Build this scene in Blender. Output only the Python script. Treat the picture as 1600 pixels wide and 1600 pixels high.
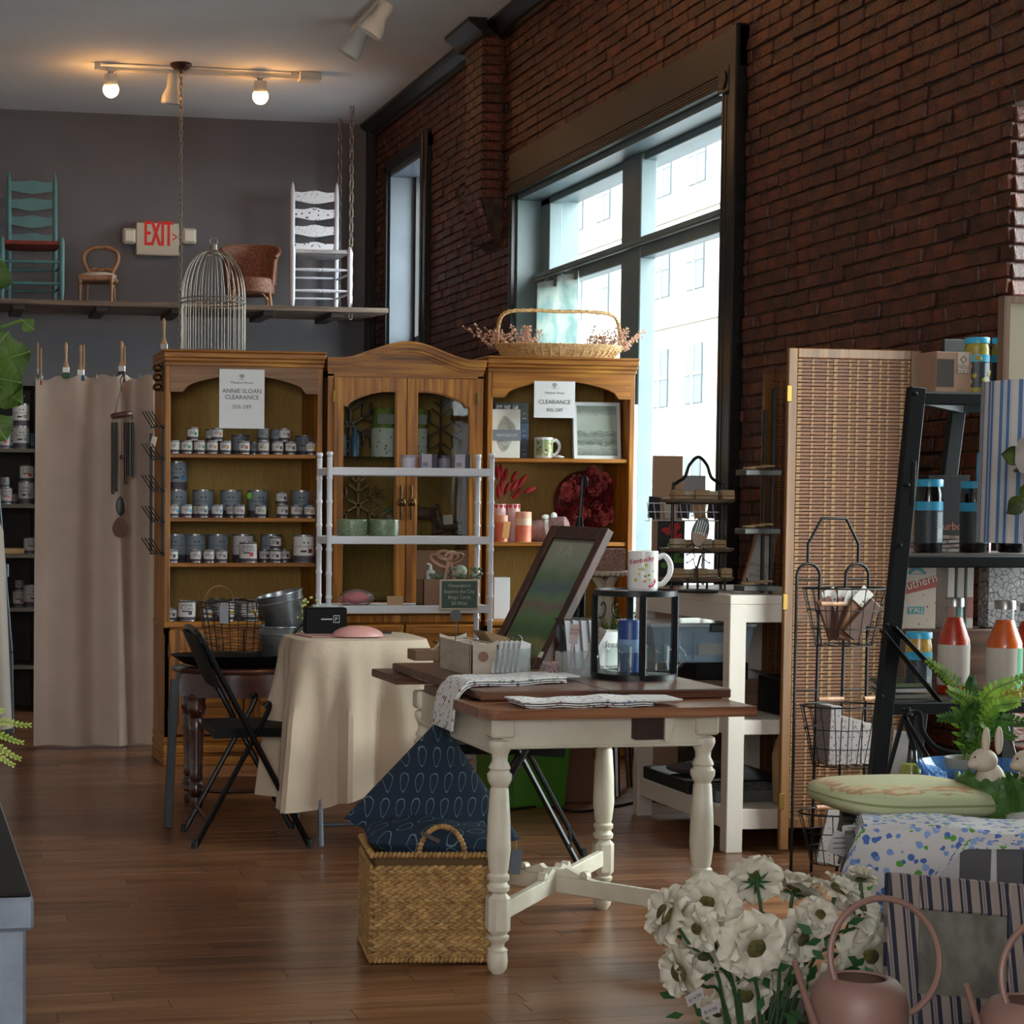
import bpy,math,random
from mathutils import Vector,Matrix,Euler
R_ = random.Random(7)
S = bpy.context.scene
COL = S.collection
for o in list(bpy.data.objects): bpy.data.objects.remove(o)

# ------------------------------------------------------------------ camera
FPX,CX,CY,EYE = 3000.0,400.0,937.0,1.27
YAW,PITCH,ROLL = math.radians(10.5775),math.radians(2.8364),0.006
FW = Vector((math.sin(YAW)*math.cos(PITCH),math.cos(YAW)*math.cos(PITCH),-math.sin(PITCH)))
_r0 = Vector((math.cos(YAW),-math.sin(YAW),0)); _u0 = _r0.cross(FW)
RT = _r0*math.cos(ROLL) + _u0*math.sin(ROLL); UP = -_r0*math.sin(ROLL) + _u0*math.cos(ROLL)
cam_d = bpy.data.cameras.new('camera'); cam = bpy.data.objects.new('camera',cam_d); COL.objects.link(cam)
M_ = Matrix((RT,UP,-FW)).transposed().to_4x4(); M_.translation = Vector((0,0,EYE)); cam.matrix_world = M_
cam_d.sensor_fit = 'HORIZONTAL'; cam_d.sensor_width = 36; cam_d.lens = FPX/1600*36
cam_d.shift_x = (800-CX)/1600; cam_d.shift_y = (CY-800)/1600
cam_d.clip_start = .05; cam_d.clip_end = 400
S.camera = cam
def _ray(x,y): return FW + RT*((x-CX)/FPX) - UP*((y-CY)/FPX)
def P(x,y,Y):            # measured photo point -> place in the room on the plane Y
    d = _ray(x,y); return Vector((0,0,EYE)) + d*(Y/d.y)
def G(x,y,Z=0.0):        # ... on the plane Z
    d = _ray(x,y); return Vector((0,0,EYE)) + d*((Z-EYE)/d.z)
def Q(x,y,X):            # ... on the plane X
    d = _ray(x,y); return Vector((0,0,EYE)) + d*(X/d.x)

# ------------------------------------------------------------------ light
WX,YB,ZC = 3.8,15.26,4.34          # right wall, back wall, ceiling
XL,YF = -2.6,-3.0                    # left wall, front wall behind the camera
world = bpy.data.worlds.new('overcast_sky'); S.world = world; world.use_nodes = True
wn = world.node_tree.nodes; wn['Background'].inputs[0].default_value = (0.95,0.98,1.0,1); wn['Background'].inputs[1].default_value = 9.5
S.view_settings.view_transform = 'Standard'; S.view_settings.look = 'None'
S.view_settings.exposure = 0.93; S.view_settings.gamma = 1.0; S.view_settings.use_curve_mapping = False
def portal(loc,rot,sx,sy):
    l = bpy.data.lights.new('daylight_portal','AREA'); l.shape = 'RECTANGLE'; l.size = sx; l.size_y = sy
    l.cycles.is_portal = True
    o = bpy.data.objects.new('daylight_portal',l); COL.objects.link(o); o.location = loc; o.rotation_euler = rot
W1 = (8.484,11.58,0.73,3.20)        # big window  y0 y1 z0 z1
W2 = (13.70,14.745,1.2,3.864)         # narrow window
W0 = (4.1,6.137,0.45,3.5)           # near window, mostly out of frame
UNSEEN_FRONT = (-2.4,0.2,0.9,3.3)            # unseen opening behind the camera, added and sized for frontal light: x0 x1 z0 z1
for w in (W1,W0,W2):
    portal((WX+.42,(w[0]+w[1])/2,(w[2]+w[3])/2),(0,math.radians(90),0),w[3]-w[2],w[1]-w[0])
portal(((UNSEEN_FRONT[0]+UNSEEN_FRONT[1])/2,YF-.3,(UNSEEN_FRONT[2]+UNSEEN_FRONT[3])/2),(math.radians(90),0,0),UNSEEN_FRONT[1]-UNSEEN_FRONT[0],UNSEEN_FRONT[3]-UNSEEN_FRONT[2])
try:
    S.cycles.max_bounces = 7; S.cycles.adaptive_threshold = .02; S.cycles.diffuse_bounces = 4; S.cycles.glossy_bounces = 3; S.cycles.transparent_max_bounces = 12
    S.cycles.caustics_reflective = False; S.cycles.caustics_refractive = False; S.cycles.sample_clamp_indirect = 4.0
except Exception: pass

# ------------------------------------------------------------------ materials
def lin(c):
    if isinstance(c,str):
        c = c.lstrip('#'); c = [int(c[i:i+2],16)/255 for i in (0,2,4)]
    return tuple((v/12.92 if v <= .04045 else ((v+.055)/1.055)**2.4) for v in c[:3])
MATS = {}
def _new(name):
    m = bpy.data.materials.new(name); m.use_nodes = True; nt = m.node_tree
    return m,nt,nt.nodes['Principled BSDF']
def _coords(nt,scale,kind='Object'):
    tc = nt.nodes.new('ShaderNodeTexCoord'); mp = nt.nodes.new('ShaderNodeMapping'); mp.inputs['Scale'].default_value = scale
    nt.links.new(tc.outputs[kind],mp.inputs[0]); return mp.outputs[0]
def _ramp(nt,fac,stops):
    r = nt.nodes.new('ShaderNodeValToRGB'); nt.links.new(fac,r.inputs[0]); e = r.color_ramp.elements
    while len(e) < len(stops): e.new(.5)
    for k,(p,c) in enumerate(stops): e[k].position = p; e[k].color = (*lin(c),1)
    return r.outputs[0]
def _bump(nt,b,h,strength,dist):
    n = nt.nodes.new('ShaderNodeBump'); n.inputs['Strength'].default_value = strength; n.inputs['Distance'].default_value = dist
    nt.links.new(h,n.inputs['Height']); nt.links.new(n.outputs[0],b.inputs['Normal'])
def mat(name,col,rough=.5,metal=0,col2=None,scale=8,stretch=(1,1,1),bump=0,bscale=60,emit=None,estr=0,coat=0,spec=None,vary=0,detail=4,trans=0,sss=0,lo=.35,hi=.65):
    if name in MATS: return MATS[name]
    m,nt,b = _new(name)
    b.inputs['Base Color'].default_value = (*lin(col),1); b.inputs['Roughness'].default_value = rough; b.inputs['Metallic'].default_value = metal
    if spec is not None: b.inputs['Specular IOR Level'].default_value = spec
    if coat: b.inputs['Coat Weight'].default_value = coat; b.inputs['Coat Roughness'].default_value = .15
    if trans: b.inputs['Transmission Weight'].default_value = trans
    if sss: b.inputs['Subsurface Weight'].default_value = sss; b.inputs['Subsurface Radius'].default_value = (.02,.015,.01); b.inputs['Subsurface Scale'].default_value = .3
    if emit: b.inputs['Emission Color'].default_value = (*lin(emit),1); b.inputs['Emission Strength'].default_value = estr
    out = None
    if col2 is not None:
        n = nt.nodes.new('ShaderNodeTexNoise'); n.inputs['Scale'].default_value = scale; n.inputs['Detail'].default_value = detail
        nt.links.new(_coords(nt,stretch),n.inputs['Vector'])
        out = _ramp(nt,n.outputs[0],[(lo,col),(hi,col2)])
    if vary:
        oi = nt.nodes.new('ShaderNodeObjectInfo'); ge = nt.nodes.new('ShaderNodeNewGeometry')
        ad = nt.nodes.new('ShaderNodeMath'); ad.operation = 'ADD'; nt.links.new(oi.outputs['Random'],ad.inputs[0]); nt.links.new(ge.outputs['Random Per Island'],ad.inputs[1])
        fr = nt.nodes.new('ShaderNodeMath'); fr.operation = 'FRACT'; nt.links.new(ad.outputs[0],fr.inputs[0])
        mr = nt.nodes.new('ShaderNodeMapRange'); mr.inputs[3].default_value = 1-vary; mr.inputs[4].default_value = 1+vary; nt.links.new(fr.outputs[0],mr.inputs[0])
        hs = nt.nodes.new('ShaderNodeHueSaturation'); nt.links.new(mr.outputs[0],hs.inputs['Value'])
        if out is None: hs.inputs['Color'].default_value = (*lin(col),1)
        else: nt.links.new(out,hs.inputs['Color'])
        out = hs.outputs[0]
    if out is not None: nt.links.new(out,b.inputs['Base Color'])
    if bump:
        n2 = nt.nodes.new('ShaderNodeTexNoise'); n2.inputs['Scale'].default_value = bscale; n2.inputs['Detail'].default_value = 3
        nt.links.new(_coords(nt,stretch),n2.inputs['Vector']); _bump(nt,b,n2.outputs[0],bump,.01)
    MATS[name] = m; return m
def wood(name,c1,c2,c3,axis='z',rough=.4,scale=1.0,coat=0,vary=0,bump=.15):
    if name in MATS: return MATS[name]
    m,nt,b = _new(name)
    st = {'x': (1.2,26,26),'y': (26,1.2,26),'z': (26,26,1.2)}[axis]
    v = _coords(nt,tuple(s*scale for s in st))
    n = nt.nodes.new('ShaderNodeTexNoise'); n.inputs['Scale'].default_value = 1.6; n.inputs['Detail'].default_value = 6; n.inputs['Distortion'].default_value = .6
    nt.links.new(v,n.inputs['Vector'])
    out = _ramp(nt,n.outputs[0],[(.3,c1),(.5,c2),(.72,c3)])
    if vary:
        oi = nt.nodes.new('ShaderNodeObjectInfo'); ge = nt.nodes.new('ShaderNodeNewGeometry')
        ad = nt.nodes.new('ShaderNodeMath'); nt.links.new(oi.outputs['Random'],ad.inputs[0]); nt.links.new(ge.outputs['Random Per Island'],ad.inputs[1])
        fr = nt.nodes.new('ShaderNodeMath'); fr.operation = 'FRACT'; nt.links.new(ad.outputs[0],fr.inputs[0])
        mr = nt.nodes.new('ShaderNodeMapRange'); mr.inputs[3].default_value = 1-vary; mr.inputs[4].default_value = 1+vary; nt.links.new(fr.outputs[0],mr.inputs[0])
        hs = nt.nodes.new('ShaderNodeHueSaturation'); nt.links.new(mr.outputs[0],hs.inputs['Value']); nt.links.new(out,hs.inputs['Color']); out = hs.outputs[0]
        # shift the grain from piece to piece
        cm = nt.nodes.new('ShaderNodeVectorMath'); cm.operation = 'ADD'; cb = nt.nodes.new('ShaderNodeMath'); cb.operation = 'MULTIPLY'; cb.inputs[1].default_value = 37.0
        nt.links.new(fr.outputs[0],cb.inputs[0]); nt.links.new(v,cm.inputs[0]); nt.links.new(cb.outputs[0],cm.inputs[1]); nt.links.new(cm.outputs[0],n.inputs['Vector'])
    nt.links.new(out,b.inputs['Base Color']); b.inputs['Roughness'].default_value = rough
    if coat: b.inputs['Coat Weight'].default_value = coat; b.inputs['Coat Roughness'].default_value = .2
    if bump: _bump(nt,b,n.outputs[0],bump,.004)
    MATS[name] = m; return m
def glass(name,tint='#ffffff',gloss=.06,rough=.02,opac=0.0,body='#ffffff',ior=1.45):
    if name in MATS: return MATS[name]
    m,nt,b = _new(name); nt.nodes.remove(b); out = nt.nodes['Material Output']
    tr = nt.nodes.new('ShaderNodeBsdfTransparent'); tr.inputs[0].default_value = (*lin(tint),1)
    gl = nt.nodes.new('ShaderNodeBsdfGlossy'); gl.inputs['Roughness'].default_value = rough
    fr = nt.nodes.new('ShaderNodeFresnel'); fr.inputs[0].default_value = ior
    mx = nt.nodes.new('ShaderNodeMixShader'); nt.links.new(gl.outputs[0],mx.inputs[2])
    ge = nt.nodes.new('ShaderNodeNewGeometry'); iv = nt.nodes.new('ShaderNodeMath'); iv.operation = 'SUBTRACT'; iv.inputs[0].default_value = 1; nt.links.new(ge.outputs['Backfacing'],iv.inputs[1])
    mu = nt.nodes.new('ShaderNodeMath'); mu.operation = 'MULTIPLY'; nt.links.new(fr.outputs[0],mu.inputs[0]); nt.links.new(iv.outputs[0],mu.inputs[1]); nt.links.new(mu.outputs[0],mx.inputs[0])
    if opac:
        df = nt.nodes.new('ShaderNodeBsdfDiffuse'); df.inputs[0].default_value = (*lin(body),1)
        m2 = nt.nodes.new('ShaderNodeMixShader'); m2.inputs[0].default_value = opac
        nt.links.new(tr.outputs[0],m2.inputs[1]); nt.links.new(df.outputs[0],m2.inputs[2]); nt.links.new(m2.outputs[0],mx.inputs[1])
    else: nt.links.new(tr.outputs[0],mx.inputs[1])
    nt.links.new(mx.outputs[0],out.inputs[0]); MATS[name] = m; return m
def stripes(name,stops,axis=0,freq=10,rough=.7,coord='Object',bump=0):     # woven/printed stripes: constant ramp along one axis
    if name in MATS: return MATS[name]
    m,nt,b = _new(name); v = _coords(nt,(1,1,1),coord)
    sp = nt.nodes.new('ShaderNodeSeparateXYZ'); nt.links.new(v,sp.inputs[0])
    mu = nt.nodes.new('ShaderNodeMath'); mu.operation = 'MULTIPLY'; mu.inputs[1].default_value = freq; nt.links.new(sp.outputs[axis],mu.inputs[0])
    fr = nt.nodes.new('ShaderNodeMath'); fr.operation = 'FRACT'; nt.links.new(mu.outputs[0],fr.inputs[0])
    o = _ramp(nt,fr.outputs[0],stops); nt.nodes[-1].color_ramp.interpolation = 'CONSTANT'
    nt.links.new(o,b.inputs['Base Color']); b.inputs['Roughness'].default_value = rough
    MATS[name] = m; return m
def print_mat(name,base,cols,scale=40,rough=.7,thr=.33,rand=1.0,metric='EUCLIDEAN',lines=None):   # scattered printed motifs: voronoi blobs on a ground
    if name in MATS: return MATS[name]
    m,nt,b = _new(name); v = _coords(nt,(1,1,1))
    vo = nt.nodes.new('ShaderNodeTexVoronoi'); vo.inputs['Scale'].default_value = scale; vo.inputs['Randomness'].default_value = rand; nt.links.new(v,vo.inputs['Vector'])
    sp = nt.nodes.new('ShaderNodeSeparateColor'); nt.links.new(vo.outputs['Color'],sp.inputs[0])
    n = len(cols); o = _ramp(nt,sp.outputs[0],[(k/n,c) for k,c in enumerate(cols)]); nt.nodes[-1].color_ramp.interpolation = 'CONSTANT'
    nz = nt.nodes.new('ShaderNodeTexNoise'); nz.inputs['Scale'].default_value = scale*2.2; nt.links.new(v,nz.inputs['Vector'])
    ad = nt.nodes.new('ShaderNodeMath'); ad.operation = 'MULTIPLY_ADD'; ad.inputs[1].default_value = .35; nt.links.new(nz.outputs[0],ad.inputs[0]); nt.links.new(vo.outputs['Distance'],ad.inputs[2])
    lt = nt.nodes.new('ShaderNodeMath'); lt.operation = 'LESS_THAN'; lt.inputs[1].default_value = thr+.17; nt.links.new(ad.outputs[0],lt.inputs[0])
    mx = nt.nodes.new('ShaderNodeMix'); mx.data_type = 'RGBA'; mx.inputs['A'].default_value = (*lin(base),1); nt.links.new(lt.outputs[0],mx.inputs['Factor']); nt.links.new(o,mx.inputs['B'])
    res = mx.outputs['Result']
    if lines:
        v2 = nt.nodes.new('ShaderNodeTexVoronoi'); v2.feature = 'DISTANCE_TO_EDGE'; v2.inputs['Scale'].default_value = scale*.7; nt.links.new(v,v2.inputs['Vector'])
        l2 = nt.nodes.new('ShaderNodeMath'); l2.operation = 'LESS_THAN'; l2.inputs[1].default_value = .05; nt.links.new(v2.outputs['Distance'],l2.inputs[0])
        m2 = nt.nodes.new('ShaderNodeMix'); m2.data_type = 'RGBA'; nt.links.new(res,m2.inputs['A']); m2.inputs['B'].default_value = (*lin(lines),1); nt.links.new(l2.outputs[0],m2.inputs['Factor']); res = m2.outputs['Result']
    nt.links.new(res,b.inputs['Base Color']); b.inputs['Roughness'].default_value = rough
    MATS[name] = m; return m
def sheer(name,col,col2,scale=8,fac=.55):      # cloth or leaf that lets light through
    if name in MATS: return MATS[name]
    m,nt,b = _new(name); out = nt.nodes['Material Output']; n = nt.nodes.new('ShaderNodeTexNoise'); n.inputs['Scale'].default_value = scale; nt.links.new(_coords(nt,(1,1,1)),n.inputs['Vector'])
    o = _ramp(nt,n.outputs[0],[(.4,col),(.6,col2)]); nt.links.new(o,b.inputs['Base Color']); b.inputs['Roughness'].default_value = .6
    t = nt.nodes.new('ShaderNodeBsdfTranslucent'); nt.links.new(o,t.inputs[0]); mx = nt.nodes.new('ShaderNodeMixShader'); mx.inputs[0].default_value = fac
    nt.links.new(b.outputs[0],mx.inputs[1]); nt.links.new(t.outputs[0],mx.inputs[2]); nt.links.new(mx.outputs[0],out.inputs[0]); MATS[name] = m; return m
def flat(col,rough=.55,metal=0):      # plain paint / card / plastic by colour
    return mat('plain_%s_%d_%d' % (col.lstrip('#'),rough*100,metal*10),col,rough,metal)

# ------------------------------------------------------------------ mesh builder
class MB:
    def __init__(s): s.v = []; s.f = []; s.sm = []
    def add(s,v,f,smooth=False,tf=None):
        o = len(s.v); s.v += [(tf @ Vector(p)) if tf is not None else Vector(p) for p in v]
        s.f += [tuple(i+o for i in q) for q in f]; s.sm += [smooth]*len(f); return s
    def box(s,x0,x1,y0,y1,z0,z1,b=0.0,tf=None):
        if b <= 0:
            v = [(x,y,z) for x in (x0,x1) for y in (y0,y1) for z in (z0,z1)]
            return s.add(v,[(0,1,3,2),(4,6,7,5),(0,4,5,1),(2,3,7,6),(0,2,6,4),(1,5,7,3)],False,tf)
        b = min(b,(x1-x0)*.49,(y1-y0)*.49,(z1-z0)*.49)
        X = (x0,x1); Y = (y0,y1); Z = (z0,z1); v = []; idx = {}
        for i in (0,1):
            for j in (0,1):
                for k in (0,1):
                    sx,sy,sz = (1-2*i)*b,(1-2*j)*b,(1-2*k)*b
                    for a,p in enumerate(((X[i],Y[j]+sy,Z[k]+sz),(X[i]+sx,Y[j],Z[k]+sz),(X[i]+sx,Y[j]+sy,Z[k]))):
                        idx[i,j,k,a] = len(v); v.append(p)
        f = []
        I = lambda i,j,k,a: idx[i,j,k,a]
        f += [(I(0,0,0,0),I(0,0,1,0),I(0,1,1,0),I(0,1,0,0)),(I(1,0,0,0),I(1,1,0,0),I(1,1,1,0),I(1,0,1,0))]
        f += [(I(0,0,0,1),I(1,0,0,1),I(1,0,1,1),I(0,0,1,1)),(I(0,1,0,1),I(0,1,1,1),I(1,1,1,1),I(1,1,0,1))]
        f += [(I(0,0,0,2),I(0,1,0,2),I(1,1,0,2),I(1,0,0,2)),(I(0,0,1,2),I(1,0,1,2),I(1,1,1,2),I(0,1,1,2))]
        for j in (0,1):
            for k in (0,1): f.append((I(0,j,k,1),I(1,j,k,1),I(1,j,k,2),I(0,j,k,2)))
        for i in (0,1):
            for k in (0,1): f.append((I(i,0,k,0),I(i,1,k,0),I(i,1,k,2),I(i,0,k,2)))
        for i in (0,1):
            for j in (0,1): f.append((I(i,j,0,0),I(i,j,1,0),I(i,j,1,1),I(i,j,0,1)))
        for i in (0,1):
            for j in (0,1):
                for k in (0,1): f.append((I(i,j,k,0),I(i,j,k,1),I(i,j,k,2)))
        return s.add(v,f,False,tf)
    def cbox(s,c,d,b=0.0,rot=None,tf=None):
        t = Matrix.Translation(c) @ (Euler(rot).to_matrix().to_4x4() if rot else Matrix())
        if tf is not None: t = tf @ t
        return s.box(-d[0]/2,d[0]/2,-d[1]/2,d[1]/2,-d[2]/2,d[2]/2,b,t)
    def beam(s,p0,p1,w,h,b=0.0,up=(0,0,1)):        # rectangular bar between two points
        p0,p1 = Vector(p0),Vector(p1); d = p1-p0; L = d.length; z = d.normalized(); u = Vector(up)
        x = u.cross(z)
        if x.length < 1e-4: x = Vector((1,0,0)).cross(z)
        x.normalize(); y = z.cross(x); m = Matrix((x,y,z)).transposed().to_4x4(); m.translation = p0
        return s.box(-w/2,w/2,-h/2,h/2,0,L,b,m)
    def lathe(s,prof,n=24,tf=None,smooth=True,arc=None,a0=0):
        k = len(prof); full = arc is None; m = n if full else n+1; v = []; f = []
        for i in range(m):
            a = a0+(2*math.pi if full else arc)*i/n
            v += [(r*math.cos(a),r*math.sin(a),z) for r,z in prof]
        for i in range(n):
            j = (i+1) % m
            for q in range(k-1):
                if prof[q][0] < 1e-6 and prof[q+1][0] < 1e-6: continue
                f.append((i*k+q,j*k+q,j*k+q+1,i*k+q+1))
        return s.add(v,f,smooth,tf)
    def tube(s,pts,r,n=8,closed=False,cap=True,flatten=1.0):
        pts = [Vector(p) for p in pts]; m = len(pts); v = []; f = []
        rr = r if isinstance(r,(list,tuple)) else [r]*m
        def tan(i):
            if closed: return (pts[(i+1) % m]-pts[i-1]).normalized()
            return (pts[min(i+1,m-1)]-pts[max(i-1,0)]).normalized()
        t = tan(0); u = Vector((0,0,1)) if abs(t.z) < .9 else Vector((1,0,0)); x = u.cross(t).normalized()
        for i in range(m):
            t = tan(i); x = (x - t*x.dot(t)); x = x.normalized() if x.length > 1e-6 else Vector((0,1,0)).cross(t).normalized(); y = t.cross(x)
            for k in range(n):
                a = 2*math.pi*k/n; v.append(pts[i]+x*(rr[i]*math.cos(a))+y*(rr[i]*flatten*math.sin(a)))
        for i in range(m if closed else m-1):
            j = (i+1) % m
            for k in range(n): f.append((i*n+k,i*n+(k+1) % n,j*n+(k+1) % n,j*n+k))
        if cap and not closed: f += [tuple(range(n-1,-1,-1)),tuple((m-1)*n+k for k in range(n))]
        return s.add(v,f,True)
    def cyl(s,p0,p1,r0,r1=None,n=16,smooth=True):
        return s.tube([p0,p1],[r0,r0 if r1 is None else r1],n)
    def ell(s,c,r,n=16,m=10,tf=None,fn=None):
        r = (r,r,r) if not isinstance(r,(tuple,list)) else r; v = []; f = []
        for i in range(m+1):
            p = math.pi*i/m
            for k in range(n):
                a = 2*math.pi*k/n; d = Vector((math.sin(p)*math.cos(a),math.sin(p)*math.sin(a),math.cos(p)))
                q = fn(d) if fn else 1
                v.append((c[0]+r[0]*d.x*q,c[1]+r[1]*d.y*q,c[2]+r[2]*d.z*q))
        for i in range(m):
            for k in range(n): f.append((i*n+k,(i+1)*n+k,(i+1)*n+(k+1) % n,i*n+(k+1) % n))
        return s.add(v,f,True,tf)
    def prism(s,poly,d,tf=None,smooth=False):          # polygon in local XZ, extruded along +Y by d
        n = len(poly); v = [(x,0,z) for x,z in poly]+[(x,d,z) for x,z in poly]
        f = [tuple(range(n)),tuple(range(2*n-1,n-1,-1))]
        s.add(v,f,False,tf); o = len(s.v)-2*n
        s.f += [(o+i,o+n+i,o+n+(i+1) % n,o+(i+1) % n) for i in range(n)]; s.sm += [smooth]*n; return s
    def ring(s,outer,inner,d,tf=None):                 # frame between two loops of equal count, XZ, depth d
        n = len(outer); v = [(x,0,z) for x,z in outer]+[(x,0,z) for x,z in inner]+[(x,d,z) for x,z in outer]+[(x,d,z) for x,z in inner]; f = []
        for i in range(n):
            j = (i+1) % n
            f += [(i,j,n+j,n+i),(2*n+i,3*n+i,3*n+j,2*n+j),(i,2*n+i,2*n+j,j),(n+i,n+j,3*n+j,3*n+i)]
        return s.add(v,f,False,tf)
    def grid(s,fn,nu,nv,thick=0.0,tf=None,smooth=True):
        v = [Vector(fn(i/nu,j/nv)) for i in range(nu+1) for j in range(nv+1)]; I = lambda i,j: i*(nv+1)+j
        f = [(I(i,j),I(i+1,j),I(i+1,j+1),I(i,j+1)) for i in range(nu) for j in range(nv)]
        if thick:
            N = len(v); nrm = [Vector()]*N; nrm = [Vector((0,0,0)) for _ in v]
            for q in f:
                c = (v[q[1]]-v[q[0]]).cross(v[q[3]]-v[q[0]])
                for k in q: nrm[k] += c
            v = v+[p-(n.normalized() if n.length > 1e-12 else Vector())*thick for p,n in zip(v,nrm)]
            g = [tuple(N+k for k in reversed(q)) for q in f]; e = []
            rim = [I(i,0) for i in range(nu+1)]+[I(nu,j) for j in range(1,nv+1)]+[I(i,nv) for i in range(nu-1,-1,-1)]+[I(0,j) for j in range(nv-1,0,-1)]
            for a,b in zip(rim,rim[1:]+rim[:1]): e.append((b,a,N+a,N+b))
            f = f+g+e
        return s.add(v,f,smooth,tf)
    def text(s,body,size,tf,fn=None,align='CENTER',space=1.0):
        v,f = glyphs(body,align,space); v = [(x*size,0,y*size) for x,y in v]
        if fn: v = [fn(*p) for p in v]
        return s.add(v,f,False,tf)
    def mesh(s,name):
        me = bpy.data.meshes.new(name); me.from_pydata([tuple(p) for p in s.v],[],s.f); 
        me.polygons.foreach_set('use_smooth',s.sm)
        if any(s.sm): me.set_sharp_from_angle(angle=math.radians(42))
        me.update(); return me
    def build(s,name,m,parent=None,world=True):
        if parent is not None and world:
            L = root_loc(parent); s.v = [p-L for p in s.v]
        me = s.mesh(name); me.materials.append(m)
        o = bpy.data.objects.new(name,me); COL.objects.link(o); o.parent = parent
        return o
    def thing(s,name,m,label,cat,group=None,base=None):     # a thing that is one mesh
        c = Vector(base) if base is not None else Vector((sum(p.x for p in s.v)/len(s.v),sum(p.y for p in s.v)/len(s.v),min(p.z for p in s.v)))
        s.v = [p-c for p in s.v]; o = s.build(name,m); o.location = c; tag(o,label,cat,group); return o
def root_loc(o):
    L = Vector()
    while o is not None: L += o.location; o = o.parent
    return L
_gl = {}
def glyphs(body,align='CENTER',space=1.0):
    k = (body,align,space)
    if k not in _gl:
        c = bpy.data.curves.new('t','FONT'); c.body = body; c.align_x = align; c.size = 1; c.resolution_u = 2; c.space_line = space
        o = bpy.data.objects.new('t',c); COL.objects.link(o); dg = bpy.context.evaluated_depsgraph_get(); me = bpy.data.meshes.new_from_object(o.evaluated_get(dg))
        _gl[k] = ([(v.co.x,v.co.y) for v in me.vertices],[tuple(p.vertices) for p in me.polygons])
        bpy.data.objects.remove(o); bpy.data.curves.remove(c); bpy.data.meshes.remove(me)
    return _gl[k]
def tag(o,label=None,cat=None,group=None,kind=None):
    if label: o['label'] = label
    if cat: o['category'] = cat
    if group: o['group'] = group
    if kind: o['kind'] = kind
    return o
def thing(name,label,cat,loc=(0,0,0),rz=0,group=None):
    o = bpy.data.objects.new(name,None); COL.objects.link(o); o.location = loc; o.rotation_euler = (0,0,rz); o.empty_display_size = .05
    return tag(o,label,cat,group)
def struct(mb,name,m,parent=None):
    o = mb.build(name,m,parent)
    if parent is None: o['kind'] = 'structure'
    return o
def dup(o,loc=None,rz=None,label=None,parent=None,group=None):
    c = o.copy(); COL.objects.link(c); c.parent = parent
    if loc is not None: c.location = loc
    if rz is not None: c.rotation_euler = (0,0,rz)
    if label: c['label'] = label
    if group: c['group'] = group
    for ch in list(o.children): dup(ch,parent=c)
    return c
def recol(o,m):                       # a copy of a shared mesh in another colour
    if len(o.material_slots): o.material_slots[0].link = 'OBJECT'; o.material_slots[0].material = m
    return o
def arc(c,r,a0,a1,n,axis='xz',ry=None):
    ry = r if ry is None else ry; out = []
    for i in range(n+1):
        a = math.radians(a0+(a1-a0)*i/n); x,y = r*math.cos(a),ry*math.sin(a)
        out.append(Vector(c)+{'xz': Vector((x,0,y)),'yz': Vector((0,x,y)),'xy': Vector((x,y,0))}[axis])
    return out
def smooth_path(pts,n=6):             # Catmull-Rom
    pts = [Vector(p) for p in pts]; q = [pts[0]*2-pts[1]]+pts+[pts[-1]*2-pts[-2]]; out = []
    for i in range(1,len(q)-2):
        a,b,c,d = q[i-1:i+3]
        for k in range(n):
            t = k/n; out.append(.5*((2*b)+(c-a)*t+(2*a-5*b+4*c-d)*t*t+(3*b-a-3*c+d)*t**3))
    out.append(pts[-1]); return out
ORD = ['','first','second','third','fourth','fifth','sixth','seventh','eighth','ninth','tenth','eleventh','twelfth','thirteenth','fourteenth']
# ================================================================== SETTING
m_floor = wood('floor_laminate','#54331f','#704930','#866044','x',rough=.28,scale=.9,vary=.22,bump=.05)
m_mortar = mat('old_mortar','#2a1d17',.95,col2='#4a392e',scale=14,bump=.5,bscale=90)
m_brick = mat('old_red_brick','#321309',.5,col2='#56260f',scale=16,bump=.75,bscale=55,vary=.38,detail=6)
m_ceil = mat('ceiling_paint','#e4e4e8',.9,col2='#dddde1',scale=1.5)
m_grey = mat('grey_wall_paint','#5e5c60',.85,col2='#656266',scale=2.2,bump=.05,bscale=200)
m_black = mat('black_gloss_trim','#0c0a08',.32,col2='#15110d',scale=6,bump=.06,bscale=90)
m_teal = mat('teal_grey_frame_paint','#5d6d70',.42,col2='#66777a',scale=5)
m_pane = glass('window_glass','#f4faf9',rough=.01)
YP0,YP1 = 3.6,12.6
b = MB(); b.box(XL,WX+.4,YF,YB+.2,-.12,-.011)
floor = struct(b,'floor',m_floor)
# floor boards run left to right
pl = []; roww = .088; y = YP0; k = 0
pmesh = {}
def plank_mesh(L):
    if L not in pmesh: pmesh[L] = MB().box(0,L-.0012,0,roww-.0012,-.0105,0,.0012).mesh('plank'); pmesh[L].materials.append(m_floor)
    return pmesh[L]
while y < YP1:
    x = -.6-R_.random()*.9
    while x < WX-.02:
        L = R_.choice((.45,.6,.75,.9,1.05,1.2)); pl.append((x,y,min(L,9))); x += L
    y += roww; k += 1
def seen(p):
    d = Vector(p)-Vector((0,0,EYE)); z = d.dot(FW)
    return (CX+FPX*d.dot(RT)/z,CY-FPX*d.dot(UP)/z)
vis = []; rest = []
for q in pl:
    u,v = seen((q[0]+q[2]/2,q[1],0))
    hid = (u > 1000 and v > 1360) or v > 1640 or u > 1290 or u < -260 or (u < 30 and v > 1270)
    (rest if hid else vis).append(q)
vis.sort(key=lambda q: q[1]); rest += vis[300:]; vis = vis[:300]
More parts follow.
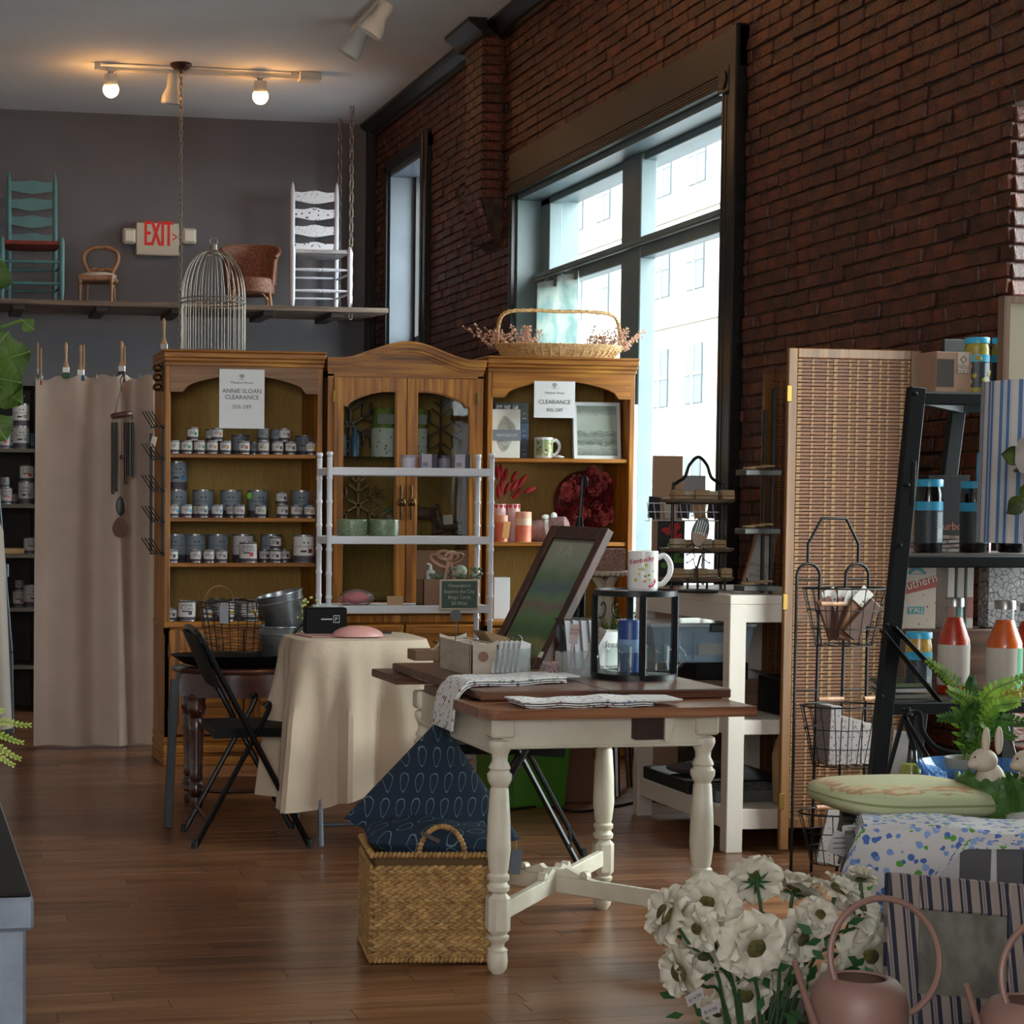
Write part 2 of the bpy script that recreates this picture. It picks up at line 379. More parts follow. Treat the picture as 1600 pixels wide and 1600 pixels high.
for q in vis:
    o = bpy.data.objects.new('plank',plank_mesh(q[2])); COL.objects.link(o); o.parent = floor; o.location = (q[0],q[1],R_.uniform(-.0004,.0004))
b = MB()
for q in rest: b.box(q[0],min(q[0]+q[2]-.0012,WX),q[1],q[1]+roww-.0012,-.0105,0)
o = b.build('distant_planks',m_floor,floor); o['kind'] = 'stuff'
b = MB(); b.box(XL,WX+.4,YF,YB+.2,ZC,ZC+.12); struct(b,'ceiling',m_ceil)
b = MB(); b.box(XL,WX+.4,YB,YB+.2,-.12,ZC); struct(b,'wall_back',m_grey)
b = MB(); b.box(XL-.2,XL,YF,YB+.2,0,ZC); struct(b,'wall_left',mat('warm_plaster','#b9aea2',.9))
b = MB(); b.box(XL,UNSEEN_FRONT[0],YF-.2,YF,0,ZC); b.box(UNSEEN_FRONT[1],WX+.4,YF-.2,YF,0,ZC); b.box(UNSEEN_FRONT[0],UNSEEN_FRONT[1],YF-.2,YF,0,UNSEEN_FRONT[2]); b.box(UNSEEN_FRONT[0],UNSEEN_FRONT[1],YF-.2,YF,UNSEEN_FRONT[3],ZC)
struct(b,'wall_front',MATS['warm_plaster'])
# right wall core with its three openings
b = MB(); ys = [YF,W0[0],W0[1],W1[0],W1[1],W2[0],W2[1],YB+.2]
for i in range(0,7,2): b.box(WX+.012,WX+.4,ys[i],ys[i+1],0,ZC)
for w in (W0,W1,W2): b.box(WX+.012,WX+.4,w[0],w[1],0,w[2]); b.box(WX+.012,WX+.4,w[0],w[1],w[3],ZC)
b.box(WX+.012,WX+.4,5.7,W0[1],2.72,W0[3]); wallr = struct(b,'wall_right',m_mortar)
# bricks
CH,ML = .060,.0075
def brick_mesh(L,seed,dx=.03,h=CH-ML):
    r = random.Random(seed); m = MB(); m.box(0,dx,0,L,0,h,.004); j = .0022
    m.v = [Vector((p.x+(r.uniform(-.004,.003) if p.x < dx/2 else 0),p.y+r.uniform(-j,j),p.z+r.uniform(-j,j))) for p in m.v]
    me = m.mesh('brick'); me.materials.append(m_brick); return me
ST,HD = .204,.101
bm_st = [brick_mesh(ST-ML,s) for s in range(6)]; bm_hd = [brick_mesh(HD-ML,20+s) for s in range(5)]
bl = []; z = .34; c = 0
holes = [(W1[0]-.2,W1[1]+.06,W1[2]-.1,W1[3]+.25),(W2[0]-.16,W2[1]+.06,W2[2]-.1,W2[3]+.1),(W0[0],W0[1],W0[2],2.70),(W0[0],5.7,2.70,W0[3]),(11.875,12.227,3.06,ZC)]
while z < ZC-.03:
    hdr = c % 6 == 3; L0 = HD if hdr else ST; y = 5.4-(L0/2 if (c % 2) else 0)-R_.random()*.03
    while y < YB-.01:
        L = L0
        if not hdr and R_.random() < .07: L = HD
        a,e = y,min(y+L,YB); y += L
        if z < 1.75 and a > 8.9: continue
        ok = True
        for (h0,h1,k0,k1) in holes:
            if z+CH*.6 > k0 and z+CH*.4 < k1:
                if a >= h0-.01 and e <= h1+.01: ok = False
                elif a < h0 < e: e = h0
                elif a < h1 < e: a = h1
        if ok and e-a > .03: bl.append((a,e-a,z,L))
    z += CH; c += 1
full = [q for q in bl if abs(q[1]-q[3]) < 1e-6]; near = []
for q in full:
    u,v = seen((WX,q[0],q[2]))
    if 1150 < u < 1600 and 0 < v < 540: near.append(q)
near.sort(key=lambda q: q[0]); near = near[:300]; nset = set(near)
for q in near:
    o = bpy.data.objects.new('brick',R_.choice(bm_st if q[3] == ST else bm_hd)); COL.objects.link(o); o.parent = wallr
    o.location = (WX+R_.uniform(-.004,.005),q[0],q[2]+R_.uniform(-.0015,.0015)); o.rotation_euler = (R_.uniform(-.012,.012),0,R_.uniform(-.02,.02))
b = MB()
for q in bl:
    if q in nset: continue
    dx = R_.uniform(-.005,.006); n0 = len(b.v); b.box(WX+dx,WX+.03,q[0],q[0]+q[1]-ML,q[2],q[2]+CH-ML,.0035)
    for i in range(n0,len(b.v)):
        p = b.v[i]; b.v[i] = Vector((p.x+(R_.uniform(-.004,.003) if p.x < WX+.015 else 0),p.y+R_.uniform(-.002,.002),p.z+R_.uniform(-.002,.002)))
o = b.build('brickwork',m_brick,wallr); o['kind'] = 'stuff'
# brick pilaster on the right wall
PX = 3.658
b = MB(); b.prism([(WX+.02,2.92),(WX+.02,ZC),(PX+.012,ZC),(PX+.012,3.227),(3.748,2.97)],.328,Matrix.Translation((0,11.887,0)))
pil = struct(b,'wall_pilaster',m_mortar); pb = brick_mesh(.173-ML,50); ph = brick_mesh(.135,51)
z = 3.232; c = 0
while z < ZC-.1:
    for j in range(2 if c % 2 == 0 else 3):
        yy = 11.878+(j*.173 if c % 2 == 0 else (0,.091,.264)[j]); L = .173 if c % 2 == 0 else (.091,.173,.088)[j]
        me = pb if L == .173 else bm_hd[j]
        o = bpy.data.objects.new('brick',me); COL.objects.link(o); o.parent = pil; o.location = (PX,yy,z)
    o = bpy.data.objects.new('brick',ph); COL.objects.link(o); o.parent = pil; o.rotation_euler = (0,0,math.radians(90)); o.location = (WX-.003,11.873,z)
    z += CH; c += 1
for k in range(5):
    t = (k+.2)/5; zz = 3.227-.257*t; xx = PX+.095*t
    for j in range(2):
        o = bpy.data.objects.new('brick',pb); COL.objects.link(o); o.parent = pil; o.location = (xx-.012+R_.uniform(-.006,.006),11.878+j*.173,zz-.05); o.rotation_euler = (0,math.radians(-18),R_.uniform(-.04,.04))
# cornice, corner board
b = MB(); prof = [(WX,ZC),(WX-.12,ZC),(WX-.12,ZC-.025),(WX-.095,ZC-.04),(WX-.05,ZC-.075),(WX-.03,ZC-.085),(WX-.03,ZC-.11),(WX+.01,ZC-.11)]
b.prism(prof,11.875-YF,Matrix.Translation((0,YF,0)))
b.prism(prof,YB-12.227,Matrix.Translation((0,12.227,0))); b.prism([(x-.143,zz) for x,zz in prof],.54,Matrix.Translation((0,11.78,0)))
struct(b,'trim_1',m_black)
b = MB(); b.box(WX-.07,WX,YB-.05,YB,0,ZC,.006); b.box(WX-.045,WX,YB-.09,YB-.05,0,ZC,.006); struct(b,'trim_2',m_black)
# big window
GX = 3.99
w = W1; zt = Q(1134,198,GX).z; zr1 = Q(1132,338,GX).z; zr0 = Q(1132,366,GX).z; ym0 = Q(1018,300,GX).y; ym1 = Q(988,300,GX).y
b = MB(); T = .03
b.box(WX,WX+.4,w[0]-.005,w[0]+T,w[2],w[3]); b.box(WX,WX+.4,w[1]-T,w[1]+.005,w[2],w[3]); b.box(WX,WX+.4,w[0],w[1],w[3]-T,w[3]+.005); b.box(WX-.06,WX+.4,w[0]-.1,w[1]+.1,w[2]-.02,w[2]+.02)
win1 = struct(b,'window_1',m_teal)
yg1 = Q(868,380,GX).y; yg0 = w[0]+.045
b = MB(); b.box(GX-.04,GX+.04,yg1,w[1],w[2],w[3]-T,.004); b.box(GX-.04,GX+.04,w[0]+T,yg0,w[2],w[3]-T,.004); b.box(GX-.04,GX+.04,w[0]+T,w[1]-T,zt,w[3]-T,.004); b.build('window_frame',m_teal,win1)
b = MB(); b.box(GX-.06,GX+.03,ym0,ym1,w[2],w[3]-T,.005); b.build('mullion',m_teal,win1)
b = MB(); b.box(GX-.055,GX+.03,w[0]+T,w[1]-T,zr0,zr1,.004); b.box(GX-.09,GX-.02,w[0]+T,w[1]-T,zr1-.012,zr1+.014,.003); b.build('transom_rail',m_teal,win1)
for (a,e,k0,k1) in ((yg0,ym0,zr1,zt),(ym1,yg1,zr1,zt),(yg0,ym0,w[2]+.02,zr0),(ym1,yg1,w[2]+.02,zr0)):
    b = MB(); b.box(GX-.004,GX+.004,a-.005,e+.005,k0-.005,k1+.005); b.build('pane',m_pane,win1)
b = MB(); b.box(WX-.035,WX+.02,w[0]-.2,w[1]+.06,w[3]+.075,w[3]+.262,.004)
for k in range(4): b.box(WX-.052+.006*k,WX+.02,w[0]-.02,w[1]+.05,w[3]+.004+.018*k,w[3]+.02+.018*k,.003)
b.build('header_casing',mat('brown_black_header','#120f0c',.36,col2='#1e1813',scale=40,bump=.25,bscale=240),win1)
b = MB(); b.box(WX-.05,WX+.02,w[0]-.2,w[0]-.13,w[2],w[3]+.27,.006)
for k in range(4): b.box(WX-.03,WX+.02,w[0]-.125+.032*k,w[0]-.1+.032*k,w[2],w[3],.005)
b.box(WX-.05,WX+.02,w[0]-.125,w[0],w[3]-.02,w[3]+.1,.006); b.lathe([(0,-.01),(.04,-.01),(.045,0),(.03,.004),(.02,0),(0,.006)],16,Matrix.Translation((WX-.055,w[0]-.06,w[3]+.04)) @ Matrix.Rotation(math.radians(-90),4,'Y'))
b.build('side_casing',m_black,win1)
b = MB(); b.box(WX-.035,WX+.02,w[1],w[1]+.06,w[2],w[3]+.07,.006); b.build('side_casing',m_black,win1)
# narrow window
w = W2; b = MB(); mr = mat('pale_blue_reveal','#565e69',.45,col2='#606873',scale=3)
b.box(WX,WX+.4,w[1]-.03,w[1]+.005,w[2],w[3]); b.box(WX,WX+.4,w[0]-.005,w[0]+.03,w[2],w[3]); b.box(WX,WX+.4,w[0],w[1],w[3]-.03,w[3]+.005); b.box(WX-.02,WX+.4,w[0],w[1],w[2]-.03,w[2])
win2 = struct(b,'window_2',mr)
b = MB(); b.box(GX,GX+.05,w[0]+.03,w[0]+.09,w[2],w[3]-.03); b.box(GX,GX+.05,w[1]-.09,w[1]-.03,w[2],w[3]-.03); b.box(GX,GX+.05,w[0]+.03,w[1]-.03,2.46,2.59); b.build('window_frame',m_black,win2)
for k0,k1 in ((w[2],2.47),(2.58,w[3]-.03)): b = MB(); b.box(GX+.02,GX+.028,w[0]+.08,w[1]-.08,k0,k1); b.build('pane',m_pane,win2)
b = MB(); b.box(WX-.03,WX+.02,w[1],w[1]+.06,w[2],w[3]+.05,.005); b.box(WX-.03,WX+.02,w[0]-.16,w[1]+.06,w[3],w[3]+.1,.005)
for k in range(3): b.box(WX-.045+.008*(k % 2),WX+.02,w[0]-.16+.055*k,w[0]-.11+.055*k,w[2],w[3]+.12,.006)
b.build('side_casing',m_black,win2)
# near window, seen only as a sunlit brick reveal at the right edge
b = MB(); w = W0; b.box(WX+.3,WX+.36,w[0],w[0]+.08,w[2],w[3]); b.box(WX+.3,WX+.36,w[1]-.08,w[1],w[2],w[3]); b.box(WX+.3,WX+.36,w[0],w[1],w[3]-.08,w[3]); b.box(WX+.3,WX+.36,w[0],w[1],w[2],w[2]+.08); b.box(WX+.3,WX+.36,(w[0]+w[1])/2-.05,(w[0]+w[1])/2+.05,w[2],w[3])
win3 = struct(b,'window_3',m_teal)
b = MB(); b.box(WX+.325,WX+.333,w[0]+.08,(w[0]+w[1])/2-.05,w[2]+.08,w[3]-.08); b.build('pane',m_pane,win3); b = MB(); b.box(WX+.325,WX+.333,(w[0]+w[1])/2+.05,w[1]-.08,w[2]+.08,w[3]-.08); b.build('pane',m_pane,win3)
z = W0[2]; c = 0
rv = brick_mesh(.285,70)
while z < 2.67:
    o = bpy.data.objects.new('brick',rv); COL.objects.link(o); o.parent = win3; o.rotation_euler = (0,0,math.radians(90)); o.location = (WX+.295,W0[1]-.02+R_.uniform(-.004,.004),z); z += CH
# plain timber sash for the unseen opening added to let in frontal light
b = MB()
for x in (UNSEEN_FRONT[0],(UNSEEN_FRONT[0]*2+UNSEEN_FRONT[1])/3,(UNSEEN_FRONT[0]+2*UNSEEN_FRONT[1])/3,UNSEEN_FRONT[1]-.08): b.box(x,x+.08,YF-.15,YF-.05,UNSEEN_FRONT[2],UNSEEN_FRONT[3])
b.box(UNSEEN_FRONT[0],UNSEEN_FRONT[1],YF-.15,YF-.05,UNSEEN_FRONT[3]-.08,UNSEEN_FRONT[3]); b.box(UNSEEN_FRONT[0],UNSEEN_FRONT[1],YF-.15,YF-.05,UNSEEN_FRONT[2],UNSEEN_FRONT[2]+.08); struct(b,'unseen_window',m_teal)

# ------------------------------------------------------------------ street outside
FX = 25.0
mfac = mat('pale_render','#8f8a80',.9,col2='#88837a',scale=.4)
fac = thing('street_building','pale rendered building across the street seen through the big window','building',(FX,40,-.3))
b = MB(); b.box(FX,FX+6,18,125,-.3,24); b.build('facade',mfac,fac)
mwin = mat('far_window_glass','#41494f',.7)
for zc in (P(1078,585,Q(1078,585,FX).y).z,Q(1078,408,FX).z,Q(1078,245,FX).z,Q(1078,760,FX).z):
    for k in range(-7,12):
        yc = Q(1088,400,FX).y - 2.75*k if True else 0
        if yc < 20 or yc > 120: continue
        b = MB(); b.box(FX-.06,FX+.05,yc-.65,yc+.65,zc-.95,zc+.95,.02); wo = b.build('window',mwin,fac)
        b = MB(); b.box(FX-.1,FX-.05,yc-.04,yc+.04,zc-.95,zc+.95); b.box(FX-.1,FX-.05,yc-.65,yc+.65,zc-.04,zc+.04); b.build('glazing_bar',flat('#a9aca9'),wo)
for k,zz in enumerate((Q(1078,500,FX).z,Q(1078,330,FX).z)):
    b = MB(); b.box(FX-.15,FX+.02,18,125,zz-.12,zz+.12); b.build('ledge',mfac,fac)
b = MB(); b.box(WX+.4,FX,YF,125,-.4,-.3); tag(b.build('street',mat('asphalt','#77777a',.9,col2='#88888a',scale=3)),None,None,None,'structure')
yp = Q(885,370,6.2).y
b = MB(); b.box(5.6,6.2,yp,yp+2.2,-.3,Q(880,312,6.2).z,.02); b.thing('brick_pier',m_brick,'red brick pier of a neighbouring building outside the left upper pane','wall')
b = MB(); b.tube([Vector((9,10,6.4)),Vector((14,22,5.9)),Vector((20,36,6.6))],.018,5); b.tube([Vector((9,10,7.3)),Vector((14,21,6.6)),Vector((20,34,7.4))],.018,5)
b.thing('street_cable',flat('#333333'),'thin dark power lines crossing outside the right window panes','cable')
# ================================================================== CABINETS
m_oak = wood('honey_oak','#5a3207','#935812','#b87d26','z',rough=.42)
m_oakx = wood('honey_oak_level','#5a3207','#935812','#b87d26','x',rough=.42)
m_oakd = wood('dull_oak','#5a3a20','#7a5230','#916640','x',rough=.5)
m_back = mat('ochre_grasscloth','#9c7a3a',.8,col2='#8a6a30',scale=5,stretch=(40,40,3),bump=.1)
m_brass = mat('dark_brass','#5a4526',.35,.9)
YCF,YCB = 9.2,9.58
def cornice(x0,x1,z0,par,m,over=.035):
    b = MB()
    for k,(h0,h1,o) in enumerate(((0,.022,.012),(.022,.04,.022),(.04,.066,.03),(.066,.078,over))): b.box(x0-o*.3,x1+o*.3,YCF-o,YCB,z0+h0,z0+h1,.004)
    return b.build('cornice',m,par)
def door_panel(par,x0,x1,z0,z1,knobside):
    b = MB(); b.box(x0,x1,YCF-.022,YCF-.002,z0,z1,.005); d = b.build('door',m_oak,par)
    # raised arched panel with moulding
    xi0,xi1,zi0,zi1 = x0+.05,x1-.05,z0+.05,z1-.05; c = .045
    loop = [(xi0,zi0),(xi1,zi0),(xi1,zi1-c),(xi1-.03,zi1-c),(xi1-.06,zi1-.012),((xi0+xi1)/2,zi1),(xi0+.06,zi1-.012),(xi0+.03,zi1-c),(xi0,zi1-c)]
    cx,cz = (xi0+xi1)/2,(zi0+zi1)/2; sc = lambda k: [(cx+(x-cx)*k,cz+(z-cz)*(1-(1-k)*.6)) for x,z in loop]
    b = MB(); b.ring(loop,sc(.9),.014,Matrix.Translation((0,YCF-.034,0))); b.build('panel_moulding',m_oak,d)
    b = MB(); b.prism(sc(.78),.012,Matrix.Translation((0,YCF-.032,0))); b.build('raised_panel',m_oakx,d)
    zc = (z0+z1)/2
    for s in (.2,.8): b = MB(); b.box((x0 if knobside > 0 else x1)-.006,(x0 if knobside > 0 else x1)+.006,YCF-.026,YCF-.02,z0+(z1-z0)*s-.03,z0+(z1-z0)*s+.03); b.build('hinge',m_brass,d)
    xk = x1-.03 if knobside > 0 else x0+.03; b = MB(); b.lathe([(0,0),(.016,0),(.016,.004),(.006,.008),(.012,.02),(0,.025)],12,Matrix.Translation((xk,YCF-.022,zc)) @ Matrix.Rotation(math.radians(90),4,'X')); b.build('knob',m_brass,d)
def plinth(par,x0,x1,h=.14):
    b = MB()
    for k,(a,c,o) in enumerate(((0,.045,.028),(.045,.06,.018),(.06,.1,.022),(.1,.115,.012),(.115,h,.016))): b.box(x0-o*.3,x1+o*.3,YCF-o,YCB,a,c,.005)
    b.build('plinth',m_oakx,par)
def open_cabinet(name,label,x0,x1,shelves,counter=.70,top=1.935,vm=None):
    r = thing(name,label,'cabinet',((x0+x1)/2,(YCF+YCB)/2,0))
    for a,e in ((x0,x0+.028),(x1-.028,x1)): b = MB(); b.box(a,e,YCF,YCB,.1,top+.01,.003); b.build('side_panel',m_oak,r)
    b = MB(); b.box(x0+.02,x1-.02,YCB-.012,YCB,.1,top); b.build('back_panel',m_back,r)
    for z in shelves: b = MB(); b.box(x0+.028,x1-.028,YCF+.012,YCB-.012,z-.02,z,.003); b.build('shelf',m_oakx,r)
    b = MB(); b.box(x0-.006,x1+.006,YCF-.02,YCB-.012,counter-.03,counter,.006); b.build('counter',m_oakx,r)
    b = MB(); n = 22; L = x1-x0-.05; pts = [(x0+.025,top),(x0+.025,top-.125),(x0+.085,top-.125),(x0+.095,top-.115)]
    for i in range(n+1):
        t = i/n; pts.append((x0+.11+(L-.17)*t,top-.095+.055*math.sin(math.pi*t)**.8))
    pts += [(x1-.095,top-.115),(x1-.085,top-.125),(x1-.025,top-.125),(x1-.025,top)]
    b.prism(pts,.022,Matrix.Translation((0,YCF-.004,0))); b.build('valance',vm or m_oakx,r)
    cornice(x0,x1,top,r,m_oakx); xm = (x0+x1)/2
    b = MB(); b.box(x0,x1,YCF,YCF+.02,counter-.06,counter-.03); b.box(x0,x0+.03,YCF,YCF+.02,.1,counter); b.box(x1-.03,x1,YCF,YCF+.02,.1,counter); b.build('face_frame',m_oakx,r)
    door_panel(r,x0+.022,xm-.002,.15,counter-.04,1); door_panel(r,xm+.002,x1-.022,.15,counter-.04,-1)
    plinth(r,x0,x1); return r
C1 = (1.266,2.045); C2 = (2.068,2.858); C3 = (2.882,3.655)
SH1 = (1.515,1.205,.985); SH3 = (1.51,1.09)
cab1 = open_cabinet('open_hutch','oak open hutch with arched top, full of small paint tins, beside the curtain',*C1,SH1,vm=m_oakd)
cab3 = open_cabinet('open_hutch','oak open hutch under the handled basket, holding a framed photo, mug and wreath',*C3,SH3)
# white board behind the right hutch
b = MB(); b.box(3.672,3.712,9.3,9.62,0,1.79,.002); b.thing('white_board',flat('#e9ebea',.6),'narrow white board edge beside the right hutch at the window','board')
# middle cabinet with glass doors
x0,x1 = C2; xm = (x0+x1)/2
cab2 = thing('glass_cabinet','oak display cabinet with arched crown and two glazed doors','cabinet',(xm,(YCF+YCB)/2,0))
for a,e in ((x0,x0+.028),(x1-.028,x1)): b = MB(); b.box(a,e,YCF,YCB,.1,1.93,.003); b.build('side_panel',m_oak,cab2)
b = MB(); b.box(x0+.02,x1-.02,YCB-.012,YCB,.1,1.95); b.build('back_panel',m_back,cab2)
b = MB(); b.box(x0,x1,YCF,YCB,1.895,1.91); b.build('top_board',m_oakx,cab2)
def arch_z(t): # t -1..1
    a = abs(t); return 0 if a > .86 else .5*(1+math.cos(math.pi*a/.86))**1.0*.085
pts_lo = []; n = 40; W_ = (x1-x0)/2
def arch_poly(z0,dz,ex):
    up = [(xm+(W_+ex)*(-1+2*i/n),z0+dz+arch_z(-1+2*i/n)) for i in range(n+1)]; lo = [(x,z-dz) for x,z in reversed(up)]; return lo+up[::1] if False else up[::-1]+[(x,z-dz) for x,z in up]
b = MB(); b.prism([(x0,1.9),(x1,1.9)]+[(xm+W_*(1-2*i/n),1.955+arch_z(1-2*i/n)) for i in range(n+1)],.3,Matrix.Translation((0,YCF-.004,0))); b.build('arched_frieze',m_oakx,cab2)
b = MB()
for dz,zz,o in ((.014,1.925,.01),(.016,1.939,.02),(.022,1.955,.032),(.012,1.977,.04)): b.prism(arch_poly(zz,dz,o*.25),.3+o,Matrix.Translation((0,YCF-o,0)))
b.build('cornice',m_oakx,cab2)
m_cabglass = glass('cabinet_glass','#f2f4f0',rough=.03,ior=1.35)
def glazed_door(xa,xb,side):
    z0,z1 = .735,1.893; st = .05
    xi0,xi1 = xa+(.042 if side < 0 else st),xb-(st if side < 0 else .042); n = 14
    zlow,zhigh = z1-.135,z1-.06
    def top(x):     # low at the outer edge, high at the middle of the cabinet
        t = (x-xi0)/(xi1-xi0); t = t if side < 0 else 1-t
        return zlow if t < .09 else zlow+.018+(zhigh-zlow-.018)*math.sin(min(1,(t-.09)/.75)*math.pi/2)
    xs = [xi1-(xi1-xi0)*i/n for i in range(n+1)]
    outer = [(xa,z0),(xb,z0)]+[(xb-(xb-xa)*i/n,z1) for i in range(n+1)]; inner = [(xi0,z0+.05),(xi1,z0+.05)]+[(x,top(x)) for x in xs]
    b = MB(); b.ring(outer,inner,.02,Matrix.Translation((0,YCF-.024,0))); d = b.build('door',m_oak,cab2)
    cx,cz = (xi0+xi1)/2,(z0+z1)/2; inn2 = [(cx+(x-cx)*.955,cz+(z-cz)*.985) for x,z in inner]
    b = MB(); b.ring(inner,inn2,.012,Matrix.Translation((0,YCF-.017,0))); b.build('glazing_bead',m_oak,d)
    b = MB(); b.prism([(cx+(x-cx)*1.01,cz+(z-cz)*1.004) for x,z in inner],.003,Matrix.Translation((0,YCF-.009,0))); b.build('pane',m_cabglass,d)
    xk = xb-.024 if side < 0 else xa+.024; b = MB(); zc = 1.285
    b.tube([(xk,YCF-.028,zc-.085),(xk,YCF-.034,zc-.05),(xk,YCF-.03,zc),(xk,YCF-.034,zc+.05),(xk,YCF-.028,zc+.085)],[.004,.008,.006,.008,.004],8)
    b.lathe([(0,-.004),(.022,-.004),(.022,.002),(.014,.006),(.012,.002),(.007,.004),(0,.009)],16,Matrix.Translation((xk,YCF-.034,zc)) @ Matrix.Rotation(math.radians(90),4,'X')); b.build('handle',m_brass,d)
    xh = xa if side < 0 else xb
    for zz in (.85,1.8): b = MB(); b.box(xh-.008,xh+.008,YCF-.03,YCF-.022,zz-.028,zz+.028); b.build('hinge',mat('bright_brass','#8a6a34',.4,.9),d)
glazed_door(x0+.03,xm-.002,-1); glazed_door(xm+.002,x1-.03,1)
b = MB(); b.box(x0,x0+.03,YCF-.004,YCF+.02,.1,1.91); b.box(x1-.03,x1,YCF-.004,YCF+.02,.1,1.91); b.box(x0,x1,YCF-.012,YCF+.02,.69,.73,.004); b.build('face_frame',m_oak,cab2)
for z in (1.51,1.12,.80):
    b = MB(); b.box(x0+.03,x1-.03,YCF+.03,YCB-.014,z-.006,z); b.build('glass_shelf',glass('shelf_glass','#dbe8e2',rough=.03),cab2)
for a,e in ((x0+.03,xm-.004),(xm+.004,x1-.03)):
    b = MB(); b.box(a,e,YCF-.022,YCF,.52,.68,.006); d = b.build('drawer',m_oakx,cab2)
    b = MB(); b.ring([(a+.03,.545),(e-.03,.545),(e-.03,.655),(a+.03,.655)],[(a+.045,.56),(e-.045,.56),(e-.045,.64),(a+.045,.64)],.012,Matrix.Translation((0,YCF-.034,0))); b.build('drawer_moulding',m_oakx,d)
    b = MB(); xc = (a+e)/2; b.tube([(xc-.04,YCF-.03,.6),(xc-.03,YCF-.045,.59),(xc+.03,YCF-.045,.59),(xc+.04,YCF-.03,.6)],.004,6); b.build('handle',m_brass,d)
door_panel(cab2,x0+.03,xm-.002,.15,.51,1); door_panel(cab2,xm+.002,x1-.03,.15,.51,-1); plinth(cab2,x0,x1)
b = MB(); b.box(x0+.02,x1-.02,YCF+.01,YCB,.1,.12); b.box(x0+.02,x1-.02,YCF+.01,YCB,.68,.695); b.build('bottom_board',m_oakx,cab2)

# ================================================================== WHITE ETAGERE
m_white = mat('white_lacquer','#d9d8dc',.35,col2='#d2d1d6',scale=4)
YE0,YE1 = 8.45,8.66
exl,exr = P(515,740,YE0).x,P(768,740,YE0).x; et = thing('bamboo_style_etagere','white bamboo-style shelf unit standing in front of the glass cabinet','shelf',((exl+exr)/2,(YE0+YE1)/2,0))
etop = P(515,715,YE0).z; ES = [P(640,y,YE0).z for y in (731,838,946)]
for x in (exl,exr):
    for y in (YE0,YE1):
        prof = []; z = 0
        while z < etop-.02:
            prof += [(.0125,z),(.0125,z+.088),(.0155,z+.094),(.0155,z+.1),(.0125,z+.106)]; z += .108
        prof += [(.0125,etop-.01),(.0135,etop-.006),(.0135,etop),(0,etop+.001)]
        b = MB(); b.lathe(prof,12,Matrix.Translation((x,y,0))); b.build('post',m_white,et)
for z in ES+[.5,.14]:
    b = MB(); b.box(exl,exr,YE0-.008,YE0+.012,z-.036,z,.003); b.box(exl,exr,YE1-.012,YE1+.008,z-.036,z,.003); b.box(exl-.01,exl+.01,YE0,YE1,z-.036,z-.004,.003); b.box(exr-.01,exr+.01,YE0,YE1,z-.036,z-.004,.003); sh = b.build('shelf_rail',m_white,et)
    b = MB(); b.box(exl+.012,exr-.012,YE0+.012,YE1-.012,z-.012,z-.004); b.build('glass_shelf',MATS['shelf_glass'],sh)

# ================================================================== DRAW-LEAF TABLE
m_cream = mat('aged_cream_paint','#cfc7b4',.45,col2='#bdb49f',scale=7,bump=.08,bscale=60)
m_ttop = wood('table_top_walnut','#3d241a','#5d3a29','#75503c','x',rough=.33,coat=.2)
LX,RX,FY,BY = 1.60,2.185,4.96,5.71; ZA = .70
dt = thing('draw_leaf_table','cream painted draw-leaf table with turned legs and dark wooden top','table',((LX+RX)/2,(FY+BY)/2,0))
prof = [(0,0),(.016,0),(.026,.014),(.029,.035),(.027,.055),(.026,.058),(.028,.066),(.018,.074),(.02,.085),(.03,.094),(.031,.104),(.02,.108)]
prof2 = [(.022,.222),(.03,.228),(.032,.24),(.026,.246),(.024,.252),(.03,.258),(.031,.27),(.024,.276),(.027,.285),(.033,.34),(.031,.42),(.025,.505),(.022,.51),(.026,.516),(.033,.53),(.034,.545),(.027,.552),(.026,.556),(.03,.562),(.027,.57),(.021,.582),(.022,.598),(.029,.612),(.033,.624),(.031,.636),(.02,.642)]
for x in (LX,RX):
    for y in (FY,BY):
        b = MB(); t = Matrix.Translation((x,y,0)); b.lathe(prof,16,t); b.lathe(prof2,16,t); b.cbox((x,y,.165),(.062,.062,.12),.016); b.box(x-.033,x+.033,y-.033,y+.033,.645,ZA,.006); b.build('leg',m_cream,dt)
b = MB(); b.box(LX,RX,FY-.02,FY,.615,ZA,.003); b.box(LX,RX,FY-.027,FY,.615,.624,.003); b.build('apron',m_cream,dt); b = MB(); b.box(LX,RX,BY,BY+.02,.6,ZA,.003); b.build('apron',m_cream,dt)
b = MB(); b.box(LX-.02,LX,FY,BY,.6,ZA,.003); b.box(LX-.027,LX,FY,BY,.6,.612,.003); b.build('apron',m_cream,dt); b = MB(); b.box(RX,RX+.02,FY,BY,.615,ZA,.003); b.build('apron',m_cream,dt)
